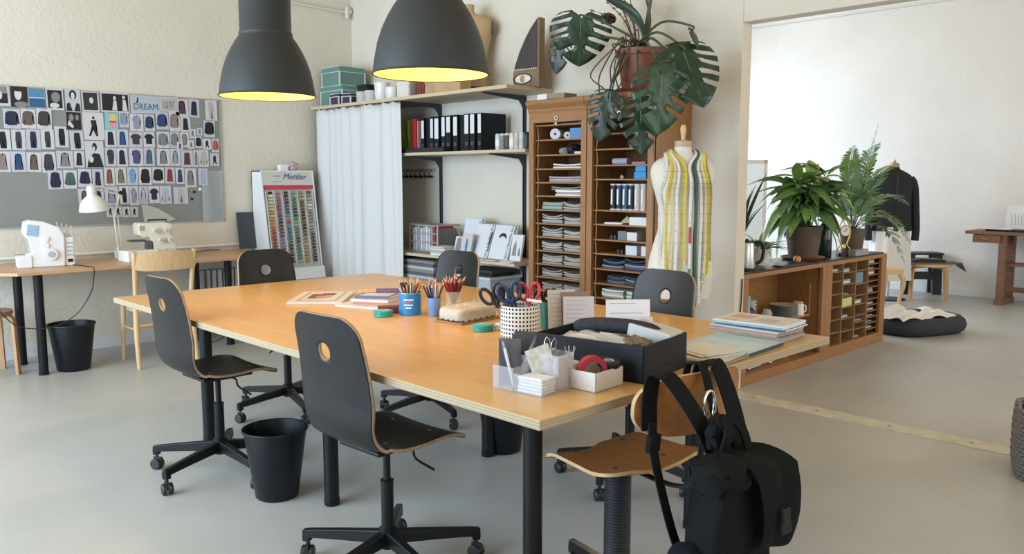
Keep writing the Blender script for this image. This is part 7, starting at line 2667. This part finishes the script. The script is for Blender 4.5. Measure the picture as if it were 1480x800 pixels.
# ================================================================ far room
# dress form with dark shirt and white skirt
rf = thing('clothed_dress_form', 'dress form wearing a dark long-sleeved shirt and white skirt', 'dress form', (10.55, 4.14, 0), R(-48))
SHM = mat('shirt_dark', (.010, .016, .020), .8)
b = torso(MB(), [(.86, .245, .155, 0), (.95, .235, .15, 0), (1.10, .225, .14, 0), (1.28, .22, .135, 0), (1.42, .225, .13, 0), (1.52, .215, .11, 0), (1.58, .14, .08, 0), (1.615, .07, .06, 0), (1.64, .062, .055, 0)], 32)
b.build('shirt', SHM, rf, 60)
for s in (-1, 1):
    MB().tube(catmull([(s * .19, 0, 1.51), (s * .245, -.01, 1.38), (s * .27, -.02, 1.12), (s * .285, -.03, .88), (s * .28, -.03, .74)], 6), [.05, .056, .06, .06, .058, .056, .054, .052, .05, .05, .05, .05, .048, .048, .048, .048, .046, .046, .046, .045, .045, .044, .044, .044, .044], 14).build('sleeve', SHM, rf, 60)


def skirtf(u, v):
    a = 2 * math.pi * u
    r_ = .215 + .05 * (1 - v) + .012 * math.sin(a * 9)
    return (r_ * math.cos(a), r_ * .72 * math.sin(a), .25 + .66 * v)


b = MB()
b.grid(skirtf, 72, 6)
b.build('skirt', mat('skirt_white', (.74, .74, .72), .85), rf, 60)
MB().lathe([(0, 1.64), (.055, 1.64), (.055, 1.68), (.02, 1.70), (0, 1.74)], 20).build('neck_cap', mat('cap_tan', (.45, .30, .16), .5), rf, 40)
MB().cyl((0, 0, .03), (0, 0, .95), .016, n=12).build('pole', STEEL, rf, 40)
MB().lathe([(0, 0), (.20, 0), (.20, .015), (.03, .03), (0, .03)], 28).build('foot_plate', BLACKM, rf, 40)
# placket and collar
MB().box((0, -.128, 1.25), (.03, .012, .55)).build('placket', mat('shirt_edge', (.02, .026, .03), .7), rf)

# bentwood stool carrying a board and tools
bent_stool((11.02, 3.83, 0), R(20), .44, .25, 'bentwood stool carrying a leather covered board in the far room', BIRCH)
LE = mat('leather_brown', (.16, .12, .085), .7)
lb = thing('leather_board', 'brown leather covered board lying across the far stool', 'board', (11.02, 3.83, .4405), R(-48))
MB().rbox((-.02, 0, .011), (.74, .26, .02), .03).build('board', LE, lb, bevel=.004)
b = MB()
b.sheet(lambda u, v: (.34 + .06 * u, -.13 + .26 * v, .020 - .11 * u * (1 - .4 * v)), 6, 4, .006)
b.build('drooping_flap', LE, lb, 50)
tt = thing('black_tray_stack', 'flat black tray with papers on the leather board', 'tray', (11.0, 3.86, .463), R(-42))
MB().rbox((0, 0, .014), (.40, .22, .028), .02).build('tray', BLACK, tt, bevel=.004)
MB().box((.03, 0, .036), (.28, .14, .014), rot=(0, .06, .1)).build('pad', mat('pad_grey', (.12, .13, .14), .6), tt)
# black wooden chair behind the stool
bc = thing('black_side_chair', 'black wooden side chair behind the far stool', 'chair', (11.28, 3.98, 0), R(-48))
for s in (-1, 1):
    b = MB()
    b.add([(s * .19 - .055, .02, 0), (s * .19 + .055, .02, 0), (s * .17 + .06, .02, .52), (s * .17 - .06, .02, .52), (s * .19 - .055, .05, 0), (s * .19 + .055, .05, 0), (s * .17 + .06, .05, .52), (s * .17 - .06, .05, .52)], [(0, 1, 2, 3), (7, 6, 5, 4), (0, 1, 5, 4), (1, 2, 6, 5), (2, 3, 7, 6), (3, 0, 4, 7)])
    b.build('leg', mat('painted_black', (.015, .018, .022), .5), bc)
MB().bx(-.16, .16, .018, .048, .20, .30).build('cross_rail', MATS['painted_black'], bc)
MB().bx(-.24, .24, .0, .26, .52, .545).build('seat', MATS['painted_black'], bc, bevel=.004)
for s in (-1, 1):
    MB().bx(s * .17 - .02, s * .17 + .02, .22, .25, 0, .52).build('rear_leg', MATS['painted_black'], bc)
# cabriole chair, mostly hidden by the low cabinet
cb_ = thing('cabriole_chair', 'pale wooden chair with curved legs behind the low cabinet', 'chair', (9.86, 4.02, 0), R(-40))
for sx in (-1, 1):
    for sy in (-1, 1):
        MB().tube(catmull([(sx * .20, sy * .18, .40), (sx * .235, sy * .205, .30), (sx * .215, sy * .19, .16), (sx * .20, sy * .18, .06), (sx * .23, sy * .205, .0)], 5), [.028 - .0006 * i for i in range(21)], 10).build('leg', BIRCH, cb_, 50)
MB().rbox((0, 0, .43), (.48, .44, .06), .06).build('seat', BIRCH, cb_, bevel=.006)
# white glazed screen
ws = thing('folding_screen', 'white framed glazed screen panel behind the bushy plant', 'screen', (8.02, 4.80, 0), R(-45))
b = MB()
for x0, x1, z0_, z1_ in ((-.32, -.28, 0, 1.70), (.28, .32, 0, 1.70), (-.32, .32, 1.66, 1.70), (-.32, .32, 0, .08), (-.32, .32, .80, .84)):
    b.bx(x0, x1, -.015, .015, z0_, z1_)
b.build('frame', WHITE, ws, bevel=.003)
MB().bx(-.28, .28, -.002, .002, .08, 1.66).build('pane', mat('frosted_pane', (.70, .76, .76), .3, alpha=.45), ws)
for s in (-1, 1):
    MB().bx(s * .26 - .02, s * .26 + .02, -.18, .18, 0, .03).build('foot', WHITE, ws)

# dog bed
dg = thing('dog_bed', 'dark blue pet bed with a crumpled white blanket', 'pet bed', (8.52, 3.06, 0), R(-22))


def bedw(a):
    c, s = math.cos(a), math.sin(a)
    return math.copysign(abs(c) ** .7, c), math.copysign(abs(s) ** .7, s)


b = MB()
n, m_ = 44, 10
vs, fs = [], []
for i in range(n):
    a = 2 * math.pi * i / n
    c, s = bedw(a)
    for j in range(m_):
        t_ = 2 * math.pi * j / m_
        rr = .075
        k = 1 + .02 * math.sin(a * 5)
        vs.append((c * (.40 + rr * math.cos(t_)) * k, s * (.27 + rr * math.cos(t_)) * k, .088 + .088 * math.sin(t_)))
for i in range(n):
    for j in range(m_):
        fs.append((i * m_ + j, ((i + 1) % n) * m_ + j, ((i + 1) % n) * m_ + (j + 1) % m_, i * m_ + (j + 1) % m_))
b.add(vs, fs)
b.build('bolster', mat('bed_navy', (.025, .032, .045), .85, bump=.1, bscale=60), dg, 60)
puffy(MB(), -.38, .38, -.25, .25, .01, .11, 4, .004, 24, 10, 51).build('cushion', MATS['bed_navy'], dg, 60)


def blf(u, v):
    x, y = (u - .5) * .86, (v - .5) * .56
    e = max(abs(u * 2 - 1), abs(v * 2 - 1))
    z = .155 + .03 * math.sin(u * 14 + 3 * math.sin(v * 5)) * math.sin(v * 9 + u * 4) + .02 * math.sin(u * 5) + .03 * math.exp(-((e - .85) / .1) ** 2)
    return (x + .012 * math.sin(v * 20), y + .012 * math.sin(u * 17), z)


bl = thing('white_blanket', 'crumpled white blanket lying in the dark pet bed', 'blanket', (8.50, 3.08, .012), R(-22))
b = MB()
b.sheet(blf, 40, 30, .008)
b.build('cloth', mat('blanket_white', (.72, .70, .69), .9, bump=.3, bscale=60), bl, 60)

# old work bench at the far wall
WBX = wood('bench_brown', (.17, .085, .05), (.25, .13, .08), 1, 5, 10, .5)
bn = thing('wooden_bench_table', 'brown wooden bench table with drawer at the far wall', 'table', (11.25, 2.75, 0))
MB().bx(-.26, .26, -1.3, .68, .835, .875).build('tabletop', WBX, bn, bevel=.004)
for y in (.28, -.9):
    for x in (-.17, .17):
        MB().bx(x - .04, x + .04, y - .04, y + .04, .05, .835).build('leg', WBX, bn, bevel=.004)
    MB().bx(-.25, .25, y - .045, y + .045, 0, .055).build('foot_beam', WBX, bn, bevel=.004)
    MB().bx(-.17, .17, y - .025, y + .025, .42, .50).build('end_rail', WBX, bn)
MB().bx(-.02, .02, -.9, .28, .14, .20).build('stretcher', WBX, bn)
MB().bx(-.15, .15, -.9, .28, .46, .49).build('long_rail', WBX, bn)
d_ = MB().bx(-.24, .20, .30, .60, .735, .83).build('drawer', WBX, bn, bevel=.004)
MB().tube(catmull([(-.245, .40, .785), (-.27, .42, .785), (-.27, .48, .785), (-.245, .50, .785)], 4), .008, 8).build('pull', GOLD, d_, 40)
tray_ = thing('desk_tray', 'flat black tray with paper on the far bench table', 'tray', (11.15, 2.98, .876), R(-6))
MB().rbox((0, 0, .012), (.26, .48, .024), .02).build('tray', BLACK, tray_, bevel=.003)
MB().box((-.06, .12, .030), (.2, .30, .008), rot=(0, 0, .15)).build('paper', PAPER, tray_)
cd_ = thing('drawing_card', 'white sheet with pencil drawing leaning on the far wall', 'card', (11.40, 2.98, .876), R(-6), rot=(0, R(8), R(-6)))
MB().bx(-.002, .002, -.14, .14, 0, .30).build('sheet', PAPER, cd_)
b = MB()
for k in range(5):
    b.tube([(-.003, -.09 + k * .04, .06), (-.003, -.07 + k * .035, .14), (-.003, -.09 + k * .045, .20)], .0016, 5)
b.build('pencil_lines', HAND, cd_)
vp = thing('potted_twig_plant', 'thin dark twiggy plant in a white pot on the far bench', 'plant', (11.12, 2.60, .876))
pot(vp, .08, .10, .20, CER)
for k in range(7):
    qq = random.Random(90 + k)
    e = Vector((qq.uniform(-.12, .12), qq.uniform(-.12, .16), qq.uniform(.40, .62)))
    pts = catmull([(0, 0, .15), (e.x * .3, e.y * .3, .32), tuple(e)], 6)
    tw = MB().tube(pts, .0035, 5).build('twig', mat('twig_dark', (.05, .045, .04), .8), vp, 50)
    b = MB()
    for j in range(10):
        c = pts[4 + j % (len(pts) - 4)]
        d = Vector((qq.uniform(-1, 1), qq.uniform(-1, 1), qq.uniform(-.3, .8))).normalized() * .05
        s_ = d.cross(Vector((0, 0, 1))).normalized() * .014
        b.add([c, c + d * .5 + s_, c + d, c + d * .5 - s_], [(0, 1, 2, 3)])
    b.build('leaves', LG4, tw)

# woven basket at the doorway side
bk = thing('woven_basket', 'grey woven basket on the floor by the doorway strip', 'basket', (4.83, .985, 0), R(20))
BW = [mat('weave_dark', (.06, .055, .055), .8), mat('weave_grey', (.17, .16, .16), .8)]
puffy(MB(), -.205, .205, -.205, .205, .0, .345, 5, .0, 40, 14, 1).build('inner_body', BW[0], bk, 60)
def bprof(z):
    return .212 - .012 * abs(z / .175 - 1) ** 3


for ring in range(17):
    z = .012 + ring * .0205
    pts = []
    for k in range(97):
        a = 2 * math.pi * k / 96
        c, s = math.cos(a), math.sin(a)
        rr = bprof(z) + .0045 * math.sin(k * math.pi / 2 + (ring % 2) * math.pi)
        pts.append((rr * math.copysign(abs(c) ** .45, c), rr * math.copysign(abs(s) ** .45, s), z))
    MB().tube(pts, .0105, 6, cap=False).build('weave_strand', BW[1], bk, 60)
